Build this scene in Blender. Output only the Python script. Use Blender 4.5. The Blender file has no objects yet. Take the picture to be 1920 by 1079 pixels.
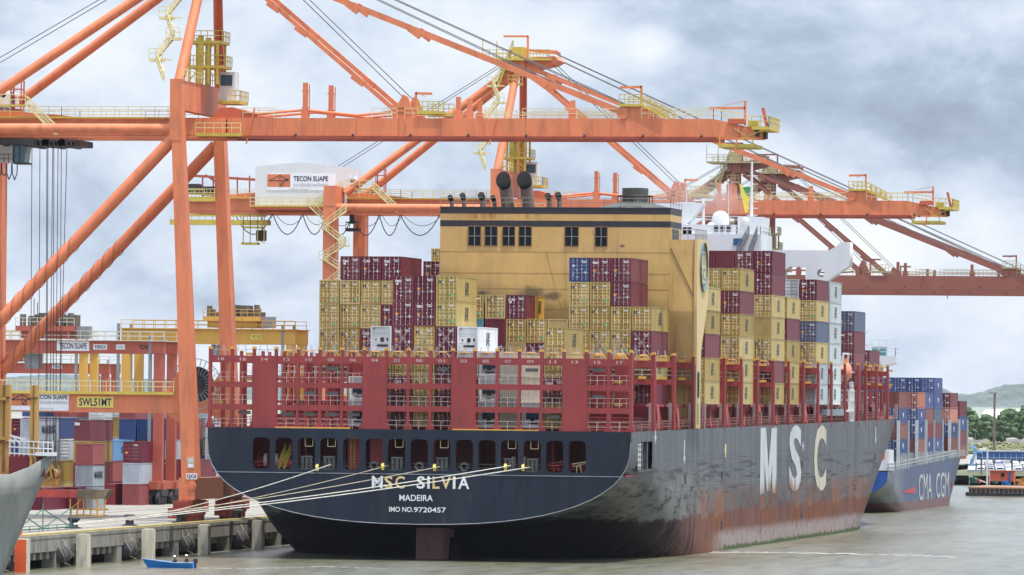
import bpy, bmesh, math, random
from mathutils import Vector, Matrix
R = math.radians
random.seed(7)
SC = bpy.context.scene
COL = SC.collection
V = Vector
# ------------------------------------------------------------------ camera (ship frame: X starboard, Y forward, Z up, metres)
F_PX, PHI, ROLL = 11780.0, R(10.55), .0105
CAM = V((142.222, -705.893, 19.07))
f2 = V((-math.sin(PHI), math.cos(PHI), 0)); rr = V((math.cos(PHI), math.sin(PHI), 0)); UP = V((0, 0, 1))
TH = math.atan((742 - 539.5) / F_PX)
FW = f2 * math.cos(TH) + UP * math.sin(TH); cu = -f2 * math.sin(TH) + UP * math.cos(TH)
CX = rr * math.cos(ROLL) + cu * math.sin(ROLL); CY = -rr * math.sin(ROLL) + cu * math.cos(ROLL)
cam = bpy.data.cameras.new('camera'); camo = bpy.data.objects.new('camera', cam); COL.objects.link(camo)
camo.matrix_world = Matrix(((CX.x, CY.x, -FW.x, CAM.x), (CX.y, CY.y, -FW.y, CAM.y), (CX.z, CY.z, -FW.z, CAM.z), (0, 0, 0, 1)))
cam.sensor_width = 36; cam.lens = 36 * F_PX / 1920; cam.clip_start = 5; cam.clip_end = 60000
SC.camera = camo

def at(u, v, X=None, Y=None, Z=None):
    """survey point: where a sight line meets a known plane of the harbour"""
    d = FW + CX * ((u - 960) / F_PX) - CY * ((v - 539.5) / F_PX)
    i, val = (0, X) if X is not None else (1, Y) if Y is not None else (2, Z)
    return CAM + d * ((val - CAM[i]) / d[i])

# ------------------------------------------------------------------ light
SUN_EL, SUN_AZ = 73, 118        # azimuth measured from +Y towards +X
sd = V((math.sin(R(SUN_AZ)) * math.cos(R(SUN_EL)), math.cos(R(SUN_AZ)) * math.cos(R(SUN_EL)), math.sin(R(SUN_EL))))
sun = bpy.data.lights.new('sun', 'SUN'); sun.energy = 4.2; sun.angle = R(.6); sun.color = (1, .95, .87)
suno = bpy.data.objects.new('sun', sun); COL.objects.link(suno); suno.rotation_euler = sd.to_track_quat('Z', 'Y').to_euler()
W = bpy.data.worlds.new('World'); SC.world = W; W.use_nodes = True
nt = W.node_tree; nt.nodes.clear()
def nd(nt, t, **kw):
    n = nt.nodes.new(t)
    for k, v in kw.items():
        if k.startswith('i_'): n.inputs[k[2:].replace('_', ' ')].default_value = v
        else: setattr(n, k, v)
    return n
def ramp(nt, stops, interp='LINEAR'):
    n = nt.nodes.new('ShaderNodeValToRGB'); cr = n.color_ramp; cr.interpolation = interp
    while len(cr.elements) < len(stops): cr.elements.new(.5)
    for e, (p, c) in zip(cr.elements, stops):
        e.position = p; e.color = (c, c, c, 1) if isinstance(c, (int, float)) else (*c, 1)
    return n
def mth(nt, op, a, b=None, clamp=False):
    n = nt.nodes.new('ShaderNodeMath'); n.operation = op; n.use_clamp = clamp
    for i, x in enumerate((a, b)):
        if x is None: continue
        if isinstance(x, (int, float)): n.inputs[i].default_value = x
        else: nt.links.new(x, n.inputs[i])
    return n.outputs[0]
def mix(nt, fac, a, b, blend='MIX'):
    n = nt.nodes.new('ShaderNodeMix'); n.data_type = 'RGBA'; n.blend_type = blend
    for k, x in ((0, fac), (6, a), (7, b)):
        if isinstance(x, (int, float)): n.inputs[k].default_value = x
        elif isinstance(x, (tuple, list)): n.inputs[k].default_value = (*x, 1)
        else: nt.links.new(x, n.inputs[k])
    return n.outputs[2]
sky = nd(nt, 'ShaderNodeTexSky', sky_type='NISHITA', sun_disc=False, sun_elevation=R(SUN_EL), sun_rotation=R(SUN_AZ))
bg1 = nd(nt, 'ShaderNodeBackground', i_Strength=.1); nt.links.new(sky.outputs[0], bg1.inputs[0])
tc = nd(nt, 'ShaderNodeTexCoord')
mp = nd(nt, 'ShaderNodeMapping'); nt.links.new(tc.outputs['Generated'], mp.inputs[0]); mp.inputs['Scale'].default_value = (27, 27, 44); mp.inputs['Location'].default_value = (3.3, 1.2, .4)
n1 = nd(nt, 'ShaderNodeTexNoise', i_Scale=1.0, i_Detail=10, i_Roughness=.6, i_Distortion=.2); nt.links.new(mp.outputs[0], n1.inputs['Vector'])
mp2 = nd(nt, 'ShaderNodeMapping'); nt.links.new(tc.outputs['Generated'], mp2.inputs[0]); mp2.inputs['Scale'].default_value = (7, 7, 22); mp2.inputs['Location'].default_value = (1.7, 5.2, .9)
n2 = nd(nt, 'ShaderNodeTexNoise', i_Scale=1.0, i_Detail=3, i_Roughness=.5); nt.links.new(mp2.outputs[0], n2.inputs['Vector'])
val = mth(nt, 'ADD', mth(nt, 'MULTIPLY', n1.outputs[0], .62), mth(nt, 'MULTIPLY', n2.outputs[0], .38))
val = mth(nt, 'ADD', mth(nt, 'MULTIPLY', mth(nt, 'SUBTRACT', val, .5), 1.35), .5)
def puff(u, v, du, dv, amp):     # a cloud mass at a bearing of the sky
    global val
    c = (FW + CX * ((u - 960) / F_PX) - CY * ((v - 539.5) / F_PX)).normalized()
    s = nd(nt, 'ShaderNodeVectorMath', operation='SUBTRACT'); nt.links.new(tc.outputs['Generated'], s.inputs[0]); s.inputs[1].default_value = c
    wv = nd(nt, 'ShaderNodeVectorMath', operation='ADD'); nt.links.new(s.outputs[0], wv.inputs[0])
    wn = nd(nt, 'ShaderNodeVectorMath', operation='MULTIPLY_ADD'); nt.links.new(n1.outputs['Color'], wn.inputs[0]); k = .9 * du / F_PX; wn.inputs[1].default_value = (k, k, k * dv / du); wn.inputs[2].default_value = (-.5 * k, -.5 * k, -.5 * k * dv / du)
    nt.links.new(wn.outputs[0], wv.inputs[1])
    m = nd(nt, 'ShaderNodeVectorMath', operation='MULTIPLY'); nt.links.new(wv.outputs[0], m.inputs[0]); a = F_PX / du; m.inputs[1].default_value = (a, a, F_PX / dv)
    l = nd(nt, 'ShaderNodeVectorMath', operation='LENGTH'); nt.links.new(m.outputs[0], l.inputs[0])
    g = mth(nt, 'POWER', 2.718, mth(nt, 'MULTIPLY', mth(nt, 'MULTIPLY', l.outputs['Value'], l.outputs['Value']), -1.0))
    val = mth(nt, 'ADD', val, mth(nt, 'MULTIPLY', g, amp))
puff(1215, 85, 50, 42, .2); puff(1600, 180, 330, 90, -.16); puff(1250, 320, 160, 60, .08); puff(130, 110, 150, 110, .12); puff(480, 480, 260, 60, .05); puff(1120, 120, 90, 60, .03)
puff(700, 640, 900, 130, .05); puff(1750, 480, 300, 90, .10); puff(640, 90, 220, 80, -.07); puff(420, 330, 150, 60, -.05)
cr = ramp(nt, [(.28, (.26, .32, .43)), (.39, (.36, .44, .57)), (.47, (.50, .585, .72)), (.54, (.62, .69, .80)), (.63, (.72, .77, .84)), (.75, (.84, .86, .88))])
nt.links.new(val, cr.inputs[0])
# an overcast dome brightens towards the zenith
sz = nd(nt, 'ShaderNodeSeparateXYZ'); nt.links.new(tc.outputs['Generated'], sz.inputs[0])
dome = mth(nt, 'ADD', 1.0, mth(nt, 'MULTIPLY', mth(nt, 'MAXIMUM', mth(nt, 'SUBTRACT', sz.outputs['Z'], .10), 0.0), 1.9))
bg2 = nd(nt, 'ShaderNodeBackground', i_Strength=1.0); nt.links.new(cr.outputs[0], bg2.inputs[0]); nt.links.new(dome, bg2.inputs[1])
ms = nd(nt, 'ShaderNodeMixShader', i_Fac=.9); nt.links.new(bg1.outputs[0], ms.inputs[1]); nt.links.new(bg2.outputs[0], ms.inputs[2])
wo = nd(nt, 'ShaderNodeOutputWorld'); nt.links.new(ms.outputs[0], wo.inputs[0])
SC.view_settings.view_transform = 'Standard'; SC.view_settings.look = 'None'; SC.view_settings.exposure = .32; SC.view_settings.gamma = 1; SC.view_settings.use_curve_mapping = False
SC.render.engine = 'CYCLES'; SC.cycles.use_denoising = True; SC.cycles.max_bounces = 5; SC.cycles.diffuse_bounces = 3; SC.cycles.glossy_bounces = 2
SC.cycles.volume_bounces = 0; SC.cycles.transparent_max_bounces = 8

# ------------------------------------------------------------------ materials
MATS = {}
def pbr(name, col, rough=.55, var=.12, rust=0.0, scale=.6, streak=1.0, metal=0.0, spec=.4, rnd=0.0, dirt=0.0, rustcol=(.16, .055, .02)):
    m = bpy.data.materials.new(name); m.use_nodes = True; t = m.node_tree; b = t.nodes['Principled BSDF']
    b.inputs['Roughness'].default_value = rough; b.inputs['Metallic'].default_value = metal; b.inputs['Specular IOR Level'].default_value = spec
    g = nd(t, 'ShaderNodeNewGeometry'); mp = nd(t, 'ShaderNodeMapping'); t.links.new(g.outputs['Position'], mp.inputs[0]); mp.inputs['Scale'].default_value = (1, 1, 1 / streak)
    n = nd(t, 'ShaderNodeTexNoise', i_Scale=scale, i_Detail=5, i_Roughness=.6); t.links.new(mp.outputs[0], n.inputs['Vector'])
    lo = tuple(c * (1 - var) for c in col); hi = tuple(min(1, c * (1 + var)) for c in col)
    fr = ramp(t, [(.3, 0), (.7, 1)]); t.links.new(n.outputs[0], fr.inputs[0])
    c = mix(t, fr.outputs[0], lo, hi)
    if rnd:
        oi = nd(t, 'ShaderNodeObjectInfo')
        h = nd(t, 'ShaderNodeHueSaturation'); t.links.new(c, h.inputs['Color'])
        t.links.new(mth(t, 'ADD', mth(t, 'MULTIPLY', oi.outputs['Random'], 2 * rnd), 1 - rnd), h.inputs['Value'])
        t.links.new(mth(t, 'ADD', mth(t, 'MULTIPLY', oi.outputs['Random'], -.25), 1.08), h.inputs['Saturation'])
        t.links.new(mth(t, 'ADD', mth(t, 'MULTIPLY', oi.outputs['Random'], .012), .494), h.inputs['Hue'])
        c = h.outputs[0]
    if dirt:
        n3 = nd(t, 'ShaderNodeTexNoise', i_Scale=scale * 2.3, i_Detail=6, i_Roughness=.65); t.links.new(mp.outputs[0], n3.inputs['Vector'])
        fd = ramp(t, [(.5, 0), (.75, dirt)]); t.links.new(n3.outputs[0], fd.inputs[0])
        c = mix(t, fd.outputs[0], c, (.05, .04, .035))
    if rust:
        mp3 = nd(t, 'ShaderNodeMapping'); t.links.new(g.outputs['Position'], mp3.inputs[0]); mp3.inputs['Scale'].default_value = (1, 1, 1 / max(streak, 3))
        n4 = nd(t, 'ShaderNodeTexNoise', i_Scale=scale * 1.7, i_Detail=8, i_Roughness=.7); t.links.new(mp3.outputs[0], n4.inputs['Vector'])
        fr2 = ramp(t, [(.66 - .2 * rust, 0), (.72 - .1 * rust, min(1, .5 + rust))]); t.links.new(n4.outputs[0], fr2.inputs[0])
        c = mix(t, fr2.outputs[0], c, rustcol)
    t.links.new(c, b.inputs['Base Color'])
    nb = nd(t, 'ShaderNodeBump', i_Strength=.08, i_Distance=.05); t.links.new(n.outputs[0], nb.inputs['Height']); t.links.new(nb.outputs[0], b.inputs['Normal'])
    MATS[name] = m; return m
ORANGE = pbr('crane orange paint', (.65, .20, .09), .5, .12, .16, .35, 5, dirt=.4)
ORANGE2 = pbr('crane orange paint dull', (.52, .11, .05), .5, .08, .1, .3, 4, dirt=.3)
BROWN = pbr('crane brown paint', (.25, .085, .06), .55, .1, .15, .3, 3)
YEL = pbr('yellow walkway paint', (.52, .40, .07), .55, .12, .12, 1.0, 2)
CREAM = pbr('pale yellow handrail', (.64, .57, .30), .5, .1, .1, 1.0)
YEL2 = pbr('yard crane yellow', (.60, .325, .06), .5, .1, .15, .5, 3)
REDC = pbr('yard crane red', (.40, .095, .06), .5, .1, .15, .5, 3)
STEEL = pbr('grey steel', (.22, .23, .24), .5, .15, .1, 1.0)
DARK = pbr('dark steel', (.03, .03, .035), .6, .2, .1, 1.0)
BLACK = pbr('soot black', (.008, .008, .01), .7, .2, 0, 1.0)
ROPE = pbr('wire rope', (.05, .055, .065), .6, .1)
WHITE = pbr('white paint', (.64, .65, .66), .4, .04, .05, .5, 3)
WHITE2 = pbr('white ship paint', (.60, .62, .645), .4, .05, .08, .4, 5)
SIGNW = pbr('sign white', (.76, .77, .8), .5, .04)
SIGNK = pbr('sign dark lettering', (.03, .035, .05), .5, .05)
SIGNG = pbr('sign grey lettering', (.42, .43, .46), .5, .05)
SIGNY = pbr('sign yellow', (.74, .58, .14), .5, .06)
NAVY = pbr('transom navy paint', (.0145, .0215, .037), .5, .25, .03, .3, 7, dirt=.4, spec=.22)
LBRED = pbr('lashing bridge red', (.26, .036, .036), .5, .14, .08, .5, 5, dirt=.4)
DKRED = pbr('deck dark red', (.20, .022, .028), .55, .15, .1, .6, 3, dirt=.4)
TAN = pbr('funnel casing tan', (.62, .405, .15), .45, .07, .09, .22, 5, dirt=.3, rustcol=(.30, .11, .025))
TANP = pbr('funnel wing tan', (.66, .48, .22), .45, .08, .13, .3, 8, dirt=.2, rustcol=(.30, .11, .03))
BAND = pbr('funnel band navy', (.03, .03, .042), .5, .2, .05, .5)
VENT = pbr('funnel vent grey', (.085, .09, .085), .6, .25, .1, .8)
GREYP = pbr('pipe grey', (.20, .15, .135), .55, .15, .2, .8, 3)
GLASS = pbr('window glass', (.008, .011, .018), .35, .1, spec=.15)
GLASSB = pbr('cab glass', (.03, .10, .14), .1, .1, spec=.7)
CONC = pbr('quay concrete', (.27, .255, .225), .85, .12, 0, .15, dirt=.25)
CONCW = pbr('quay wall concrete', (.22, .21, .18), .9, .3, .04, .5, 3, dirt=.8, rustcol=(.1, .07, .04))
CONCP = pbr('fender pile concrete', (.52, .48, .38), .85, .2, .10, .8, 4, dirt=.5, rustcol=(.2, .11, .05))
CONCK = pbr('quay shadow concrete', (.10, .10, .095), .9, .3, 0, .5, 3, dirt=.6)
KERBY = pbr('quay kerb yellow', (.42, .33, .12), .8, .25, 0, .8, dirt=.5)
RUBBER = pbr('rubber', (.045, .045, .05), .8, .3, 0, 1.5)
LINE = pbr('mooring line white', (.58, .56, .50), .85, .2, .08, 2, dirt=.4)
LINE2 = pbr('mooring line tan', (.45, .39, .29), .85, .2, .1, 2, dirt=.4)
RUSTY = pbr('rusty ochre post', (.42, .24, .07), .7, .25, .55, .8, 6, rustcol=(.14, .045, .018))
GREYSHIP = pbr('grey weathered hull', (.25, .26, .25), .55, .2, .12, .5, 4, dirt=.35)
CMABLUE = pbr('blue hull paint', (.042, .068, .15), .4, .2, .1, .25, 6, dirt=.35)
CMABLUE2 = pbr('bright blue transom', (.02, .07, .27), .45, .15)
BOATB = pbr('boat blue', (.01, .16, .50), .4, .1)
GREEN = pbr('green pipe paint', (.05, .16, .12), .6, .1)
TEAL = pbr('emblem teal', (.10, .17, .21), .5, .15, .1)
LIFEO = pbr('lifeboat orange', (.60, .22, .13), .45, .08)
ORANGEB = pbr('bright orange paint', (.66, .10, .03), .5, .1)
SKIN = pbr('skin', (.12, .06, .035), .6, .1)
CLOTH = pbr('dark work clothes', (.05, .03, .04), .8, .2)
ORGVEST = pbr('brown life vest', (.20, .06, .03), .8, .2)
HELM = pbr('white helmet', (.8, .8, .78), .4, .03)
FLAGG = pbr('flag green', (.02, .25, .07), .7, .05); FLAGY = pbr('flag yellow', (.72, .58, .03), .7, .05)
CC = {}
def ccol(k, c, rough=.5, **kw):
    a = dict(var=.14, rust=.12, scale=.6, streak=3, rnd=.22, dirt=.28); a.update(kw)
    CC[k] = pbr(k + ' container paint', c, rough, **a)
ccol('maroon', (.15, .016, .034)); ccol('yellow', (.405, .29, .082), rnd=.24, rust=.12, dirt=.3); ccol('blue', (.025, .06, .20)); ccol('white', (.64, .66, .68), dirt=.08)
ccol('red', (.25, .035, .038)); ccol('grey', (.32, .36, .41)); ccol('orange', (.40, .11, .065)); ccol('teal', (.05, .20, .23)); ccol('ochre', (.55, .34, .04)); ccol('beige', (.50, .46, .40)); ccol('sky blue', (.03, .20, .42)); ccol('pink', (.30, .075, .075)); ccol('slate', (.08, .10, .17)); ccol('rust', (.20, .055, .042)); ccol('silver', (.48, .52, .54), dirt=.08)
BAR = pbr('locking bar galvanised', (.40, .37, .36), .5, .1)
BARY = pbr('locking bar yellow', (.70, .60, .36), .5, .1)
PLW = pbr('marking white', (.8, .8, .8), .6, .03); PLO = pbr('marking orange', (.72, .30, .03), .6, .05); PLG = pbr('marking green', (.12, .45, .20), .6, .05); PLK = pbr('marking black', (.02, .02, .022), .6, .05)
REEFB = pbr('reefer blue recess', (.02, .05, .14), .5, .2)

# ------------------------------------------------------------------ mesh building
ORG = {}
class MB:
    def __init__(s): s.v = []; s.f = []
    def add(s, vs, fs):
        o = len(s.v); s.v += [tuple(v) for v in vs]; s.f += [tuple(i + o for i in f) for f in fs]; return s
    def box(s, x0, x1, y0, y1, z0, z1):
        return s.add([(x0, y0, z0), (x1, y0, z0), (x1, y1, z0), (x0, y1, z0), (x0, y0, z1), (x1, y0, z1), (x1, y1, z1), (x0, y1, z1)],
                     [(0, 3, 2, 1), (4, 5, 6, 7), (0, 1, 5, 4), (1, 2, 6, 5), (2, 3, 7, 6), (3, 0, 4, 7)])
    def frame(s, p, q, up=UP):
        a = (V(q) - V(p)).normalized(); u = V(up)
        if abs(a.dot(u)) > .98: u = V((0, 1, 0))
        b = a.cross(u).normalized(); return a, b, b.cross(a)
    def bar(s, p, q, w, h=None, w2=None, h2=None, up=UP):
        h = h or w; w2 = w2 or w; h2 = h2 or h; a, b, c = s.frame(p, q, up); p = V(p); q = V(q); vs = []
        for P_, ww, hh in ((p, w, h), (q, w2, h2)):
            for i, j in ((-1, -1), (1, -1), (1, 1), (-1, 1)): vs.append(P_ + b * (i * ww / 2) + c * (j * hh / 2))
        return s.add(vs, [(0, 1, 2, 3), (7, 6, 5, 4), (0, 4, 5, 1), (1, 5, 6, 2), (2, 6, 7, 3), (3, 7, 4, 0)])
    def tube(s, p, q, r, n=8, r2=None, cap=True):
        r2 = r if r2 is None else r2; a, b, c = s.frame(p, q); p = V(p); q = V(q); vs = []
        for P_, r_ in ((p, r), (q, r2)):
            for k in range(n): t = 2 * math.pi * k / n; vs.append(P_ + b * (r_ * math.cos(t)) + c * (r_ * math.sin(t)))
        fs = [(k, (k + 1) % n, n + (k + 1) % n, n + k) for k in range(n)]
        if cap: fs += [tuple(range(n))[::-1], tuple(range(n, 2 * n))]
        return s.add(vs, fs)
    def path(s, pts, r, n=5):
        for p, q in zip(pts, pts[1:]): s.tube(p, q, r, n, cap=False)
        return s
    def rail(s, pts, h=1.1, step=1.8, r=.04, base=False):
        for p, q in zip(pts, pts[1:]):
            p = V(p); q = V(q); L = (q - p).length; n = max(1, round(L / step))
            for k in range(n + 1): a = p.lerp(q, k / n); s.bar(a, a + UP * h, r * 1.7)
            for z in (h, h * .52): s.bar(p + UP * z, q + UP * z, r * 2)
        return s
    def stair(s, p, q, w, side=V((0, 1, 0)), hr=True, r=.045):
        p = V(p); q = V(q); w = V(side) * w; n = max(3, int(abs(q.z - p.z) / .45))
        for o in (V((0, 0, 0)), w):
            s.bar(p + o, q + o, .08, .2)
            if hr: s.bar(p + o + UP * 1.05, q + o + UP * 1.05, r * 2); s.bar(p + o + UP * .55, q + o + UP * .55, r * 1.6); [s.bar(p.lerp(q, k / 4) + o, p.lerp(q, k / 4) + o + UP * 1.05, r * 1.6) for k in range(5)]
        for k in range(1, n): a = p.lerp(q, k / n); s.bar(a, a + w, .32, .05)
        return s
    def prism(s, pts, vec):
        n = len(pts); vec = V(vec); vs = [V(p) for p in pts] + [V(p) + vec for p in pts]
        return s.add(vs, [tuple(range(n)), tuple(range(2 * n - 1, n - 1, -1))] + [(k, n + k, n + (k + 1) % n, (k + 1) % n) for k in range(n)])
    def lathe(s, c, prof, n=16, ax=UP):
        c = V(c); a = V(ax).normalized(); u = V((1, 0, 0)) if abs(a.x) < .9 else V((0, 1, 0)); b = a.cross(u).normalized(); d = a.cross(b); vs = []; m = len(prof)
        for r, z in prof:
            for k in range(n): t = 2 * math.pi * k / n; vs.append(c + a * z + b * (r * math.cos(t)) + d * (r * math.sin(t)))
        fs = [(i * n + k, i * n + (k + 1) % n, (i + 1) * n + (k + 1) % n, (i + 1) * n + k) for i in range(m - 1) for k in range(n)]
        fs += [tuple(range(n))[::-1], tuple(range((m - 1) * n, m * n))]
        return s.add(vs, fs)
    def cut(s):
        s.__dict__.setdefault('cuts', []).append((len(s.v), len(s.f))); return s
    def many(s, name, mat, parent, smooth=False):
        out = []; cs = sorted(set([(0, 0)] + getattr(s, 'cuts', []) + [(len(s.v), len(s.f))]))
        for (v0, f0), (v1, f1) in zip(cs, cs[1:]):
            if f1 > f0: m = MB(); m.v = s.v[v0:v1]; m.f = [tuple(i - v0 for i in f) for f in s.f[f0:f1]]; out.append(m.build(name, mat, parent, smooth))
        return out
    def build(s, name, mat, parent=None, smooth=False, org=None):
        o0 = V(org) if org is not None else V((0, 0, 0))
        if parent is not None: o0 = ORG.get(parent.name, V((0, 0, 0)))
        me = bpy.data.meshes.new(name); me.from_pydata([tuple(V(v) - o0) for v in s.v], [], s.f); me.validate()
        bm = bmesh.new(); bm.from_mesh(me); bmesh.ops.recalc_face_normals(bm, faces=bm.faces); bm.to_mesh(me); bm.free()
        if smooth: me.shade_smooth(); me.set_sharp_from_angle(angle=R(42))
        me.materials.append(mat); o = bpy.data.objects.new(name, me); COL.objects.link(o)
        if parent is not None: o.parent = parent; ORG[o.name] = o0
        else: o.location = o0; ORG[o.name] = o0
        return o
def tag(o, label=None, cat=None, group=None, kind=None):
    for k, v in (('label', label), ('category', cat), ('group', group), ('kind', kind)):
        if v: o[k] = v
    return o
def empty(name, loc, label=None, cat=None, group=None):
    o = bpy.data.objects.new(name, None); COL.objects.link(o); o.location = loc; o.empty_display_size = .5; ORG[o.name] = V(loc); return tag(o, label, cat, group)
def text_mesh(s, h, w=None, bold=0.0, ext=.01, name='lettering', mat=None):
    c = bpy.data.curves.new('t', 'FONT'); c.body = s; c.align_x = 'CENTER'; c.extrude = ext; c.offset = bold; c.resolution_u = 3
    o = bpy.data.objects.new('t', c); COL.objects.link(o); dg = bpy.context.evaluated_depsgraph_get(); me = bpy.data.meshes.new_from_object(o.evaluated_get(dg))
    bpy.data.objects.remove(o); bpy.data.curves.remove(c)
    xs = [v.co.x for v in me.vertices]; ys = [v.co.y for v in me.vertices]; x0, x1, y0, y1 = min(xs), max(xs), min(ys), max(ys); ky = h / (y1 - y0); kx = ky if w is None else w / (x1 - x0)
    for v in me.vertices: v.co.x = (v.co.x - (x0 + x1) / 2) * kx; v.co.y = (v.co.y - (y0 + y1) / 2) * ky
    me.name = name; me.materials.clear(); me.materials.append(mat); return me
def put(me, name, loc, ex, ey, parent=None, scale=1):
    """place a flat mesh: its x axis along ex, its y axis along ey"""
    ex = V(ex).normalized(); ey = V(ey).normalized(); ez = ex.cross(ey)
    o = bpy.data.objects.new(name, me); COL.objects.link(o); l = V(loc) - (ORG.get(parent.name, V((0, 0, 0))) if parent else V((0, 0, 0)))
    o.matrix_world = Matrix(((ex.x, ey.x, ez.x, l.x), (ex.y, ey.y, ez.y, l.y), (ex.z, ey.z, ez.z, l.z), (0, 0, 0, 1)))
    if parent: o.parent = parent
    return o
def text(s, h, loc, ex, ey, mat, parent, w=None, bold=0.0, name='lettering'):
    return put(text_mesh(s, h, w, bold, name=name, mat=mat), name, loc, ex, ey, parent)
XP, YP, ZP = V((1, 0, 0)), V((0, 1, 0)), V((0, 0, 1))
# ================================================================== SETTING
ZQ, XE = 3.55, -29.8          # quay level, quay edge
def sheet(name, pts, mat):
    return tag(MB().add(pts, [tuple(range(len(pts)))]).build(name, mat), kind='structure')
m = pbr('harbour water', (.235, .228, .165), .22, .1, spec=.34); t = m.node_tree; b = t.nodes['Principled BSDF']
g = nd(t, 'ShaderNodeNewGeometry'); mp = nd(t, 'ShaderNodeMapping'); t.links.new(g.outputs['Position'], mp.inputs[0]); mp.inputs['Scale'].default_value = (.42, .065, 1)
w1 = nd(t, 'ShaderNodeTexNoise', i_Scale=1.0, i_Detail=6, i_Roughness=.65); t.links.new(mp.outputs[0], w1.inputs['Vector'])
bp = nd(t, 'ShaderNodeBump', i_Strength=.7, i_Distance=.5); t.links.new(w1.outputs[0], bp.inputs['Height']); t.links.new(bp.outputs[0], b.inputs['Normal'])
mp2 = nd(t, 'ShaderNodeMapping'); t.links.new(g.outputs['Position'], mp2.inputs[0]); mp2.inputs['Scale'].default_value = (.035, .010, 1)
w2 = nd(t, 'ShaderNodeTexNoise', i_Scale=1.0, i_Detail=5, i_Roughness=.55); t.links.new(mp2.outputs[0], w2.inputs['Vector'])
wc = ramp(t, [(.36, (.125, .12, .075)), (.50, (.175, .172, .12)), (.62, (.20, .208, .175))]); t.links.new(w2.outputs[0], wc.inputs[0])
wr = ramp(t, [(.36, .60), (.5, .95), (.62, 1.08)]); t.links.new(w1.outputs[0], wr.inputs[0])  # ripple light and dark put into the colour, following the bump waves
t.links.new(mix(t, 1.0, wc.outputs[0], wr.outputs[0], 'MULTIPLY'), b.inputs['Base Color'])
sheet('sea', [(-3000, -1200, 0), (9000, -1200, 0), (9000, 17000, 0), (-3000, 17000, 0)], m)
# quay deck with its wall
q = MB(); q.box(-3000, XE - .5, -900, 3200, ZQ - .5, ZQ)
tag(q.build('quay_deck', CONC), kind='structure')
pv = MB()
for x0, x1 in ((-36, -35.2), (-49, -48.4), (-56, -55.2), (-60, -59.5)): pv.add([(x0, -300, ZQ + .004), (x1, -300, ZQ + .004), (x1, 600, ZQ + .004), (x0, 600, ZQ + .004)], [(0, 1, 2, 3)])
tag(pv.build('quay_pavement_track', pbr('tyre stained concrete', (.14, .13, .115), .9, .25, 0, .2, dirt=.6)), kind='structure')
kb = MB(); kb.box(XE - 1.3, XE - .55, -300, 600, ZQ + .003, ZQ + .2); tag(kb.build('quay_kerb', KERBY), kind='structure')
qw = empty('quay_wall', (XE, 0, 0), 'stained concrete quay wall on pillars beside the moored ship', 'quay wall')
c = MB(); c.box(XE - .5, XE, -300, 600, ZQ - .35, ZQ + .02); c.box(XE - .48, XE - .05, -300, 600, ZQ - 1.75, ZQ - .35)
c.build('cap_beam', CONCW, qw)
for k in range(-9, 16):
    y = -13 + 27.3 * k / 2 + 5
    c = MB(); c.box(XE - 1.6, XE - .1, y, y + 2.1, -3, ZQ - 1.75)
    if -100 < y < 190: c.build('pillar', CONCW, qw)
c = MB()
for k in range(-60, 130):
    y = k * 2.73
    c.box(XE - 2.6, XE - .3, y, y + 1.1, ZQ - 2.55, ZQ - 1.75)
c.build('haunch_beams', CONCW, qw)
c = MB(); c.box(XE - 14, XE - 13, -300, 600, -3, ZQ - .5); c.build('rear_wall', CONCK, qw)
ORD = ['first', 'second', 'third', 'fourth', 'fifth', 'sixth', 'seventh', 'eighth', 'ninth', 'tenth', 'eleventh', 'twelfth', 'thirteenth', 'fourteenth', 'fifteenth', 'sixteenth', 'seventeenth', 'eighteenth', 'nineteenth', 'twentieth']
def lb(*a): return ' '.join(x for x in a if x)
pys = [(-67.5, 69), (-42, 174), (-12.5, 281), (15, 377), (43.5, 482)]
plab = ['pale fender pile with one orange painted face, nearest the grey bow', 'pale concrete fender pile left of the blue boat', 'pale concrete fender pile just behind the blue boat bow', 'pale concrete fender pile right of the blue boat', 'shaded fender pile beside the dark stern of the big ship']
flab = ['dark rubber fender hung by chains beside the orange faced pile', 'dark rubber fender hung left of the second concrete pile', 'dark rubber fender behind the pile at the boat bow', 'dark rubber fender left of the pile beyond the boat', 'dark rubber fender under the big ship stern quarter']
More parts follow.
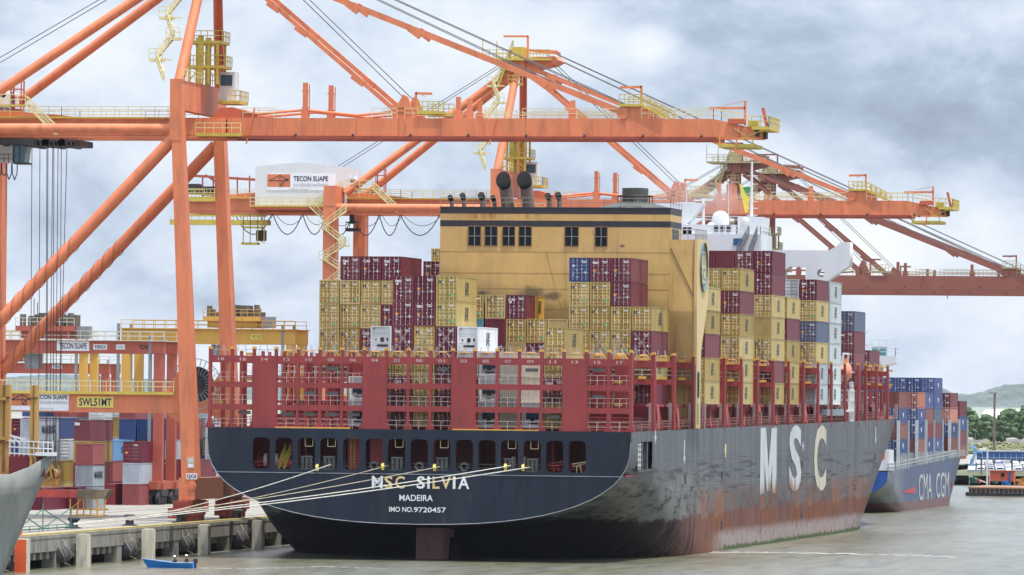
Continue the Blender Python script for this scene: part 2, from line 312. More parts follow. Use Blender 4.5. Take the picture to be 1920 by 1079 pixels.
for i, (y, u) in enumerate(pys):
    p0 = at(u, 1040, Y=y); x = -28.55
    p = MB(); p.box(x - .62, x + .62, y - .75, y + .75, -3, ZQ - .1); p.box(x - .5, x + .5, y - .62, y + .62, ZQ - .1, ZQ - .02)
    o = p.build('fender_pile', CONCP, None, org=(x, y, 0)); tag(o, plab[i], 'pile', 'fender piles along the quay')
    b_ = MB(); b_.box(XE - .3, x - .62, y - .35, y + .35, 1.9, 2.5); b_.build('strut', CONCW, o)
    if i == 0: k = MB(); k.box(x - .66, x + .6, y - .77, y - .752, -.2, ZQ - .12); k.box(x - .655, x - .3, y - .79, y - .77, -.2, ZQ - .12); k.build('orange_face', ORANGEB, o)
    fx = XE - .05; fy = y - 4.6
    o = empty('rubber_fender', (fx, fy, 1.3), flab[i], 'fender', 'rubber fenders along the quay')
    MB().lathe((fx, fy - 1.9, 1.35), [(.3, 0), (.7, .15), (.86, .5), (.86, 3.3), (.7, 3.65), (.3, 3.8)], 18, YP).build('body', RUBBER, o, True)
    ch = MB()
    for yy in (fy - 1.2, fy + 1.2): ch.path([(fx + 0.9 * math.sin(a * .39), yy, 1.35 + 0.9 * math.cos(a * .39)) for a in range(-8, 9)], .035, 4)
    ch.path([(XE + .05, fy - 1.7, ZQ - .6), (fx + .3, fy - 2.1, 2.2), (fx + .9, fy - 2.05, 1.2), (fx + .6, fy - 1, .5), (fx + .9, fy + .6, .2)], .05, 4)
    ch.path([(XE + .05, fy + .4, ZQ - .5), (fx + .6, fy - .5, 2.6), (fx + .8, fy - 1.4, 2.3)], .05, 4)
    ch.build('chain', pbr('fender chain', (.24, .20, .16), .8, .3, .3), o)
# land behind the quay, on the far shore and the hills
LANDG = pbr('far yard ground', (.22, .24, .19), .95, .3, 0, .006)
sheet('far_ground', [(-9000, 650, ZQ - .1), (-29.5, 650, ZQ - .1), (-29.5, 17000, ZQ - .1), (-9000, 17000, ZQ - .1)], LANDG)
GRASS = pbr('shore grass', (.115, .125, .06), .95, .35, 0, .02)
sheet('shore_ground', [(-29.4, 700, 2.2), (700, 700, 2.2), (3000, 1300, 2.2), (8000, 17000, 2.2), (-29.4, 17000, 2.2)], GRASS)
def hills(name, prof, dist, depth, mat, base=0):
    """a ridge: profile of (u, v) bearings of its crest at the given range, sloping off on both sides"""
    pts = []
    for (u, v) in prof:
        d = (FW + CX * ((u - 960) / F_PX) - CY * ((v - 539.5) / F_PX)); d /= math.hypot(d.x, d.y); pts.append(CAM + d * dist)
    vs, fs = [], []; n = len(pts); R_ = 9
    away = V((FW.x, FW.y, 0)).normalized()
    for i, p in enumerate(pts):
        for k in range(R_):
            s = (k - 3) / 3.0 if k <= 3 else (k - 3) / 5
            z = base + (p.z - base) * (1 - abs(s) ** 1.6) + (math.sin(i * 1.7 + k * 2.3) * .05 + math.sin(i * .63 + k) * .05) * (p.z - base) * (0 if k in (0, 8) else (1 if k != 3 else .3))
            q_ = p + away * (s * depth); vs.append((q_.x, q_.y, z))
    for i in range(n - 1):
        for k in range(R_ - 1): a = i * R_ + k; fs.append((a, a + 1, a + R_ + 1, a + R_))
    return tag(MB().add(vs, fs).build(name, mat, None, True), kind='structure')
def smooth_prof(c, n, jag, seed):
    rnd = random.Random(seed); out = []
    for i in range(n + 1):
        s = i / n * (len(c) - 1); k = min(int(s), len(c) - 2); f = s - k; f = f * f * (3 - 2 * f)
        out.append((c[k][0] + (c[k + 1][0] - c[k][0]) * (s - k), c[k][1] + (c[k + 1][1] - c[k][1]) * f + rnd.uniform(-jag, jag)))
    return out
HILLG = pbr('hill woodland', (.085, .11, .095), .95, .5, 0, .006, dirt=.5)  # blue-grey cast puts part of the distance haze into the colour
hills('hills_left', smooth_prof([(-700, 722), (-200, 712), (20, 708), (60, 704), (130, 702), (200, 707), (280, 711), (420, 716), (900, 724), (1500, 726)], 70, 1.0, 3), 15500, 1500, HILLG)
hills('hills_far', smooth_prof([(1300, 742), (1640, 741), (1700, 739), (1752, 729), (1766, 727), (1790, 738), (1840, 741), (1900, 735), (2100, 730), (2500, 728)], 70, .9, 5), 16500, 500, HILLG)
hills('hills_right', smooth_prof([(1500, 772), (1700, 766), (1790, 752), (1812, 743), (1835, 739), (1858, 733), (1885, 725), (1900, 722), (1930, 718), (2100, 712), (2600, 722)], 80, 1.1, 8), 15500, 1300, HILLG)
# ================================================================== THE BIG CONTAINER SHIP
SHIP = empty('container_ship', (0, 0, 0), 'huge dark navy container ship with red lashing frames and rust streaked side', 'container ship')
BM = 24.72
def ztop(y): return 15.05 + .0042 * min(y, 260) + max(0, y - 235) * .02
def beam_f(y, z):
    s = max(0, min(1, z / 15.5)); y0 = 188 + 50 * s; L = 92 - 27 * s; t_ = (y - y0) / L
    return 1.0 if t_ <= 0 else max(0.0, 1 - t_ ** 2.2)
def lerpt(tab, y):
    for (a, p), (b_, q_) in zip(tab, tab[1:]):
        if y <= b_: f = max(0, (y - a) / (b_ - a)); return p + (q_ - p) * f
    return tab[-1][1]
ZB = [(0, 4.2), (9, 3.95), (15, 3.3), (20, 1.2), (28, -2.5), (40, -5), (60, -9), (400, -9)]
ZK = [(0, 13.5), (10, 12.6), (20, 10.8), (31, 8.2), (45, 4), (60, .5), (75, -5), (400, -5)]
NX = [(0, 2.4), (60, 3), (400, 3.2)]
ys = [0, 1.5, 3, 4.5, 7, 10, 15, 19, 23, 28, 34, 40, 46, 53, 60, 70, 90, 120, 150, 180, 188, 196, 204, 212, 220, 228, 236, 242, 248, 254, 260, 266, 272, 278, 284, 290, 296, 302]
NC, NS = 14, 10
def section(y):
    zb, zk, n, zt = lerpt(ZB, y), lerpt(ZK, y), lerpt(NX, y), ztop(y); out = []
    for j in range(NC + 1):
        a = j / NC * math.pi / 2; x = BM * math.sin(a) ** (2 / n); z = zk - (zk - zb) * math.cos(a) ** (2 / n); out.append((x, z))
    for j in range(1, NS + 1): out.append((BM, zk + (zt - zk) * j / NS))
    return [(x * beam_f(y, z), z) for x, z in out]
h = MB(); M_ = NC + NS + 1; W_ = 2 * M_ - 1
for y in ys:
    s = section(y); h.v += [(-x, y, z) for x, z in s[::-1]] + [(x, y, z) for x, z in s[1:]]
for i in range(len(ys) - 1):
    for k in range(W_ - 1): a = i * W_ + k; h.f.append((a, a + 1, a + W_ + 1, a + W_))
hm = pbr('hull side paint', (.058, .062, .078), .5, .16, spec=.22); t = hm.node_tree; b = t.nodes['Principled BSDF']
g = nd(t, 'ShaderNodeNewGeometry'); sx = nd(t, 'ShaderNodeSeparateXYZ'); t.links.new(g.outputs['Position'], sx.inputs[0])
def nz(scale, s, det=7, ro=.65):
    mp = nd(t, 'ShaderNodeMapping'); t.links.new(g.outputs['Position'], mp.inputs[0]); mp.inputs['Scale'].default_value = s
    n = nd(t, 'ShaderNodeTexNoise', i_Scale=scale, i_Detail=det, i_Roughness=ro); t.links.new(mp.outputs[0], n.inputs['Vector']); return n.outputs[0]
stre = nz(1, (.3, .55, .05)); blot = nz(1, (.1, .09, .16)); fine = nz(1, (.8, .9, .8)); hor = nz(1, (.2, .06, 1.3))
zz = mth(t, 'ADD', sx.outputs['Z'], mth(t, 'MULTIPLY', mth(t, 'SUBTRACT', stre, .5), 1.2))
def lr(v, a, b_): 
    n = nd(t, 'ShaderNodeMapRange', interpolation_type='SMOOTHSTEP'); t.links.new(v, n.inputs[0]); n.inputs[1].default_value = a; n.inputs[2].default_value = b_; return n.outputs[0]
fd = lr(stre, .35, .65)
c = mix(t, fd, (.075, .080, .092), (.125, .13, .142))
c = mix(t, mth(t, 'MULTIPLY', lr(nz(1, (.3, .09, 1.9)), .53, .60), lr(sx.outputs['Z'], 12.8, 10.0)), c, (.022, .024, .027))
c = mix(t, mth(t, 'MULTIPLY', lr(fine, .55, .75), .35), c, (.02, .022, .025))
aft = mth(t, 'MULTIPLY', lr(sx.outputs['Y'], 75, 45), lr(sx.outputs['Z'], 11.5, 8))     # scuffed primer showing on the quarter
c = mix(t, mth(t, 'MULTIPLY', aft, lr(nz(1, (.12, .12, .25)), .36, .62)), c, (.17, .17, .15))
c = mix(t, mth(t, 'MULTIPLY', aft, lr(nz(1, (.5, .25, 1.1)), .52, .60)), c, (.03, .03, .03))
rustm = mth(t, 'MULTIPLY', mth(t, 'MULTIPLY', lr(mth(t, 'ADD', sx.outputs['Z'], mth(t, 'MULTIPLY', mth(t, 'SUBTRACT', stre, .5), 7)), 9.2, 6.4), lr(sx.outputs['Y'], 36, 62)), lr(mth(t, 'ADD', mth(t, 'MULTIPLY', stre, .55), mth(t, 'MULTIPLY', nz(1, (.6, .9, .35)), .5)), .475, .535))
c = mix(t, rustm, c, mix(t, lr(blot, .42, .58), (.085, .038, .022), (.20, .066, .020)))
red = mix(t, lr(stre, .35, .62), (.115, .044, .037), (.185, .085, .07))
red = mix(t, mth(t, 'MULTIPLY', lr(mth(t, 'ADD', mth(t, 'MULTIPLY', blot, .5), mth(t, 'MULTIPLY', stre, .5)), .475, .53), lr(sx.outputs['Y'], 40, 70)), red, (.185, .063, .02))
red = mix(t, mth(t, 'MULTIPLY', lr(stre, .55, .66), .7), red, (.055, .028, .022))
pale = mth(t, 'MULTIPLY', mth(t, 'MULTIPLY', lr(zz, 3.0, 1.7), lr(sx.outputs['Y'], 58, 72)), lr(fine, .3, .5))
red = mix(t, mth(t, 'MULTIPLY', pale, .8), red, (.32, .28, .27))
red = mix(t, mth(t, 'MULTIPLY', lr(mth(t, 'ADD', zz, mth(t, 'MULTIPLY', fine, .8)), 1.05, .7), lr(sx.outputs['Y'], 62, 76)), red, (.06, .09, .025))
red = mix(t, lr(mth(t, 'ADD', sx.outputs['Y'], mth(t, 'ADD', mth(t, 'MULTIPLY', mth(t, 'SUBTRACT', stre, .5), 60), mth(t, 'MULTIPLY', mth(t, 'SUBTRACT', fine, .5), 30))), 52, 26), red, (.014, .010, .012))  # shade under the stern overhang painted into the aft bottom colour
lowr = lr(mth(t, 'ADD', sx.outputs['Z'], mth(t, 'ADD', mth(t, 'MULTIPLY', mth(t, 'SUBTRACT', stre, .5), 3.0), mth(t, 'MULTIPLY', mth(t, 'SUBTRACT', blot, .5), 2.5))), 5.1, 4.4)
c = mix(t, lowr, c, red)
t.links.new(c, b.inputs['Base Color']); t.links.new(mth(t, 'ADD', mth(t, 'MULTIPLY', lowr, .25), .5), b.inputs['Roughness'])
pl = nz(1, (.5, .12, .35), 2)
bpn = nd(t, 'ShaderNodeBump', i_Strength=.25, i_Distance=.25); t.links.new(pl, bpn.inputs['Height']); t.links.new(bpn.outputs[0], b.inputs['Normal'])
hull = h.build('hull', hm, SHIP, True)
bm = bmesh.new(); bm.from_mesh(hull.data)
HX = (5.2, 15.2, 10.7, 13.9)
for no, co in (((0, 1, 0), HX[0]), ((0, 1, 0), HX[1]), ((0, 0, 1), HX[2]), ((0, 0, 1), HX[3])):
    bmesh.ops.bisect_plane(bm, geom=bm.verts[:] + bm.edges[:] + bm.faces[:], plane_co=V(no) * co, plane_no=no)
dl = [f for f in bm.faces if abs(f.calc_center_median().x) > 20 and HX[0] < f.calc_center_median().y < HX[1] and HX[2] < f.calc_center_median().z < HX[3]]
bmesh.ops.delete(bm, geom=dl, context='FACES'); bm.to_mesh(hull.data); bm.free()
# transom plate with its row of openings
def curve_plate(name, outer, holes, mat, parent, th):
    c = bpy.data.curves.new('p', 'CURVE'); c.dimensions = '2D'; c.fill_mode = 'BOTH'; c.extrude = th / 2
    for pts in [outer] + holes:
        s = c.splines.new('POLY'); s.points.add(len(pts) - 1); s.use_cyclic_u = True
        for p, (x, y) in zip(s.points, pts): p.co = (x, y, 0, 1)
    o = bpy.data.objects.new('p', c); COL.objects.link(o); me = bpy.data.meshes.new_from_object(o.evaluated_get(bpy.context.evaluated_depsgraph_get()))
    bpy.data.objects.remove(o); bpy.data.curves.remove(c); me.materials.clear(); me.materials.append(mat); me.name = name; return me
def rrect(x0, x1, z0, z1, r, n=5):
    out = []
    for cx_, cz_, a0 in ((x1 - r, z0 + r, -90), (x1 - r, z1 - r, 0), (x0 + r, z1 - r, 90), (x0 + r, z0 + r, 180)):
        out += [(cx_ + r * math.cos(R(a0 + 90 * k / n)), cz_ + r * math.sin(R(a0 + 90 * k / n))) for k in range(n + 1)]
    return out
s0 = section(0); outer = [(-x, z) for x, z in s0[::-1]] + [(x, z) for x, z in s0[1:]]
WC = [at(380 + (258 + 99.1 * i) / 2.3415, 850, Y=0).x for i in range(15)]
holes = [rrect(x - 1.0, x + 1.0, 10.35, 13.95, .55) for x in WC]
me = curve_plate('transom', outer, holes, NAVY, SHIP, .12)
put(me, 'transom', (0, -.07, 0), XP, ZP, SHIP)
rim = MB(); rim.path([(x, -.15, z) for x, z in outer[8:-8]], .05, 6); rim.build('transom_rim', pbr('rim white line', (.24, .25, .27), .5, .3), SHIP, True)
kn = MB(); kn.box(-23.9, 23.9, -.165, -.14, 9.9, 9.98); kn.build('knuckle_line', pbr('knuckle line', (.26, .27, .30), .5, .3, .1), SHIP)
# mooring deck behind the openings
md = MB(); md.box(-24.2, 24.2, .05, 17, 9.9, 10.1); md.box(-24.2, 24.2, 9, 9.2, 10.1, 14.6); md.box(-24.3, 24.3, .05, 17, 14.6, 14.8)
for x in (-14, -4, 6, 15): md.box(x - .12, x + .12, 4, 9, 10.1, 14.6)
for i, x in enumerate(WC): 
    if i % 2: md.box(x + .5, x + .9, 5, 5.4, 10.1, 14.6)
md.build('mooring_deck', DKRED, SHIP)
for i, x in enumerate(WC):
    if i in (2, 3, 6, 8, 11, 12):
        r_ = MB(); r_.box(x - .95, x + .75, .3, .7, 10.12, 10.5); r_.box(x - .7, x - .4, .35, .75, 10.5, 11.7); r_.box(x + .3, x + .6, .35, .75, 10.5, 11.7); r_.box(x - .75, x + .65, .3, .8, 11.7, 11.9); r_.tube((x - .05, .5, 10.5), (x - .05, .5, 11.65), .24, 12); r_.build('fairlead', GREYP if 0 else VENT, SHIP)
    if i in (5, 7, 9): 
        r_ = MB(); prof = [(.42 + .16 * math.cos(a * math.pi / 4), .16 * math.sin(a * math.pi / 4)) for a in range(9)]; r_.lathe((x - .1, .45, 10.8), prof, 16, YP); r_.build('panama_chock', VENT, SHIP, True)
    if i in (0, 11): 
        r_ = MB(); r_.tube((x - .9, 3.2, 11.3), (x + 1.5, 3.2, 11.3), .45, 16); 
        for dx in (-.9, .2, .8, 1.5): r_.tube((x + dx - .05, 3.2, 11.3), (x + dx + .05, 3.2, 11.3), 1.05, 18)
        w_ = r_.build('mooring_winch', pbr('winch red', (.24, .03, .035), .5, .15, .1), SHIP)
        k = MB(); k.tube((x - .3, 3.2, 11.3), (x + .1, 3.2, 11.3), .8, 16); k.tube((x + .95, 3.2, 11.3), (x + 1.35, 3.2, 11.3), .8, 16); k.build('rope_coil', LINE, w_, True)
    if i == 1: r_ = MB(); r_.tube((x - .2, 2.6, 10.9), (x + 1.0, 2.6, 10.9), .7, 14); r_.build('mooring_winch', MATS['winch red'] if 'winch red' in MATS else DKRED, SHIP); k = MB(); k.stair((x - .9, 1.2, 10.1), (x - .3, 2.2, 12.2), .6, XP); k.build('steps', YEL, SHIP)
    if i == 4: k = MB(); [k.bar((x - .55, 2, 10.6 + .3 * j), (x - .05, 2, 10.6 + .3 * j), .06) for j in range(12)]; k.bar((x - .55, 2, 10.1), (x - .55, 2, 14.4), .07); k.bar((x - .05, 2, 10.1), (x - .05, 2, 14.4), .07); k.build('ladder', YEL2, SHIP); k = MB(); k.box(x - .9, x + 1.1, 2.3, 2.5, 10.1, 14.5); k.build('bulkhead_panel', LBRED, SHIP)
    if i == 5: k = MB(); k.box(x - 1, x + 1.1, 2.6, 2.8, 10.1, 14.5); k.build('bulkhead_panel', LBRED, SHIP)
    if i in (2, 3, 6, 8, 11, 12): k = MB(); k.bar((x - .3, .6, 13.0), (x + .6, .6, 13.0), .07); k.bar((x - .3, .6, 13.0), (x - .3, .6, 13.9), .07); k.bar((x + .6, .6, 13.0), (x + .6, .6, 13.9), .07); k.build('lamp_bracket', CREAM, SHIP)
    if i in (13, 14): k = MB(); k.bar((x - .9, 1.5, 11.3), (x + .9, 1.5, 11.6), .12); k.bar((x - .9, 2.0, 11.0), (x + 1, 2.0, 11.5), .1); k.path([(x - .2, .8, 10.1), (x - .2, .8, 11), (x + .2, .8, 11.2), (x + .4, .8, 10.1)], .07); k.build('gangway_rail', LBRED if i == 13 else CREAM, SHIP)
    k = MB(); [k.bar((x - 1, .15, z), (x + 1, .15, z), .05) for z in (10.75, 11.15)]; k.build('opening_rail', LBRED if i < 2 or i > 12 else VENT, SHIP)
# side opening: dark recess behind, arched mullions in front
for sgn in (1, -1):
    k = MB(); k.box(sgn * 24.3, sgn * 24.95, HX[0] - .3, HX[0] + .25, HX[2], HX[3]) if 0 else None
    for y in (8.2, 11.8): k.box(sgn * 24.0 - .25, sgn * 24.0 + .72, y - .25, y + .25, HX[2] - .05, HX[3] + .05)
    k.box(sgn * 24.3 - .2, sgn * 24.3 + .45, HX[0] - .2, HX[1] + .2, HX[2] - .25, HX[2] + .02)
    k.build('opening_mullion', hm, SHIP)
    k = MB()
    for y in (6.0, 7.2): k.bar((sgn * 24.6, y, HX[2]), (sgn * 24.6, y, HX[3]), .12)
    for z in (11.2, 11.8, 12.4, 13.0, 13.6): k.bar((sgn * 24.6, 5.4, z), (sgn * 24.6, 7.9, z), .1)
    k.build('side_rail', WHITE, SHIP)
# rudder, decks
rd = MB(); rd.prism([(.2, 10.5, -6), (.2, 10.5, 4.6), (2.9, 10.5, 4.6), (2.35, 10.5, -6)], (0, 1, 0)) if 0 else None
ra = at(781, 1040, Y=10).x; rb = at(826, 1040, Y=10).x
rd.v = []; rd.f = []; rd.prism([(ra, 9.6, -6), (ra, 9.6, 3.6), (rb + .35, 10.2, 3.6), (rb - .1, 10.2, -6)], (.3, 5.0, 0)); rd.build('rudder', pbr('rudder antifouling', (.23, .13, .125), .7, .18, .1, .6, 5), SHIP)
sk = MB(); sk.prism([(-.6, 13, -6), (-.6, 13, 2.5), (1.6, 13, 2.5), (1.6, 13, -6)], (0, 30, 0)); sk.build('skeg', hm, SHIP)
dk = MB(); n_ = []
for y in [0.1] + ys[1:]: x = BM * beam_f(y, ztop(y)) - .06; dk.v += [(-x, y, ztop(y) - .25), (x, y, ztop(y) - .25)]
for i in range(len(ys) - 1): dk.f.append((2 * i, 2 * i + 1, 2 * i + 3, 2 * i + 2))
dk.build('deck', DKRED, SHIP)
# lettering
LETW = pbr('hull lettering white', (.72, .73, .74), .55, .06, .16, .7, 2, rustcol=(.50, .36, .18)); LETR = pbr('hull lettering rusted', (.62, .47, .24), .6, .25, .1, .8)
c_ = at(789, 905, Y=-.15)
for s_, w_, u_, mt in (('M', 1.28, 707.5, LETW), ('S', .95, 728.5, LETR), ('C', 1.1, 750, LETR), ('S', .95, 789, LETW), ('I', .3, 803.5, LETW), ('L', .82, 817.5, LETR), ('V', 1.2, 836, LETR), ('I', .3, 851.5, LETW), ('A', 1.3, 869.5, LETW)):
    p_ = at(u_, 905 + (u_ - 789) * .008, Y=-.15); text(s_, 1.42, (p_.x, -.15, p_.z), XP, ZP, mt, SHIP, w=w_, bold=.02)
p_ = at(780, 934, Y=-.15); text('MADEIRA', .70, (p_.x, -.15, p_.z), XP, ZP, LETW, SHIP, w=3.9, bold=.01)
p_ = at(752, 955.5, Y=-.15); text('IMO NO.', .58, (p_.x, -.15, p_.z), XP, ZP, LETW, SHIP, w=2.8, bold=.012)
p_ = at(806, 956.5, Y=-.15); text('9720457', .60, (p_.x, -.15, p_.z), XP, ZP, LETW, SHIP, w=3.75, bold=.012)
BIG = pbr('big side lettering', (.47, .50, .52), .55, .14, .06, .5, 4, rustcol=(.3, .2, .12)); t = BIG.node_tree; b = t.nodes['Principled BSDF']; src = b.inputs['Base Color'].links[0].from_socket
g = nd(t, 'ShaderNodeNewGeometry'); sx = nd(t, 'ShaderNodeSeparateXYZ'); t.links.new(g.outputs['Position'], sx.inputs[0]); stre = nz(1, (.3, .6, .06))
t.links.new(mix(t, lr(mth(t, 'ADD', sx.outputs['Z'], mth(t, 'MULTIPLY', stre, 7)), 12.3, 9.8), src, (.24, .11, .045)), b.inputs['Base Color'])
BIG2 = pbr('big side lettering yellowed', (.50, .46, .36), .55, .14, .1, .5, 4, rustcol=(.3, .17, .08))
for s_, u0, u1, v0, v1 in (('M', 1425.5, 1456, 802.5, 926), ('S', 1480, 1502.5, 797.5, 922), ('C', 1526.5, 1549, 797.5, 921), ):
    a_ = at(u0, (v0 + v1) / 2, X=24.76); b_ = at(u1, (v0 + v1) / 2, X=24.76); zt_ = at((u0 + u1) / 2, v0, X=24.76).z; zb_ = at((u0 + u1) / 2, v1, X=24.76).z
    if s_ == 'M':
        k = MB(); y0, y1, w = a_.y, b_.y, (b_.y - a_.y); yc = (y0 + y1) / 2; q = .26 * w
        for A, B_ in ((y0, y0 + q), (y1 - q, y1)): k.prism([(24.752, A, zb_), (24.752, B_, zb_), (24.752, B_, zt_), (24.752, A, zt_)], (.012, 0, 0))
        k.prism([(24.757, y0 + q * .35, zt_ - .02), (24.757, y0 + q * 1.25, zt_ - .02), (24.757, yc + .1 * w, zb_ + .3), (24.757, yc - .1 * w, zb_ + .3)], (.012, 0, 0)); k.prism([(24.762, y1 - q * 1.25, zt_ - .03), (24.762, y1 - q * .35, zt_ - .03), (24.762, yc + .1 * w, zb_ + .32), (24.762, yc - .1 * w, zb_ + .32)], (.012, 0, 0)); k.build('lettering', BIG, SHIP); continue
    text(s_, zt_ - zb_, (24.76, (a_.y + b_.y) / 2, (zt_ + zb_) / 2), YP, ZP, BIG2 if s_ == 'C' else BIG, SHIP, w=b_.y - a_.y, bold=.03)
ar = MB()
for u_, v0, v1 in ((1283.5, 826, 872), (1506, 829, 848), (1642, 802, 835), (1229, 808, 834)):
    a_ = at(u_, v0, X=24.75); b_ = at(u_, v1, X=24.75); y_ = a_.y; ar.cut().prism([(24.74, y_ - .35, a_.z), (24.74, y_ + .35, a_.z), (24.74, y_ + .35, b_.z + 1), (24.74, y_ + .9, b_.z + 1), (24.74, y_, b_.z), (24.74, y_ - .9, b_.z + 1), (24.74, y_ - .35, b_.z + 1)], (.012, 0, 0))
ar.many('tug_mark', BIG, SHIP)
a_ = at(1360.5, 833, X=24.75); b_ = at(1360.5, 863, X=24.75); ar = MB(); ar.prism([(24.74, a_.y - .4, a_.z), (24.74, a_.y + .4, a_.z), (24.74, a_.y + .7, b_.z + 1.2), (24.74, a_.y, b_.z), (24.74, a_.y - .7, b_.z + 1.2)], (.012, 0, 0)); ar.build('tug_mark', LETR, SHIP)
fl = MB()
for u_, v_ in ((1285, 900), (1354, 892), (1504, 872), (1353, 985), (1503, 966), (1641, 857)): a_ = at(u_, v_, X=24.75); fl.cut().box(24.70, 24.76, a_.y - .4, a_.y + .4, a_.z - .5, a_.z + .5)
fl.many('scupper', BLACK, SHIP)
ln = MB()
for y0, y1, z0, z1 in ((30, 236, 11.6, 12.0), (40, 215, 8.4, 8.7)): ln.bar((24.735, y0, z0), (24.735, y1, z1), .02, .07)
ln.build('weld_line', pbr('weld seam', (.15, .15, .16), .5, .3), SHIP)
# ---------------------------------------------------------------- lashing bridges
ROWP = 2.59
def lashing(y, main=False, x0=-24.6, x1=24.6, zt=24.1, zb=15.05, parent=SHIP):
    red = LBRED; n0, n1 = round((x0 / ROWP) - .5), round((x1 / ROWP) - .5); lv = [(22.55, 23.35), (19.7, 20.35), (17.1, 17.75)]
    zb = ztop(y) - .05
    m = MB(); posts = [(k + .5) * ROWP for k in range(n0, n1 + 1)]
    if not main: lv = [(22.55, 23.3), (20.55, 21.15)]
    for x in posts: m.box(x - .17, x + .17, y - .25, y + .25, zb, zt if main else zt - .1)
    for z0, z1 in lv: m.box(posts[0] - .1, posts[-1] + .1, y - .22, y + .22, z0, z1)
    for x in posts:
        if not main: m.box(x - .1, x + .1, y + 1.1, y + 1.3, zb, 23)
    for z0, z1 in lv: m.box(posts[0], posts[-1], y + .22, y + 1.3, z1 - .12, z1 - .04)
    if main:
        for x in posts: m.prism([(x - .55, y - .2, zb), (x + .55, y - .2, zb), (x + .18, y - .2, zb + 1.0), (x - .18, y - .2, zb + 1.0)], (0, .4, 0))
        for k in (-9, -8, -5, -4, -3): xx = (k + .5) * ROWP - 1.7; m.box(xx - .2, xx + .2, y + 2.5, y + 2.9, zb, zt - 1)
        for k in (4, 8, 9, -3): xx = k * ROWP; m.box(xx - 1.1, xx + 1.1, y + 2.9, y + 3.0, 17.8, 23) if k != -3 else m.box(xx - 1.1, xx + 1.1, y + 2.9, y + 3.0, 20.6, 23)
    o = m.build('lashing_bridge', red, parent)
    if main:
        for k in (-7, -2, 2, 7): p = MB(); p.box(k * ROWP - 1.38, k * ROWP + 1.38, y - .33, y - .24, zb + .02, 23.36); p.build('solid_panel', red, o)
    r = MB()
    for a, b_ in zip(posts, posts[1:]):
        for z0, z1 in lv[1:] + [(0, zb)]: 
            for dz in (1.1, .55): r.bar((a + .17, y - .2, z1 + dz), (b_ - .17, y - .2, z1 + dz), .042)
            r.bar(((a + b_) / 2, y - .2, z1), ((a + b_) / 2, y - .2, z1 + 1.1), .05)
            if main and z0: r.bar((a + .5, y - .18, z1), (a + .5, y - .18, z1 + 1.1), .03); r.bar((b_ - .5, y - .18, z1), (b_ - .5, y - .18, z1 + 1.1), .03)
    if main: r.bar((posts[0], y, zt - .05), (posts[-1], y, zt - .05), .06)
    r.build('handrail', pbr('lashing handrail pale', (.50, .38, .34), .5, .2, .15) if 'lashing handrail pale' not in MATS else MATS['lashing handrail pale'], o)
    pr = posts if main else [x for x in posts if x > 12]; k_ = MB()
    for x in pr: k_.cut().box(x - .2, x + .2, y - .28, y + .28, (zt if main else zt - .1), (zt if main else zt - .1) + .3)
    k_.many('post_cap', YEL2, o); w = MB(); tk_ = MB()
    for a, b_ in zip(pr, pr[1:]):                     # turnbuckles and brackets over the top beam
        c = (a + b_) / 2
        if not main or c > -16: w.cut().path([(c - .75, y + .3, 23.4), (c - .45, y + .3, 23.95), (c + .45, y + .3, 23.95), (c + .75, y + .3, 23.4)], .05, 4)
        tk_.cut()
        for q_ in range(4): xx = a + .3 + q_ * .12 + (1.0 if q_ > 1 else 0); tk_.bar((xx, y + .5, 23.3), (xx + (.25 if q_ < 2 else -.25), y + .6, 24.6), .04)
    w.many('bracket', YEL2, o); tk_.many('turnbuckle', BAR, o)
    return o
LB1 = lashing(.4, True)
for k in range(-9, 10):
    lab = ('%02d' % (2 * k - 1)) if k > 0 else '%02d' % (-2 * k)
    text(lab, .36, (k * ROWP, .4 - (.345 if k in (-7, -2, 2, 7) else .24), 22.95), XP, ZP, pbr('faded number paint', (.50, .36, .34), .6, .2) if 'faded number paint' not in MATS else MATS['faded number paint'], LB1, w=.75, bold=.01)
sgm = MB()
for k, z in ((-8, 17.0), (-6, 16.9), (-5, 19.3), (-4, 22.2), (-4, 19.3), (1, 22.2), (5, 22.2), (8, 22.3), (8, 19.2), (6, 16.9), (-3, 16.9), (-5, 16.9), (-4, 16.9)): sgm.cut().box(k * ROWP - .75, k * ROWP + .65, 1.2, 1.6, z - .4, z)
sgm.many('light_box', STEEL, LB1)
yb = MB()
for x, z in ((-23.6, 22.8), (-23.6, 20.4), (-23.6, 17.8), (-20.1, 20.45), (-20.1, 23.4), (23, 23.4), (23, 20.6), (23, 18)): yb.cut().box(x - .45, x + .45, .9, 1.3, z, z + .3)
yb.many('clamp_box', YEL2, LB1)
kb = MB(); kb.cut().box(-16.8, -8, -.1, .2, 15.02, 15.2); kb.cut().box(4, 14, -.1, .2, 15.02, 15.18); kb.many('kick_plate', YEL2, LB1)
LBY = [16.3, 31.2, 46.0, 71, 85.5, 99.6, 114.1, 128.6, 143, 157.8, 171.6, 186.3, 201, 209.5, 222.3, 235.6, 248.7]
lbs = []
for y in LBY:
    w_ = 24.6 if y < 240 else 22.5
    if lbs and y < 240:
        # copy the first full-width frame
        dz = ztop(y) - ztop(16.3)
        o = lbs[0].copy(); COL.objects.link(o); o.parent = SHIP; o.location = (0, y - 16.3, 0)
        for ch in list(lbs[0].children):
            c = ch.copy(); COL.objects.link(c); c.parent = o
        lbs.append(o)
    else: lbs.append(lashing(y, False, -w_, w_, zb=ztop(y)))
# yellow boxes on the outboard bays
cb = MB()
for y in LBY:
    for z in (21.15, 23.3):
        for x in (23.3,): cb.cut().box(x - .45, x + .45, y - .32, y - .2, z, z + .32)
cb.many('clamp_box', YEL2, SHIP)
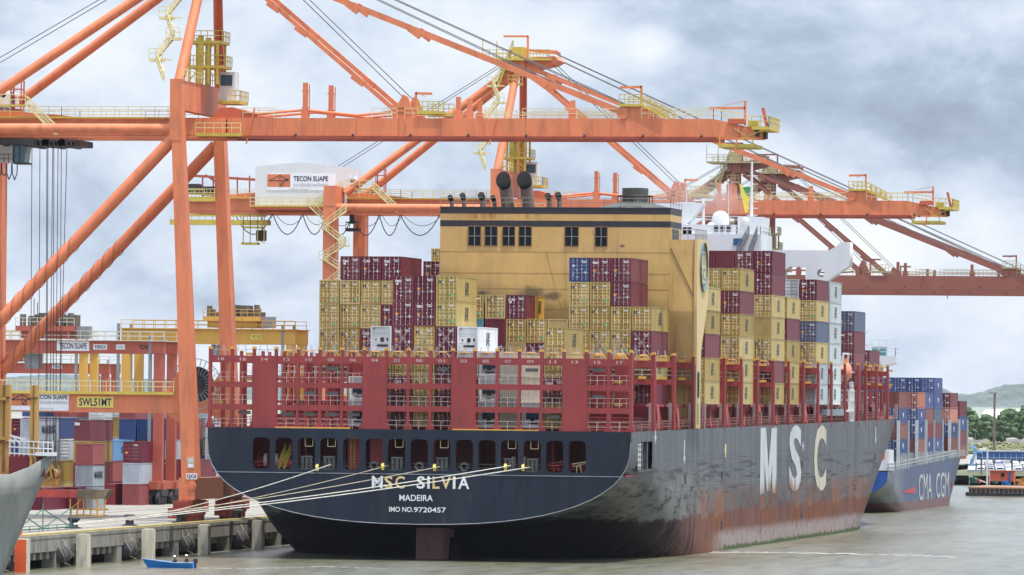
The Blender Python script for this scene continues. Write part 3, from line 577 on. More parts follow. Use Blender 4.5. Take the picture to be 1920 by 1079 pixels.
# hatch coaming, hatch covers, stanchions and rail along the starboard (and port) side
hc = MB()
for a, b_ in zip([1] + LBY, LBY + [262]):
    if a < 46.5 and b_ > 46.5: continue
    if a > 60 and b_ > 186 and a < 200: continue
    if b_ - a < 10: continue
    xw = 21.5 if b_ < 238 else 17
    hc.cut()
    if a > 20: hc.box(-xw, xw, a + 1.4, b_ - .2, ztop(a) - .3, 18.0)
    else: hc.box(-xw, xw, a + 3.2, b_ - .2, ztop(a) - .3, 16.6 if a > 10 else 15.2)
hc.many('hatch_coaming', DKRED, SHIP)
for sgn in (1, -1):
    st = MB(); rl = MB(); ib = MB(); k = 0; y = 17
    allp = LBY[:3] + [56.4] + LBY[3:]
    for a, b_ in zip(allp, allp[1:]):
        for f in (.33, .66):
            yy = a + (b_ - a) * f
            if yy < 240: ib.cut().bar((sgn * 23.9, yy - .9, ztop(yy)), (sgn * 23.4, yy + .2, 18.2), .3); ib.bar((sgn * 23.9, yy + 1.4, ztop(yy)), (sgn * 23.4, yy + .6, 18.2), .16)
        if b_ < 245: ib.cut().box(sgn * 22.6 - .9, sgn * 22.6 + .9, a + 1.5, b_ - .1, 17.9, 18.22)
    y = 2.0
    while y < 240: st.bar((sgn * 24.45, y, ztop(y) - .1), (sgn * 24.45, y, ztop(y) + 1.1), .07); y += 1.85
    for z in (.4, .75, 1.1): st.bar((sgn * 24.45, 2, ztop(2) + z), (sgn * 24.45, 240, ztop(240) + z), .06)
    ib.many('hatch_stanchion', LBRED, SHIP); st.build('bulwark_rail', pbr('side rail red', (.26, .10, .09), .6, .2) if 'side rail red' not in MATS else MATS['side rail red'], SHIP)
    po = MB()
    for y in allp: po.cut().bar((sgn * 24.3, y, ztop(y) - .1), (sgn * 24.3, y, 18.4), .42, .5); po.bar((sgn * 24.3, y + 1.1, ztop(y) - .1), (sgn * 24.3, y + 1.1, 18.4), .25, .3)
    po.many('side_post', pbr('weathered post', (.30, .20, .20), .6, .2, .1) if 'weathered post' not in MATS else MATS['weathered post'], SHIP)
# small clutter on the side deck
cl = MB(); rnd = random.Random(4)
for i in range(46):
    y = 18 + i * 4.7 + rnd.uniform(-1, 1); x = 23 + rnd.uniform(-.4, .6); s_ = rnd.uniform(.2, .5)
    cl.cut().box(x - s_, x + s_, y - s_, y + s_ * 1.5, ztop(y) - .2, ztop(y) + rnd.uniform(.5, 1.8))
cl.many('deck_fitting', pbr('deck fitting paint', (.22, .13, .12), .6, .4, .2), SHIP)
# ---------------------------------------------------------------- funnel casing
FX0, FX1, FY0, FY1 = -7.1, 21.4, 47.5, 56.2
cs = MB(); cs.box(FX0, FX1, FY0, FY1, 15, 42.0); casing = cs.build('funnel_casing', TAN, SHIP)
t = TAN.node_tree; b = t.nodes['Principled BSDF']; src = b.inputs['Base Color'].links[0].from_socket; g = nd(t, 'ShaderNodeNewGeometry'); sx = nd(t, 'ShaderNodeSeparateXYZ'); t.links.new(g.outputs['Position'], sx.inputs[0])
src = mix(t, mth(t, 'MULTIPLY', mth(t, 'MULTIPLY', lr(sx.outputs['Z'], 40.3, 40.9), lr(nz(1, (.7, .7, .12)), .46, .6)), mth(t, 'MULTIPLY', lr(sx.outputs['X'], -5.5, -2), lr(sx.outputs['X'], 5.5, 2.5))), src, (.36, .15, .04))      # rust bleeding under the top rail
src = mix(t, mth(t, 'MULTIPLY', lr(sx.outputs['X'], 21.0, 22.4), mth(t, 'MULTIPLY', lr(nz(1, (.9, .9, .07)), .48, .62), .75)), src, (.28, .11, .03))
src = mix(t, mth(t, 'MULTIPLY', lr(nz(1, (.35, .35, .35)), .50, .72), .35), src, (.40, .24, .085))
src = mix(t, mth(t, 'MULTIPLY', lr(sx.outputs['X'], 21.38, 21.42), mth(t, 'MULTIPLY', lr(sx.outputs['Z'], 29.55, 29.5), .45)), src, (.33, .20, .07))      # darker tan on the lower wing
for sx_, sz_, sr_ in ((-1.8, 31.4, 1.0), (4.3, 31.5, 1.8), (15.5, 37.4, .4), (7.0, 31.2, 1.1)):
    dx_ = mth(t, 'DIVIDE', mth(t, 'SUBTRACT', sx.outputs['X'], sx_), sr_); dz_ = mth(t, 'DIVIDE', mth(t, 'SUBTRACT', sx.outputs['Z'], sz_), sr_ * .55)
    r_ = mth(t, 'ADD', mth(t, 'SQRT', mth(t, 'ADD', mth(t, 'MULTIPLY', dx_, dx_), mth(t, 'MULTIPLY', dz_, dz_))), mth(t, 'MULTIPLY', mth(t, 'SUBTRACT', nz(1, (.9, .9, .9)), .5), 1.6))
    src = mix(t, mth(t, 'MULTIPLY', lr(r_, 1.25, .25), .8), src, (.07, .055, .045))
t.links.new(src, b.inputs['Base Color']); bp_ = nd(t, 'ShaderNodeBump', i_Strength=.35, i_Distance=.12); t.links.new(nz(1, (.45, .45, .3), 2), bp_.inputs['Height']); t.links.new(bp_.outputs[0], b.inputs['Normal'])
cw = MB(); cw.prism([(FX1, FY0 + .5, 15), (24.45, FY0 + .5, 15), (24.45, FY0 + .5, 38.2), (FX1, FY0 + .5, 38.2)], (0, FY1 - FY0 - 1.2, 0)) if 0 else None
cw.prism([(FX1 + .002, FY0 + .15, 38.2), (24.4, FY0 + .15, 38.2), (24.4, FY0 + .15, 31.5), (24.4, FY0 + .15, 15.4), (FX1 + .002, FY0 + .15, 15.4)], (0, .6, 0))
cw.build('wing_bulkhead', TAN, casing)
wg = MB(); ytp = FY1 + .4
wg.prism([(24.4, FY0 - .02, 38.3), (24.4, ytp, 38.3), (24.4, ytp, 31.2), (24.4, FY0 + 3.6, 24.6), (24.4, FY0 + 3.6, 15.3), (24.4, FY0 - .02, 15.3)], (.35, 0, 0)); wing = wg.build('wing_pillar', TANP, casing)
dr = MB(); dr.prism([(24.753, FY0 + .9 + (p[0]) , p[1]) for p in rrect(0, 1.7, 19.0, 22.2, .5)], (.01, 0, 0)); dr.build('doorway', BLACK, wing)
dr = MB(); dr.box(24.753, 24.762, FY0 + .8, FY0 + 1.6, 15.8, 18.3); dr.box(24.753, 24.762, FY0 + 2.0, FY0 + 2.6, 15.8, 18.3); dr.build('doorway', pbr('door olive shade', (.36, .28, .12), .6, .1), wing)
dg = MB(); dg.bar((FX1 + .05, FY0 + .12, 37.2), (24.35, FY0 + .12, 31.3), .12, .08); dg.build('diagonal_seam', pbr('rust seam', (.18, .10, .05), .7, .2), casing)
bd = MB()
for z0, z1 in ((41.25, 42.02), (39.68, 40.42)): bd.box(FX0 - .012, FX1 + .012, FY0 - .012, FY1 + .012, z0, z1)
bd.build('dark_band', BAND, casing)
tp = MB(); tp.box(FX0 - .05, FX1 + .05, FY0 - .05, FY1 + .05, 42.02, 42.08); tp.build('top_plate', VENT, casing)
sm = MB()
for z in (36.6, 34.0, 32.1, 29.6): sm.box(FX0, FX1, FY0 - .022, FY0 - .004, z, z + .035)
for x, z0, z1 in ((1.2, 29, 32.5), (3.6, 29, 32.5), (14.9, 32, 39), (-1.9, 36, 39), (8.5, 29.5, 36.6)): sm.box(x, x + .03, FY0 - .024, FY0 - .004, z0, z1)
sm.bar((6.1, FY0 - .012, 36.6), (8.2, FY0 - .012, 29.2), .04, .03)
sm.build('plate_seam', pbr('plate seam', (.36, .22, .08), .6, .3), casing)
for u0, u1 in ((878.8, 901), (909.7, 932), (943, 965), (973.6, 996), (1060, 1084), (1116.6, 1138)):
    xa, xb = at(u0, 440, Y=FY0).x, at(u1, 440, Y=FY0).x; z1, z0 = 39.66, 37.36
    f = MB(); f.box(xa - .1, xb + .1, FY0 - .09, FY0 - .005, z0 - .1, z0); f.box(xa - .1, xb + .1, FY0 - .09, FY0 - .005, z1, z1 + .1); f.box(xa - .1, xa, FY0 - .09, FY0 - .005, z0, z1); f.box(xb, xb + .1, FY0 - .09, FY0 - .005, z0, z1)
    w_ = f.build('window', pbr('window rust frame', (.24, .15, .07), .6, .3, .3) if 'window rust frame' not in MATS else MATS['window rust frame'], casing)
    p = MB(); p.box(xa, xb, FY0 - .04, FY0 - .004, z0, z1); p.build('pane', GLASS, w_)
    mm = MB(); c = (xa + xb) / 2; mm.box(c - .04, c + .04, FY0 - .075, FY0 - .045, z0, z1); mm.box(xa, xb, FY0 - .075, FY0 - .045, (z0 + z1) / 2 - .035, (z0 + z1) / 2 + .035); mm.build('mullion', pbr('mullion grey', (.30, .29, .26), .5, .1) if 'mullion grey' not in MATS else MATS['mullion grey'], w_)
f = MB(); f.box(FX1 + .004, FX1 + .05, FY0 + 1.2, FY0 + 6.2, 37.7, 39.5); w_ = f.build('window', GLASS, casing)
mm = MB(); [mm.box(FX1 + .05, FX1 + .07, FY0 + y_, FY0 + y_ + .15, 37.7, 39.5) for y_ in (1.2, 2.8, 4.4, 6.05)]; mm.build('mullion', MATS['mullion grey'], w_)
so = MB()
for x, s_ in ((.2, 1.0), (6.2, 1.6), (-.2, .6)): so.prism([(x - s_ * .8, FY0 - .03, 31.3), (x + s_ * .8, FY0 - .03, 31.3), (x + s_ * .4, FY0 - .03, 31.3 + .35 * s_), (x - s_ * .3, FY0 - .03, 31.3 + .3 * s_)], (0, .01, 0))
rl = MB(); rl.rail([(FX0, FY0 + .1, 42.05), (FX1, FY0 + .1, 42.05), (FX1, FY1, 42.05)], 1.15, 2.0, .035); rl.cut().rail([(FX1 + .2, FY0 + .3, 38.2), (24.5, FY0 + .3, 38.2), (24.5, FY1, 38.2)], 1.3, 1.1, .04)
rl.many('handrail', pbr('grey rail', (.30, .28, .26), .5, .2) if 'grey rail' not in MATS else MATS['grey rail'], casing)
def cowl(u, v0, v1, w, y=FY0 + 3.0, big=False):
    zt = at(u, v0, Y=y).z; x = at(u, 380, Y=y).x; r = w; m = MB(); zc = zt - r * (.9 if big else 1.5)
    if big: m.tube((x + .35, y + 1.1, 42.05), (x + .1, y + .5, zc - .3), r * .94, 20); m.tube((x + .1, y + .5, zc - .3), (x, y, zc + .05), r * .96, 20, cap=True)
    else: m.tube((x + .12, y + .3, 42.05), (x + .1, y + .3, zc - .5), r * .9, 12); m.tube((x + .1, y + .3, zc - .5), (x, y + .1, zc), r * .92, 12)
    o = m.build('exhaust_pipe', GREYP, casing, True)
    k = MB(); ax = V((-.12, -1, .62 if big else .75)).normalized(); c0 = V((x, y, zc)) - ax * .12
    if big:
        ax = V((-.10, -1, .42)).normalized(); c0 = V((x, y - .1, zc + .1)); k.lathe(c0, [(r * .9, -.9), (r * 1.05, -.3), (r * 1.09, .2), (r * 1.04, .24)], 24, ax)
        k.v = [(X, Y, zc + .1 + (Z - zc - .1) * 1.22) for X, Y, Z in k.v]
    else: k.lathe(c0, [(r * .92, -r), (r * 1.05, -r * .3), (r * 1.08, .5), (r * 1.0, .55)], 14, ax)
    k.build('mouth', BLACK, o, True)
cowl(944, 329, 391, .84, big=True); cowl(983, 328, 391, .84, big=True)
for u, v0, w in ((845, 366, .3), (868, 362, .33), (903, 360, .4), (925, 367, .28), (1028, 362, .33), (1047, 360, .36)): cowl(u, v0, 391, w)
vx = at(1191, 380, Y=52).x; k = MB()
k.lathe((vx, 52, 42.05), [(4.6, 0), (4.4, .15), (2.0, .75), (1.62, .85), (1.62, 2.5), (1.5, 2.55), (1.5, 2.3)], 24); vt = k.build('vent_stack', VENT, casing, True)
k = MB()
for a in range(8): c_, s_ = math.cos(a * math.pi / 4), math.sin(a * math.pi / 4); k.bar((vx + 1.65 * c_, 52 + 1.65 * s_, 43.6), (vx + 2.15 * c_, 52 + 2.15 * s_, 43.6), .12); k.bar((vx + 2.15 * c_, 52 + 2.15 * s_, 42.1), (vx + 2.15 * c_, 52 + 2.15 * s_, 43.6), .1)
k.path([(vx + 2.15 * math.cos(a * math.pi / 8), 52 + 2.15 * math.sin(a * math.pi / 8), 43.6) for a in range(17)], .09); k.build('vent_ring', DARK, vt)
# emblem on the wing pillar: an upright oval with letters
ec = (FY0 + FY1) / 2 + .2; em = MB(); ep = [(24.76, ec + 2.6 * math.cos(a * math.pi / 16), 35.0 + 3.0 * math.sin(a * math.pi / 16)) for a in range(33)]
for p, q_ in zip(ep, ep[1:]): em.bar(p, q_, .03, .5, up=XP)
em.prism([(24.756, ec - 1.8, 36.9), (24.756, ec + 1.8, 36.9), (24.756, ec, 38.1)], (.012, 0, 0)); em.prism([(24.756, ec + 1.8, 33), (24.756, ec - 1.8, 33), (24.756, ec, 31.9)], (.012, 0, 0))
emo = em.build('emblem', TEAL, wing)
text('m', 1.5, (24.76, ec, 36.0), YP, ZP, TEAL, emo, w=3.0, bold=-.005); text('sc', 1.5, (24.76, ec, 34.1), YP, ZP, TEAL, emo, w=3.2, bold=-.005)
# ---------------------------------------------------------------- accommodation block and bridge
AC = MB(); AC.box(-15.5, 12.1, 187.6, 199, 15, 42.6); acc = AC.build('accommodation_block', WHITE2, SHIP)
for sgn in (1, -1):
    x0 = 12.1 if sgn > 0 else -15.5; xs = [x0, 14.2 * sgn if sgn > 0 else -16.5, 24.6 * sgn]
    prof = [(x0, 40.4), (21.6 * sgn, 40.4), (22.6 * sgn, 40.9), (23.4 * sgn, 41.6), (24.7 * sgn, 41.6), (24.7 * sgn, 38.3), (17.2 * sgn, 33.0), (12.8 * sgn, 33.0), (18.3 * sgn, 36.1), (18.3 * sgn, 38.0), (16.0 * sgn, 38.05), (15.2 * sgn, 37.5), (15.0 * sgn, 30), (x0, 30)]
    if sgn < 0: prof = [(x0, 40.4), (-24.7, 40.4), (-24.7, 38), (-17, 33), (x0, 33)]
    me = curve_plate('bridge_wing', prof, [[(20.5 + .55 * math.cos(a * .393), 37.1 + .6 * math.sin(a * .393)) for a in range(16)]] if sgn > 0 else [], WHITE2, acc, 3.2)
    bw = put(me, 'bridge_wing', (0, 191.5, 0), XP, ZP, acc)
    k = MB(); k.rail([(x0, 190.0, 40.4), (24.4 * sgn, 190.0, 40.4)], 1.15, 2.6, .045); k.cut().rail([(21 * sgn, 190.0, 41.6), (24.5 * sgn, 190, 41.6)], 1.6, 1.6, .04); k.many('handrail', WHITE, bw)
    if sgn > 0:
        k = MB(); k.box(x0, 17.6, 190.3, 193, 42.0, 42.2); k.build('wing_roof', WHITE, bw)
        k = MB(); k.box(21.8, 23.2, 190.6, 192, 40.45, 42.3); k.build('wing_console', pbr('teal canvas', (.10, .28, .30), .7, .1), bw)
        k = MB(); prof = [(.62 + .2 * math.cos(a * math.pi / 4), .2 * math.sin(a * math.pi / 4)) for a in range(9)]; k.lathe((23.6, 189.7, 40.9), prof, 18, YP); k.build('lifebuoy', pbr('lifebuoy red', (.60, .08, .05), .5, .1), bw, True)
xa, xb = at(1375, 458, Y=187.5).x, at(1391, 458, Y=187.5).x; k = MB(); k.box(xa, xb, 187.5, 187.59, 41.0, 42.0); k.build('window', pbr('blue window', (.03, .10, .22), .2, .1), acc)
lad = MB(); lad.stair((8.6, 187.1, 39.5), (10.4, 187.1, 42.7), .5); lad.stair((10.4, 187.0, 39.5), (11.6, 187.0, 42.6), .5); lad.build('ladder', STEEL, acc)
tp = MB(); tp.rail([(-4, 187.8, 42.6), (12, 187.8, 42.6), (12, 198, 42.6)], 1.15, 1.8, .05); tp.rail([(-4, 190, 44.2), (11, 190, 44.2)], 1.0, 1.8, .04); tp.build('monkey_island_rail', WHITE, acc)
tb = MB(); tb.box(0.5, 8, 189, 197, 42.6, 44.0); tb.box(-3, 1.8, 189, 196, 42.6, 43.6); tb.box(8.2, 11.8, 191, 197, 42.6, 45.2); tb.prism([(-5.6, 192, 42.6), (-.6, 192, 42.6), (3.2, 192, 47.2), (-4.6, 192, 47.2)], (0, 2.5, 0)); tb.build('monkey_island', WHITE2, acc)
tk = MB()
for x in (5.4, 6.3, 7.2): tk.box(x - .3, x + .3, 188.9, 188.98, 43.0, 43.9)
tk.build('vent_louvre', DARK, acc)
k = MB(); c = at(1351, 408, Y=192); k.lathe((c.x, 192, c.z - .3), [(1.15, -1.3), (1.3, -.4), (1.25, .3), (1.0, .85), (.55, 1.15), (.1, 1.25)], 20); k.tube((c.x, 192, 43), (c.x, 192, c.z - 1.4), .5, 10); k.build('radome', WHITE, acc, True)
for u, v, s_ in ((1398, 415, .55), (1333, 425, .6), (1289, 426, .4)): c = at(u, v, Y=191); k = MB(); k.lathe((c.x, 191, c.z), [(s_ * .8, -s_), (s_, -.2 * s_), (s_ * .9, .5 * s_), (s_ * .4, .95 * s_), (.05, s_)], 14); k.tube((c.x, 191, 42.6), (c.x, 191, c.z - s_), .15, 6); k.build('radome', WHITE, acc, True)
ms_ = MB(); xm = at(1409, 400, Y=193).x; ms_.tube((xm, 193, 42.6), (xm, 193, 53.2), .28, 8, .14)
for z in (45.5, 46.5, 47.5, 48.6, 50.0, 51.2): ms_.bar((xm - .7, 193, z), (xm + .9, 193, z), .1)
for u, v in ((1319, 385), (1287, 390)): x = at(u, v, Y=193).x; ms_.tube((x, 193, 42), (x, 193, at(u, v, Y=193).z + .6), .3, 8, .18); ms_.bar((x - 1.4, 193, at(u, v, Y=193).z + .7), (x + 1.4, 193, at(u, v, Y=193).z + .7), .14, .2)
xr = at(1287, 380, Y=193).x; ms_.bar((xr, 193, 44), (xr, 193, 49.5), .12)
ms_.bar((xm - 3.3, 193, 44), (xm - 3.4, 193, 50), .08); ms_.build('signal_mast', WHITE, acc)
# lifeboat on its davit and the white embarkation tower
lbx = empty('lifeboat_davit', (0, 0, 0)); lbx.parent = SHIP; ORG[lbx.name] = V((0, 0, 0))
ly = at(1588, 690, X=24.2).y
k = MB(); k.bar((23.0, ly - 2.5, 16), (24.0, ly - 2.5, 25.6), .3); k.bar((23.0, ly + 3, 16), (24.0, ly + 3, 25.6), .3); k.bar((24, ly - 2.5, 25.6), (24, ly + 3, 25.6), .25); k.box(20.5, 24.4, ly - 7, ly + 5, 17.2, 17.5); k.build('davit_frame', WHITE, lbx)
gt = MB(); gy = at(1591, 760, X=24.0).y
for z in (15.8, 17.3, 18.8, 20.2): gt.box(22.4, 24.5, gy - 2.2, gy + 2.2, z, z + .22)
for x in (22.5, 24.4):
    for y in (gy - 2.1, gy, gy + 2.1): gt.box(x - .16, x + .16, y - .16, y + .16, 15.7, 20.4)
gt.rail([(24.4, gy - 2.1, 20.4), (24.4, gy + 2.1, 20.4)], 1.1, 1, .05); gt.build('embarkation_tower', WHITE, SHIP)
gw = MB(); gw.box(23.0, 24.6, ly - 24, ly - 6, 16.7, 17.6); gw.build('gangway', pbr('gangway slate', (.20, .23, .27), .5, .15), SHIP)
lf = MB(); n = 14; secs = []
for i in range(n + 1):
    s_ = i / n; y = ly - 3.6 + 8.2 * s_; w_ = 1.2 * (1 - abs(2 * s_ - 1) ** 2.6) + .05; hh = 1.35 * (1 - abs(2 * s_ - 1) ** 3.2) + .15
    for a in range(12): t_ = a * math.pi / 6; lf.v.append((23.6 + w_ * math.cos(t_), y, 22.9 + hh * math.sin(t_) * (1.15 if math.sin(t_) > 0 else .9)))
for i in range(n):
    for a in range(12): lf.f.append((i * 12 + a, i * 12 + (a + 1) % 12, i * 12 + 12 + (a + 1) % 12, i * 12 + 12 + a))
lf.f += [tuple(range(12)), tuple(range(n * 12, n * 12 + 12))]
lo = lf.build('lifeboat', LIFEO, None, True, org=(23.6, ly, 22)); tag(lo, 'enclosed orange lifeboat hung on the starboard side of the navy ship', 'lifeboat')
k = MB(); k.box(22.9, 24.3, ly - 1.0, ly + 1.4, 24.2, 24.9); k.build('conning_hatch', LIFEO, lo); k = MB(); k.box(24.96, 25.06, ly - 2, ly + 2.4, 22.9, 23.0); k.build('fender_strip', WHITE, lo)
# courtesy flag
fo = empty('flag', (xm - 1.1, 193, 48), 'green and yellow flag flying from the white signal mast', 'flag')
k = MB(); k.add([(xm - .35, 193, 50.0), (xm - 1.5, 193.1, 49.2), (xm - .6, 193, 46.6), (xm - .3, 192.9, 47.2)], [(0, 1, 2, 3)]); 
k.v = []; k.f = []; k.prism([(xm - 1.9, 193, 50.2), (xm - .25, 193, 48.5), (xm - .45, 193, 45.9), (xm - .95, 193, 45.9)], (0, .03, 0)); k.build('flag_cloth', FLAGY, fo)
k = MB(); k.prism([(xm - 1.3, 192.98, 49.55), (xm - .28, 192.98, 49.6), (xm - .3, 192.98, 48.2), (xm - .8, 192.98, 48.5)], (0, .01, 0)); k.build('flag_field', FLAGG, fo)
# ================================================================== CONTAINERS
CW_, CH = 2.44, 2.86
def body_mesh(L, colkey, plain, h=CH):
    m = MB(); w = CW_ / 2; p = .16
    for x in (-w, w - p):
        for y in (0, L - p): m.box(x, x + p, y, y + p, 0, h)
    for y in (.004, L - p + .004):
        for z0, z1 in ((0, .16), (h - .12, h - .003)): m.box(-w + p, w - p, y, y + p - .02, z0, z1)
    for x in (-w + .004, w - p - .004):
        for z0, z1 in ((0, .16), (h - .10, h - .003)): m.box(x, x + p, p, L - p, z0, z1)
    n = max(6, round(L / .55))                                   # corrugated long sides
    for sg in (-1, 1):
        vs = []
        for k in range(n):
            y0 = p + (L - 2 * p) * k / n; d = (L - 2 * p) / n
            for f, dd in ((0, .035), (.3, .035), (.5, .07), (.8, .07)): vs.append((sg * (w - dd), y0 + d * f))
        vs.append((sg * (w - .035), L - p)); o = len(m.v)
        for x, y in vs: m.v += [(x, y, .16), (x, y, h - .1)]
        for k in range(len(vs) - 1): m.f.append((o + 2 * k, o + 2 * k + 2, o + 2 * k + 3, o + 2 * k + 1))
    m.box(-w + .05, w - .05, .16 if not plain else .10, L - .1, .05, h - .04)
    if plain:
        for k in range(8): x = -w + .26 + k * .262; m.box(x, x + .13, .03, .11, .16, h - .12)
    me = m.build('shipping_container', CC[colkey]); d = me.data; bpy.data.objects.remove(me); return d
def door_mesh(colkey, ribs):
    m = MB(); m.box(0, 1.05, .115, .15, .17, CH - .13); st_ = (CH - .5) / ribs
    for k in range(ribs): z = .25 + st_ * (k + .5); hh = st_ * .30; m.add([(.07, .115, z - hh - .05), (.98, .115, z - hh - .05), (.98, .03, z - hh + .02), (.07, .03, z - hh + .02), (.98, .03, z + hh - .04), (.07, .03, z + hh - .04), (.98, .115, z + hh + .03), (.07, .115, z + hh + .03)], [(0, 1, 2, 3), (3, 2, 4, 5), (5, 4, 6, 7), (0, 3, 5, 7), (1, 6, 4, 2)])
    for x in (.0, .99): m.box(x, x + .06, .03, .115, .17, CH - .13)
    o = m.build('door', CC[colkey]); d = o.data; bpy.data.objects.remove(o); return d
def bar_mesh(mat):
    m = MB(); m.box(-.022, .022, -.035, .02, .1, CH - .08)
    for z in (.25, .95, 1.2, 1.9, 2.6): m.box(-.055, .055, -.03, .018, z - .05, z + .05)
    m.box(-.03, .26, -.04, -.005, 1.02, 1.1)
    o = m.build('locking_bar', mat); d = o.data; bpy.data.objects.remove(o); return d
BARM = {True: bar_mesh(BARY), False: bar_mesh(BAR)}
MESH = {}
def cached(key, fn):
    if key not in MESH: MESH[key] = fn()
    return MESH[key]
TXT = {}
def rects(name, mat, rs, y=.018):
    m = MB()
    for x, z, w, h in rs: m.box(x - w / 2, x + w / 2, y - .012, y, z - h / 2, z + h / 2)
    o = m.build(name, mat); d = o.data; bpy.data.objects.remove(o); return d
def child(me, parent, loc=(0, 0, 0), name=None):
    o = bpy.data.objects.new(name or me.name.split('.')[0], me); COL.objects.link(o); o.parent = parent; o.location = loc; return o
def txt(s, h, w, mat, ext=.006, bold=0.0):
    return cached(('t', s, h, w, mat.name, bold), lambda: text_mesh(s, h, w, bold, ext, 'lettering', mat))
def rot_child(me, parent, loc, ex, ey):
    ex, ey = V(ex), V(ey); ez = ex.cross(ey); o = bpy.data.objects.new('lettering', me); COL.objects.link(o)
    o.matrix_world = Matrix(((ex.x, ey.x, ez.x, loc[0]), (ex.y, ey.y, ez.y, loc[1]), (ex.z, ey.z, ez.z, loc[2]), (0, 0, 0, 1))); o.parent = parent; return o
crnd = random.Random(21); NCONT = 0
def container(x, y, z, col, style='door', L=12.19, label=None, group=None, side=None, ends=True, detail=2, word=None, par=None):
    """style: door | plain | reefer | back (a smooth end). side: lettering on the starboard side"""
    global NCONT; NCONT += 1
    plain = style == 'plain'
    o = bpy.data.objects.new('shipping_container', cached(('b', L, col, plain), lambda: body_mesh(L, col, plain))); COL.objects.link(o); o.location = (x, y, z)
    tag(o, label, 'container', group)
    if style == 'door' and detail:
        light = col in ('yellow', 'ochre', 'beige'); ribs = 5 if not light else 6
        dm = cached(('d', col, ribs), lambda: door_mesh(col, ribs))
        for x0 in (-1.07, .02):
            d = child(dm, o, (x0, 0, 0))
            if detail > 1:
                for dx in (.3, .8): child(BARM[light], d, (dx, 0, 0))
        v = crnd.random(); j = crnd.uniform(-.03, .03)
        if light:
            child(cached('mk1', lambda: rects('marking', PLK, [(-.78, 2.2, .34, .38)])), o); child(cached('mk2', lambda: rects('marking', PLW, [(-.38, 2.2, .16, .16), (.62, 2.42, .5, .06), (.62, 2.3, .5, .05)])), o)
            if v < .6: child(cached('mk3', lambda: rects('marking', PLG, [(.72, .62, .42, .26)])), o, (j, 0, j))
            if v > .5: child(cached('mk3b', lambda: rects('marking', PLO, [(-.72, 1.35, .3, .2), (.72, .95, .3, .14)])), o, (j, 0, j))
        elif col in ('maroon', 'red', 'rust', 'blue', 'slate', 'pink', 'orange'):
            child(cached('mk4', lambda: rects('marking', PLW, [(.55, 2.45, .7, .07), (.62, 2.28, .55, .07), (.75, 1.1, .16, .3), (-.75, .75, .18, .14), (.3, 1.5, .12, .16)])), o, (j, 0, j)) if detail > 1 else child(cached('mk4c', lambda: rects('marking', PLW, [(.55, 2.45, .6, .05), (.6, 2.3, .5, .05)])), o, (j, 0, j))
            if v > .35 and col != 'blue': child(cached('mk5', lambda: rects('marking', PLO, [(-.72, 1.35, .34, .26)])), o, (0, 0, j))
            if v < .5 and detail > 1: child(cached('mk6', lambda: rects('marking', PLW, [(-.72, 1.9, .3, .22), (-.3, 1.4, .14, .14), (-.25, .55, .2, .12)])), o, (0, 0, j * 2))
            if word: rot_child(txt(word, .34, .8 if len(word) > 2 else .6, PLW, bold=.02), o, (-.55, .008, 2.28), XP, ZP)
    if style == 'reeferw':
        child(cached('rw1', lambda: rects('grille', PLK, [(.12, 1.3, .42, .5), (-.62, 1.3, .16, .2), (.72, 1.35, .2, .34), (.15, .62, 1.3, .26), (-.8, 2.55, .16, .1)])), o, (0, .1, 0)); child(cached('rw2', lambda: rects('panel', CC['silver'], [(0, 2.05, 2.0, .05), (0, 1.75, 2.0, .05), (0, .95, 2.0, .06), (0, .25, 2.0, .08)])), o, (0, .1, 0))
    if style == 'reefer':
        r = rects('cooling_unit', REEFB, [(0, 1.45, 1.5, .95)]) if 'rf' not in MESH else MESH['rf']; MESH['rf'] = r; child(r, o, (0, .1, 0))
        child(cached('rf1', lambda: rects('grille', PLK, [(0, 1.05, .5, .5), (-.55, 1.12, .2, .3), (.6, 1.2, .25, .3), (.1, .55, 1.2, .18)])), o, (0, .08, 0)) if detail > 1 else None
        child(cached('rf2', lambda: rects('panel', CC['white'], [(0, 2.3, 1.9, .06), (0, 2.0, 1.9, .06), (0, .28, 1.9, .1), (0, 2.62, 1.9, .06)])), o, (0, .1, 0))
    if side == 'msc':
        k = SIGNK if col not in ('white', 'silver', 'maroon') else (PLK if col == 'maroon' else SIGNK)
        if L > 8: rot_child(txt('msc', 2.1, 1.5, k, bold=.01), o, (CW_ / 2 + .004, L * .5, 1.45), V((0, 0, -1)), V((0, 1, 0)))
    elif side: rot_child(txt(side[0], side[1], side[2], side[3] if len(side) > 3 else SIGNK, bold=.02), o, (CW_ / 2 + .004, L * .5, 1.5), YP, ZP)
    LC[0] = o
    return o
LC = [None]
def LASTC(): return LC[0]
OT = ['topmost', 'second down', 'third down', 'fourth down', 'fifth down', 'sixth down', 'lowest']
CN = {'maroon': 'maroon', 'yellow': 'yellow', 'blue': 'blue', 'white': 'white', 'red': 'red', 'grey': 'grey', 'orange': 'orange', 'teal': 'teal', 'ochre': 'ochre', 'beige': 'beige', 'sky blue': 'sky blue', 'pink': 'faded red', 'slate': 'slate blue', 'rust': 'rust brown', 'silver': 'pale grey'}
STN = {'door': '', 'plain': 'ribbed', 'reefer': 'refrigerated', 'reeferw': 'refrigerated', 'back': ''}
def rowx(r): return -22.73 + 2.54 * r
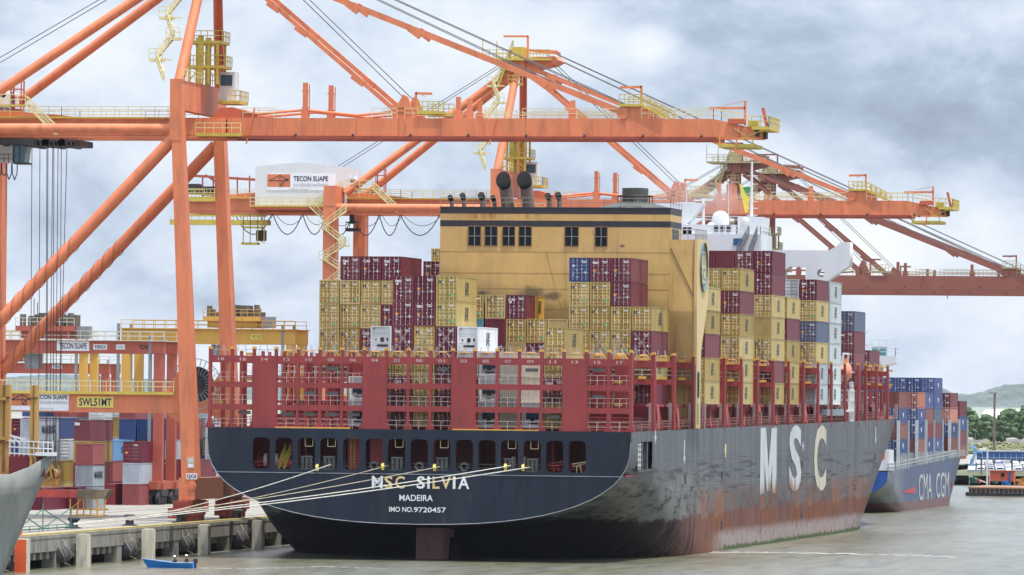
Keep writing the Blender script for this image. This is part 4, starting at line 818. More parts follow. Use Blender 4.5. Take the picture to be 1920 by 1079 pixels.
K = {'m': ('maroon', 'door'), 'M': ('maroon', 'plain'), 'y': ('yellow', 'door'), 'Y': ('yellow', 'plain'), 'b': ('blue', 'door'), 'w': ('white', 'reefer'), 'v': ('white', 'reeferw'), 'W': ('silver', 'plain'), 'r': ('red', 'door'), 'R': ('red', 'plain'), 'g': ('grey', 'door'), 'G': ('grey', 'plain'), 'o': ('ochre', 'plain'), 'e': ('beige', 'plain'), 't': ('teal', 'plain'), 's': ('slate', 'door'), 'u': ('rust', 'door'), 'q': ('orange', 'door'), 'S': ('sky blue', 'plain'), 'p': ('pink', 'plain'), 'd': ('rust', 'plain'), 'B': ('blue', 'plain'), 'i': ('silver', 'door')}
def stack(x, y, ztops, s, desc, group, L=12.19, side='auto', detail=2, wide=1.0, skip=0):
    """s runs from the top container down; ztops is the top height or a list"""
    n = len(s)
    for i, ch in enumerate(s):
        if ch == '.': continue
        col, st = K[ch]; z = ztops - (i + 1) * 2.9
        w = None
        if ch == 'm': w = crnd.choice(['tex', 'CAI', 'tex', None, None])
        sd = side
        if side == 'auto': sd = 'msc' if ch in 'yYwv' or (ch == 'i') or (ch == 'm' and crnd.random() < .0) else None
        tier = OT[i] if n > 1 else 'single'
        if i == n - 1 and n > 2: tier = 'lowest seen'
        lab = lb(CN[col], STN[st], 'container,', tier, 'of', desc) if n > 1 else lb(CN[col], STN[st], 'container,', desc)
        container(x, y, z, col, st, L, lab, group, sd, detail=detail, word=w)
G1 = 'containers stacked behind the red stern frame'; G2 = 'containers stacked against the tan funnel casing'; G3 = 'containers stacked forward of the funnel casing'
ZT = 18.25
def zt(k): return ZT + 2.9 * k
YA, YC = 2.3, 32.6
# aftermost bay, just behind the stern frame (row, top tier, colours from the top)
for r, k, s, d in ((6, 1.0, 'www'[:2], 'the short reefer stack behind stern frame column 06'), (7, 3, 'vy', 'the stack capped by the left white reefer'), (8, 5, 'mmmymm', 'the tallest stack left of the centre stern column'), (9, 5, 'mmyyyy', 'the stern stack with two maroon over yellow doors'),
                   (10, 5, 'yymmmm', 'the stern stack topped by two bright yellow containers'), (11, 3, 'vw', 'the stack capped by the right white reefer'), (12, 2.0, 'www', 'the reefer stack behind stern frame column 05'), (13, 2, 'eee', 'the beige stack behind stern frame column 07'), (14, 0, 'w', 'the lone reefer behind stern frame column 09'), (15, 3, 'yymy', 'the yellow stack behind stern frame panel 13')):
    stack(rowx(r), YA, zt(k), s, d, G1)
# third bay, in front of the casing
for r, k, s, d in ((2, 5, 'yyyy', 'the outer left stack before the casing'), (3, 6, 'myyyy', 'the second stack from the left before the casing'), (4, 6, 'myymy', 'the third stack from the left before the casing'), (5, 6, 'mymmy', 'the fourth stack from the left before the casing'),
                   (6, 4, 'mmy', 'the fifth stack from the left before the casing'), (7, 4, 'yym', 'the sixth stack from the left before the casing'),
                   (14, 6, 'byyyYm', 'the stack crowned by the blue container'), (15, 6, 'myyyYy', 'the stack just right of the blue container'), (16, 6, 'mmyyYy', 'the second stack right of the blue container'), (17, 4, 'ymym', 'the outer right stack before the casing')):
    stack(rowx(r), YC, zt(k), s, d, G2)
stack(rowx(9) - .1, YC, 31.15, 'yty', 'the stack half hidden by the bright yellow pair', G2)
stack(rowx(10), YC, 31.15, 'yMmy', 'the low centre stack below the casing soot', G2)
stack(rowx(11), YC, 31.15, 'myYm', 'the low centre stack ending in a short maroon box', G2, L=6.06)
container(rowx(11), YC + 6.15, 31.15 - 2.9, 'ochre', 'plain', 6.06, 'short ochre container with black lettering right of a short maroon one', G2, 'msc'); rot_child(txt('msc', 1.6, 1.5, SIGNK, bold=.03), LASTC(), (CW_ / 2 + .004, 3, 1.5), V((0, 0, -1)), YP)
stack(rowx(12), YC, 28.3, 'ymy', 'the second low centre stack, yellow topped', G2)
stack(rowx(13), YC, 28.3, 'Yyy', 'the ribbed yellow topped stack beside the tall right stacks', G2)
# forward bays on the starboard side, and what shows to port of the casing
YD, YF, YH, YI, YK, YL = 57.9, 86.6, 115.3, 129.7, 158.9, 172.8
for y, rows in ((YD, ((18, 5, 'yymyy', 'the first outboard stack forward of the funnel wing'), )),
                (YF, ((18, 6, 'ymyyyy', 'the second outboard stack forward of the funnel wing'), (17, 6, 'yyym', 'the inner stack behind the funnel wing pillar'))),
                (YH, ((18, 7, 'mmyYymy', 'the tallest outboard stack beside the bridge'), (17, 7, 'mmyy', 'the maroon topped stack inboard of the tallest outboard one'), (16, 7, 'MMy', 'the ribbed maroon stack next right of the wing pillar'), (15, 7, 'MM', 'the ribbed maroon stack partly behind the wing pillar'))),
                (YI, ((18, 5, 'ymyyy', 'the outboard stack just forward of the tallest one'),)),
                (YK, ((18, 6, 'mysyii', 'the outboard stack with a slate blue box in it'), (17, 6, 'iym', 'the pale topped stack inboard of the slate blue box'), (16, 6, 'mym', 'the maroon stack two rows inboard of the slate blue box'))),
                (YL, ((18, 6, 'iiiiii', 'the all pale grey outboard stack'),)),
                (199.6, ((18, 4.7, 'smmmm', 'the outboard stack just ahead of the bridge wing'), (17, 4.35, 'myymm', 'the second row stack just ahead of the bridge wing'), (16, 4.4, 'Yymm', 'the ribbed yellow topped stack just ahead of the bridge wing'), (15, 5.6, 'oYmm', 'the ochre topped stack just ahead of the bridge wing'))),
                (236.8, ((17, 2.85, 'mm', 'the short maroon stack at the bow frame'), (15, 1.9, 'ey', 'the short beige stack at the bow frame'))),
                (144.2, ((15, 6, 'my', 'the stack showing between tall maroon and pale ones'),))):
    for r, k, s, d in rows: stack(rowx(r), y, zt(k), s, d, G3, side='auto')
for y, r, k, s, d in ((YD, 6, 6, 'm', 'peeping out left of the casing edge'), (YD, 5, 6.0, 'm', 'second one peeping out left of the casing'), (YF + 14.4, 2, 6.9, 'y', 'highest one left of the casing')):
    stack(rowx(r), y, zt(k), s, d, G3)
# crossed lashing rods on the lowest exposed tier
lr_ = MB()
def cross(x, y, z0):
    for a, b_ in ((-1.1, 1.1), (1.1, -1.1)): lr_.cut().bar((x + a, y - .12, z0), (x + b_ * .9, y - .06, z0 + 2.7), .035); lr_.bar((x + a * .9, y - .14, z0), (x + b_ * .7, y - .06, z0 + 2.7), .03)
for r in (8, 9, 10): cross(rowx(r), YA, zt(2))
for r in (2, 3, 4, 14, 15, 16, 17): cross(rowx(r), YC, zt(2))
for r in (11, 12): cross(rowx(r), YC, 22.5)
for y in (YF, YH, YK): cross(rowx(18), y, zt(2))
cross(rowx(17), 236.8, zt(3) - .2)
lr_.many('lashing_rod', BAR, SHIP)
# ================================================================== QUAY CRANES
def sts(label, Yc, dz, dx, mt, mt2, yel, full=True, tip=33.4, xl=-64.2):
    xr = -33.7 + dx; xt = -35.9 + dx; yn, yf = Yc - 11, Yc + 11; zg0, zg1 = 49.9 + dz, 52.4 + dz; za = 73.3 + dz; zlt = 53.2 + dz
    o = empty('quay_crane', (xr, Yc, ZQ), label, 'crane', 'ship to shore quay cranes')
    cream = CREAM if yel is YEL else yel
    for y in (yn, yf):
        m = MB(); m.bar((xr, y, 8.7), (xr - 1.0, y, 30), 1.75, 2.9, 1.5, 2.5); m.bar((xr - 1.0, y, 30), (xt, y, zlt), 1.5, 2.5, 1.3, 1.9)
        for z in (13, 21.5, 26, 33, 38, 44): f = (z - 8.7) / (zlt - 8.7); xx = xr + (xt - xr) * f; wz = 1.72 - .4 * f; m.box(xx - wz / 2 - .03, xx + wz / 2 + .03, y - 1.46 + .5 * f, y + 1.46 - .5 * f, z, z + .04)
        m.build('leg', mt, o)
        m = MB(); m.bar((xl, y, 8.7), (xl, y, zlt - .5), 1.9, 3.0, 1.9, 2.4); m.build('leg', mt, o)
        for x in (xr, xl):
            b = MB(); b.box(x - .9, x + .9, y - 5.5, y - 3.6, 4.6, 6.0); b.box(x - .9, x + .9, y + 3.6, y + 5.5, 4.6, 6.0); b.box(x - .7, x + .7, y - 2.2, y + 2.2, 5.2, 6.4); b.box(x - .75, x + .75, y - 4.8, y + 4.8, 5.4, 6.1)
            for q in range(8): yy = y - 5.2 + q * 1.49; b.tube((x - .35, yy, 4.1), (x + .35, yy, 4.1), .52, 12); b.box(x - .5, x + .5, yy - .5, yy + .5, 4.3, 5.3)
            b.box(x - .6, x + .6, y - 7.2, y - 6.0, 4.0, 5.2); b.build('bogie', pbr('bogie red', (.28, .05, .03), .6, .3, .2, .8) if 'bogie red' not in MATS else MATS['bogie red'], o)
        p = MB(); p.box(xl, xr - .6, y - .8, y + .8, 16.5, 19.0)
        p.prism([(xr - .8, y - .7, 15.0), (xr - .8, y - .7, 16.5), (xr - 3, y - .7, 16.5)], (0, 1.4, 0)); p.prism([(xr - 1.2, y - .7, 19), (xr - 1.3, y - .7, 22), (xr - 3.2, y - .7, 19)], (0, 1.4, 0))
        pb = p.build('portal_beam', mt, o)
        r = MB(); r.box(xl, xr - 2, y - 1.25, y - .82, 18.7, 19.05); r.build('walkway', yel, pb)
        r = MB(); r.rail([(xl, y - 1.2, 19.05), (xr - 2.0, y - 1.2, 19.05)], 1.25, 1.3, .04); r.cut().rail([(xl, y + .8, 19.05), (xr - 3, y + .8, 19.05)], 1.25, 1.9, .04); r.many('handrail', cream, pb)
        b = MB(); p0, p1 = V((xt - .55 + .1, y, 49.6 + dz)), V((xl - .6, y, 20.0)); b.tube(p0, p1, .76, 20); bo = b.build('brace_pipe', mt, o, True)
        d = (p1 - p0); L = d.length; a, bb, c = b.frame(p0, p1); h = MB()
        for ph in (0, 2.1, 4.2):
            pts = [p0 + d * (.42 + .56 * k / 70) + (bb * math.cos(ph + k * .34) + c * math.sin(ph + k * .34)) * .86 for k in range(71)]; h.path(pts, .04, 4)
        h.build('helical_strake', MATS['strake rust'] if 'strake rust' in MATS else pbr('strake rust', (.28, .08, .05), .7, .2), bo)
        t_ = MB(); t_.tube((xt - .5, y, 50.75 + dz), (xl, y, 50.75 + dz), .58, 16); t_.build('tie_pipe', mt, o, True)
        s_ = -1 if y == yn else 1
        a_ = MB(); a_.tube((xt + .05, y - s_ * .3, 56.3 + dz), (xt + 1.5, Yc + s_ * 2.4, za - .6), .64, 18, .56); a_.build('a_frame_leg', mt if s_ < 0 else mt2, o, True)
        k_ = MB(); k_.tube((xt + 1.0, Yc + s_ * 2.6, za - .9), (xl + 1.3, Yc + s_ * 7, 53.0 + dz), .6, 16); k_.build('backstay', mt, o, True)
        for (xe, ze, wd) in ((-10.7 + dx, 53.3 + dz, .52), (17.4 + dx, 53.0 + dz, .62)):
            k_ = MB(); k_.bar((xt + 1.6, Yc + s_ * 2.9, za - .2), (xe, Yc + s_ * 3.25, ze), .4, wd)
            for f in (.1, .35, .5, .8): q = V((xt + 1.6, Yc + s_ * 2.9, za - .2)).lerp(V((xe, Yc + s_ * 3.25, ze)), f); k_.bar(q - V((.7, 0, -.3)), q + V((.7, 0, -.7)), .5, wd + .25)
            k_.build('forestay', mt, o)
    for x, n_ in ((xr, 'sill_beam'), (xl, 'sill_beam')):
        m = MB(); m.box(x - .95, x + .95, yn - 2.2, yf + 2.2, 6.2, 8.75); sb = m.build(n_, mt2 if x == xl else (MATS['sill brown'] if 'sill brown' in MATS else pbr('sill brown', (.22, .085, .05), .55, .15, .15, .5)), o)
        if x == xr: m = MB(); m.box(x - .98, x + .98, yn - 2.25, yn - 2.0, 6.15, 8.8); m.build('end_plate', mt, sb)
        m = MB(); m.box(x - .65, x + .65, yn - .95, yf + .95, 53.0 + dz, 56.6 + dz) if x == xr else m.box(x - .9, x + .9, yn - 1.25, yf + 1.25, 50.9 + dz, 54.0 + dz)
        if x == xr: m.v = [(X - 2.2, Y, Z) for X, Y, Z in m.v]
        tb = m.build('top_crossbeam', mt, o)
        if x == xr: m = MB(); m.box(xt - .72, xt + .72, yn - 1.05, yn - .955, 49.3 + dz, 56.7 + dz); m.build('end_plate', mt, tb); m = MB(); m.rail([(xt + .9, yn - 1.1, 56.65 + dz), (xt + .9, yf, 56.65 + dz)], 1.2, 2, .04); m.build('crossbeam_rail', cream, tb)
    # girder and boom: two box girders side by side
    for s_ in (-1, 1):
        y0 = Yc + s_ * 3.2
        g_ = MB(); g_.box(-86 + dx, -31.6 + dx, y0 - .65, y0 + .65, zg0 + .35, zg1); g_.box(-86 + dx, -31.6 + dx, y0 - .95, y0 + .95, zg0, zg0 + .3); g_.prism([(-84 + dx, y0 - .6, zg1), (-50 + dx, y0 - .6, zg1), (-52 + dx, y0 - .6, zg1 + .25), (-60 + dx, y0 - .6, zg1 + .9), (-74 + dx, y0 - .6, zg1 + .9), (-80 + dx, y0 - .6, zg1 + .4)], (0, 1.2, 0))
        go = g_.build('main_girder', mt, o)
        r = MB(); r.box(-86 + dx, -37 + dx, y0 + s_ * 1.0 - .3, y0 + s_ * 1.0 + .3, zg1 - .12, zg1 + .06); r.build('walkway', yel, go)
        r = MB(); r.rail([(-86 + dx, y0 + s_ * 1.25, zg1 + .1), (-52 + dx, y0 + s_ * 1.25, zg1 + .1), (-37 + dx, y0 + s_ * 1.25, zg1 + .1)], 1.2, 1.6, .04); r.build('handrail', cream, go)
        b_ = MB(); x1 = tip + dx; b_.prism([(-31.4 + dx, y0 - .65, zg0 + .35), (x1, y0 - .65, zg0 + .3), (x1, y0 - .65, zg1 - .85), (x1 - 1.4, y0 - .65, zg1 - .85), (x1 - 5.2, y0 - .65, zg1), (-31.4 + dx, y0 - .65, zg1)], (0, 1.3, 0))
        bo = b_.build('boom', mt, o); b_ = MB(); b_.box(-31.4 + dx, x1 - 5, y0 - .95, y0 + .95, zg0, zg0 + .33); b_.build('rail_flange', FLANGE if mt is ORANGE else mt, bo)
        k = MB(); [k.box(x - .02, x + .02, y0 - s_ * 0 + (-.67), y0 - .65, zg0 + .4, zg1 - .02) for x in [-31 + dx + j * 5.2 for j in range(int((x1 + 26 - dx) / 5.2))]]; k.build('weld_seam', mt2, bo)
        k = MB(); [k.bar((x, y0 - .98, zg0 + .32), (x, y0 - .7, zg0 + .5), .25) for x in [-30 + dx + j * 7.1 for j in range(9)]]; k.box(x1 - .1, x1 + .3, y0 - .7, y0 + .7, zg0 + .4, zg1 - .9); k.build('rail_clip', DARK, bo)
        r = MB(); r.rail([(19.5 + dx, y0 - .6, zg1), (x1 - 5.2, y0 - .6, zg1)], 1.25, 1.45, .045); r.rail([(x1 - 5.2, y0 - .6, zg1), (x1 - 1, y0 - .6, zg1 - .7)], 1.25, 1.45, .045)
        for a_, c_ in ((-29.5, -25.6), (-10.4, -6.5), (-13.5, -9.5), (.4, 3.2), (5, 16.5)): r.cut().rail([(a_ + dx, y0 - .6, zg1), (c_ + dx, y0 - .6, zg1)], 1.2, 1.6, .04)
        r.rail([(-6 + dx, y0 + .4, zg1), (16 + dx, y0 + .4, zg1)], .8, 2.2, .03); r.many('handrail', cream, bo)
        if s_ < 0 or full:
            k = MB(); k.path([(-31 + dx, y0, zg1 + .5), (-27.5 + dx, y0, zg1 + .5), (-22 + dx, y0, zg1 + 1.0), (-15.5 + dx, y0, zg1 + .35), (-11.3 + dx, y0, zg1 + .75)], .16, 8); k.build('latch_strut', mt, bo, True)
            for x, h_ in ((-21.9, 4.3), (-20.1, 4.3), (-3.0, 2.6), (-1.6, 2.4), (11.0, 2.2)):
                if (x == -20.1) == (s_ > 0) or x in (-3.0, 11.0) and s_ < 0 or x == -1.6 and s_ > 0: 
                    k = MB(); k.bar((x + dx, y0, zg1), (x + dx, y0, zg1 + h_), .55, .5); k.box(x + dx - .45, x + dx + .45, y0 - .35, y0 + .35, zg1, zg1 + .9)
                    if h_ > 4: [k.box(x + dx - .42, x + dx + .42, y0 - .2, y0 + .2, zg1 + z, zg1 + z + .12) for z in (1.2, 3.2)]; k.bar((x + .5 + dx, y0, zg1 + .2), (x + .5 + dx, y0, zg1 + 4.1), .12)
                    k.build('support_post', mt, bo)
            k = MB(); k.prism([(-11 + dx, y0 - .3, zg1), (-11.2 + dx, y0 - .3, zg1 + 1.6), (-10.4 + dx, y0 - .3, zg1 + 1.7), (-9.8 + dx, y0 - .3, zg1 + 2.9), (-9.2 + dx, y0 - .3, zg1 + 2.6), (-8.6 + dx, y0 - .3, zg1 + 1.0), (-8.2 + dx, y0 - .3, zg1)], (0, .6, 0)); k.cut().box(17 + dx, 20.2 + dx, y0 - .6, y0 + .6, zg1, zg1 + 1.45); k.lathe((17.2 + dx, y0 - .75, zg1 + .7), [(.75, 0), (.75, .12), (.45, .18), (.45, .3), (.2, .3)], 18, YP); k.many('stay_anchor', mt, bo)
            k = MB(); k.box(16.8 + dx, 19.4 + dx, y0 - .9, y0 + .9, zg1 + 1.45, zg1 + 1.75); k.rail([(16.8 + dx, y0 - .85, zg1 + 1.7), (19.4 + dx, y0 - .85, zg1 + 1.7)], 1.2, .6, .05); k.stair((22.4 + dx, y0 - .9, zg1 + .1), (19.4 + dx, y0 - .9, zg1 + 1.7), .8); k.cut().box(-7.9 + dx, -4.6 + dx, y0 - .9, y0 + .9, zg1 + .5, zg1 + .85); k.rail([(-7.9 + dx, y0 - .85, zg1 + .8), (-4.6 + dx, y0 - .85, zg1 + .8)], 1.2, .7, .05); k.many('stay_platform', yel, bo)
        if s_ < 0:
            for xp, h_, arm, zz_ in ((-8.3, 3.2, 2.0, 0), (19.3, 4.0, -2.6, 0), (x1 - dx - 1.5, 2.9, -4.4, -.7)):
                k = MB(); k.bar((xp + dx, y0 + .3, zg1 + zz_), (xp + dx, y0 + .3, zg1 + zz_ + h_), .26); k.bar((xp + dx, y0 + .3, zg1 + zz_ + h_ - .15 - (.7 if h_ < 3 else 0)), (xp + dx + arm, y0 + .3, zg1 + zz_ + h_ - .2 - (.7 if h_ < 3 else 0)), .26, .3); k.bar((xp + dx, y0 + .3, zg1 + zz_ + h_), (xp + dx + arm * .6, y0 + .3, zg1 + zz_ + h_ - .55), .06); k.build('jib_hoist', mt, bo)
    x1 = tip + dx; k = MB(); k.box(x1 - .5, x1 + 1.6, Yc - 4.4, Yc + 4.4, zg1 - 1.3, zg1 - .9); k.box(x1 - 4.6, x1 - .2, Yc - 4, Yc + 3, zg0 - .9, zg0 - .5); k.rail([(x1 - .5, Yc - 4.4, zg1 - .9), (x1 + 1.6, Yc - 4.4, zg1 - .9), (x1 + 1.6, Yc + 4.4, zg1 - .9)], 1.2, .9, .05); k.box(x1 - 1, x1 + .2, Yc - 4.2, Yc - 2.6, zg1 - 1, zg1 - .2)
    for x in (x1 - 4.4, x1 - .4): k.bar((x, Yc - 3.9, zg0 - .7), (x, Yc - 3.9, zg0 + .5), .12)
    for a, c in ((x1 - 2, x1 + 1.4), (x1 - .5, x1 - 2.6)): k.bar((a, Yc - 4.2, zg0), (c, Yc - 4.2, zg1 - 1.1), .1)
    k.build('boom_tip_platform', yel, o)
    k = MB(); k.bar((x1 + 1.3, Yc - 4, zg1 - .9), (x1 + .8, Yc - 4, zg1 + 1.3), .35); k.bar((x1 + 1.6, Yc - 4, zg1 - 1.5), (x1 + 1.0, Yc - 4, zg1 + 1), .12); k.box(x1 - 3.4, x1 - 1.4, Yc - 4.2, Yc - 3, zg1 - .6, zg1 + .0); k.build('buffer_post', mt2, o)
    k = MB(); k.cut().bar((x1 - 2.0, Yc - 4.05, zg1 - .8), (x1 - 2.5, Yc - 4.05, zg0 - 1.2), .16); k.cut().bar((1.8 + dx, Yc - 4.05, zg1), (1.0 + dx, Yc - 4.05, zg0 - .7), .16); k.cut().bar((-28 + dx, Yc - 4.05, zg1 + 1.2), (-29 + dx, Yc - 4.05, zg0 - .7), .16); k.many('lamp_arm', mt, o)
    # boom hinge and its walkway
    k = MB(); k.prism([(-33.5 + dx, Yc - 3.7, zg1 - .3), (-32.5 + dx, Yc - 3.7, zg1 + 1.2), (-30.8 + dx, Yc - 3.7, zg1 + 1.3), (-27.5 + dx, Yc - 3.7, zg1 + .3), (-27.5 + dx, Yc - 3.7, zg1 - .2)], (0, 7.4, 0)); k.build('boom_hinge', mt2, o)
    k = MB(); k.box(-35 + dx, -29.4 + dx, Yc - 5.4, Yc - 4.2, zg0 + .2, zg0 + .6); k.build('hinge_platform', yel, o); k = MB(); k.rail([(-35 + dx, Yc - 5.35, zg0 + .6), (-29.4 + dx, Yc - 5.35, zg0 + .6)], 1.2, 1.2, .05); k.build('handrail', cream, o)
    # apex
    xa = xt + 1.4; k = MB(); k.box(xa - 1.2, xa + 1.4, Yc - 3.4, Yc + 3.4, za - 1.6, za + .2); k.prism([(xa + 1, Yc - 3, za - 1.4), (xa + 5.5, Yc - 3, za - .4), (xa + 6.6, Yc - 3, za + .2), (xa + 5.9, Yc - 3, za + .9), (xa + 1, Yc - 3, za + .6)], (0, 6, 0)); k.bar((xa + 2, Yc - 3.2, za + 1.8), (xa + 6.8, Yc - 3.2, za + 1.3), .35, .4); k.bar((xa + 2, Yc + 3, za + 2.1), (xa + 5.3, Yc + 3, za + 1.9), .35, .4); k.bar((xa + 1.2, Yc, za), (xa + 1.2, Yc, za + 4.2), .3); k.bar((xa + 1.2, Yc, za + 4.1), (xa - 2.6, Yc, za + 4.1), .3); ap = k.build('apex_head', mt, o)
    k = MB(); k.box(xa - 5, xa + 5.5, Yc - 4.4, Yc + 4.4, za + .2, za + .5); k.rail([(xa - 5, Yc - 4.3, za + .5), (xa + 5.5, Yc - 4.3, za + .5)], 1.3, 1.1, .05); k.rail([(xa - 5, Yc + 4.3, za + .5), (xa + 5.5, Yc + 4.3, za + .5)], 1.3, 1.1, .05); k.box(xa - 1.0, xa + 1.2, Yc - 4.3, Yc - 3.4, za - 3.6, za - 3.3); k.rail([(xa - 1, Yc - 4.3, za - 3.3), (xa + 1.2, Yc - 4.3, za - 3.3)], 1.2, .7, .05); k.box(xa - .8, xa + .8, Yc - 1.5, Yc + 1.5, za + .5, za + 2.4); k.stair((xa - 2.6, Yc - 4.2, za - 4), (xa - .4, Yc - 4.2, za + 2.2), .8); k.bar((xa - 5, Yc - 4.3, za + .3), (xa - 5, Yc - 4.3, za + 3.6), .12); k.bar((xa - 2.8, Yc - 4.3, za + .3), (xa - 2.8, Yc - 4.3, za + 3.2), .12); k.build('apex_platform', yel, ap)
    # hoisting and stay ropes
    k = MB()
    for s_ in (-1, 1):
        for dd, e in ((1.6, (16 + dx, zg1 + .8)), (2.3, (17.5 + dx, zg1 + 1.6)), (1.0, (-8.6 + dx, zg1 + 1.4))): k.tube((xa + 4.5, Yc + s_ * 2.4, za + dd - .4), (e[0], Yc + s_ * 3, e[1]), .055, 4)
        k.tube((xa - .5, Yc + s_ * 1.2, za + 1.2), (xl - 4, Yc + s_ * 1.6, 55.5 + dz), .05, 4)
    k.build('stay_rope', ROPE, o)
    # stairs up the near A-frame leg
    k = MB(); q0 = V((xt, yn, 56.6 + dz)); q1 = V((xa, Yc - 2.6, za - 1)); n = 6
    for i in range(n):
        f0, f1 = i / n, (i + 1) / n; a_ = q0.lerp(q1, f0) + V((-3.1 if i % 2 else -1.6, -1.0, 0)); b_ = q0.lerp(q1, f1) + V((-1.6 if i % 2 else -3.1, -1.0, 0)); k.stair(a_, b_, .8, r=.03)
        k.box(b_.x - .8, b_.x + .9, b_.y - .2, b_.y + 1.1, b_.z - .3, b_.z); k.bar(b_, b_ + V((1.7 if i % 2 == 0 else .8, 1.0, -.1)), .18); k.rail([(b_.x - .8, b_.y - .2, b_.z), (b_.x + .9, b_.y - .2, b_.z)], 1.2, .8, .045)
    k.build('a_frame_stair', cream, o)
    # elevator tower with landing platforms, and the checker's cabin
    k = MB(); ty = Yc + 1
    for x in (xt - .9, xt + .5, xt + 1.5, xt + 2.6):
        for y in (ty - 2.4, ty + 1.6): k.bar((x, y, 56.6 + dz), (x, y, (62.5 if x < xt + 1 else 61.6) + dz), .28 if x != xt + .5 else .7, .28)
    for z, x0, x1_ in ((58.9, -1.1, 3.3), (61.9, -1.1, 3.0)):
        k.box(xt + x0, xt + x1_, ty - 2.6, ty + 2.4, z + dz - .35, z + dz); k.rail([(xt + x0, ty - 2.6, z + dz), (xt + x1_, ty - 2.6, z + dz), (xt + x1_, ty + 2.4, z + dz)], 1.2, .8, .05)
    for a_, c_ in (((-.9, 57), (.6, 59)), ((2.6, 57.2), (1, 58.8)), ((.5, 60), (2.6, 61.8))): k.bar((xt + a_[0], ty - 2.4, a_[1] + dz), (xt + c_[0], ty - 2.4, c_[1] + dz), .14)
    k.build('elevator_tower', yel, o)
    k = MB(); k.box(xt + 2.0, xt + 3.9, ty + 1.4, ty + 3.6, 54.7 + dz, 58.3 + dz); cb = k.build('checker_cabin', WHITE, o); k = MB(); k.box(xt + 2.1, xt + 3.6, ty + 1.34, ty + 1.4, 56.6 + dz, 57.9 + dz); k.build('window', GLASSB, cb)
    k = MB(); k.box(xt + 2.2, xt + 5, ty - .5, ty + 4, 54.3 + dz, 54.7 + dz); k.rail([(xt + 3.8, ty - .4, 54.7 + dz), (xt + 5, ty - .4, 54.7 + dz), (xt + 5, ty + 4, 54.7 + dz)], 1.2, .7, .05); k.build('cabin_platform', yel, o)
    # machinery house
    hx0, hx1 = -74.4 + dx, -60.4 + dx; zr = 51.1 + dz; hy0, hy1 = Yc - 6, Yc + 6
    k = MB(); k.prism([(hx0, hy0, zr), (hx1, hy0, zr), (hx1, hy0, zr + 6.0), ((hx0 + hx1) / 2, hy0, zr + 6.7), (hx0, hy0, zr + 6.0)], (0, hy1 - hy0, 0)); mh = k.build('machinery_house', WHITE, o)
    k = MB(); k.box(hx0 - .3, hx1 + .2, hy0 - 1.2, hy1, zr - .55, zr - .02); k.build('house_floor', mt2, mh)
    k = MB(); k.box(hx0 - .5, hx1 - 3, hy0 - 1.3, hy0 - .1, zr - .2, zr + .05); k.build('walkway', yel, mh); k = MB(); k.rail([(hx0 - .5, hy0 - 1.25, zr), (hx1 - 3, hy0 - 1.25, zr)], 1.2, 1.3, .05); k.stair((hx1 - 4, hy0 - 1.3, zr + .1), (hx1 - .4, hy0 - 1.3, zr + 2.7), .9); k.stair((hx1 - 5.5, hy0 - 1.4, zr + .2), (hx1 - 1.6, hy0 - 1.4, zr - 3.4), .9); k.stair((hx1 + 4.6, hy0 - 1.3, zr + 2.7), (hx1 + 8.4, hy0 - 1.3, zr - .9), .9); k.rail([(hx1 - .4, hy0 - 1.3, zr + 2.7), (hx1 + 4.6, hy0 - 1.3, zr + 2.7)], 1.2, 1, .05); k.build('stair', cream, mh)
    k = MB(); k.box(hx1 - 1.4, hx1 + 5, hy0 - 1.3, hy0, zr + 2.5, zr + 2.7); k.build('stair_landing', yel, mh)
    for y in (Yc - 1.5, Yc + 2.5): k = MB(); k.box(hx1, hx1 + .9, y - 1, y + 1, zr + 2.6, zr + 4.2); k.lathe((hx1 + .45, y - 1, zr + 4.2), [(.45, 0), (.45, 2)], 12, YP); k.build('vent_cowl', WHITE, mh, True)
    sx0, sx1 = hx0 + 1.8, hx1 - 1.4
    k = MB(); k.box(sx0, sx1, hy0 - .06, hy0 - .005, zr + 2.4, zr + 4.9); sg = k.build('sign_board', SIGNW, mh)
    if full: logo(sg, sx0 + .1, hy0 - .07, zr + 2.9, 3.6, 1.95, mt, True); text('TECON SUAPE', .78, (sx0 + 6.9, hy0 - .08, zr + 4.2), XP, ZP, SIGNK, sg, w=5.4, bold=.02); text('SOCIEDADE ANÔNIMA', .55, (sx0 + 6.9, hy0 - .08, zr + 3.3), XP, ZP, SIGNG, sg, w=5.4); text('an ICTSI Group Company', .22, (sx0 + 5, hy0 - .08, zr + 2.62), XP, ZP, SIGNG, sg, w=2.9)
    # resistor tower on the girder, trolley, driver's cab, ropes
    k = MB(); rx = xl + 4.6
    for x in (rx, rx + 1.3):
        for y in (Yc, Yc + 1.3): k.bar((x, y, zg1), (x, y, 57 + dz), .15)
    for z in (53.5, 55, 56, 57): k.box(rx - .1, rx + 1.4, Yc - .1, Yc + 1.4, z + dz, z + dz + .1)
    k.box(rx, rx + 1.3, Yc, Yc + 1.3, 51.6 + dz, 53.6 + dz); k.build('resistor_tower', mt2, o)
    return o, zg0, zg1
def logo(par, x, y, z, w, h, bgmat, with_bg=True):
    if with_bg: k = MB(); k.box(x, x + w, y, y + .03, z, z + h); k.build('logo_panel', bgmat, par)
    k = MB(); yy = y - .02; P = lambda a, b_: (x + a * w, yy, z + b_ * h)
    for a, b_ in (((.08, .5), (.9, .5)), ((.08, .5), (.55, .92)), ((.55, .92), (.9, .5)), ((.55, .92), (.55, .1)), ((.55, .1), (.72, .1)), ((.72, .1), (.72, .5)), ((.55, .1), (.72, .5))): k.bar(P(*a), P(*b_), .03, .09)
    k.box(x + .78 * w, x + .93 * w, yy - .02, yy + .02, z + .5 * h, z + .64 * h); k.build('logo', SIGNK, par)
FLANGE = pbr('crane rail flange', (.30, .06, .035), .6, .25, .25, .6, 1, dirt=.5)
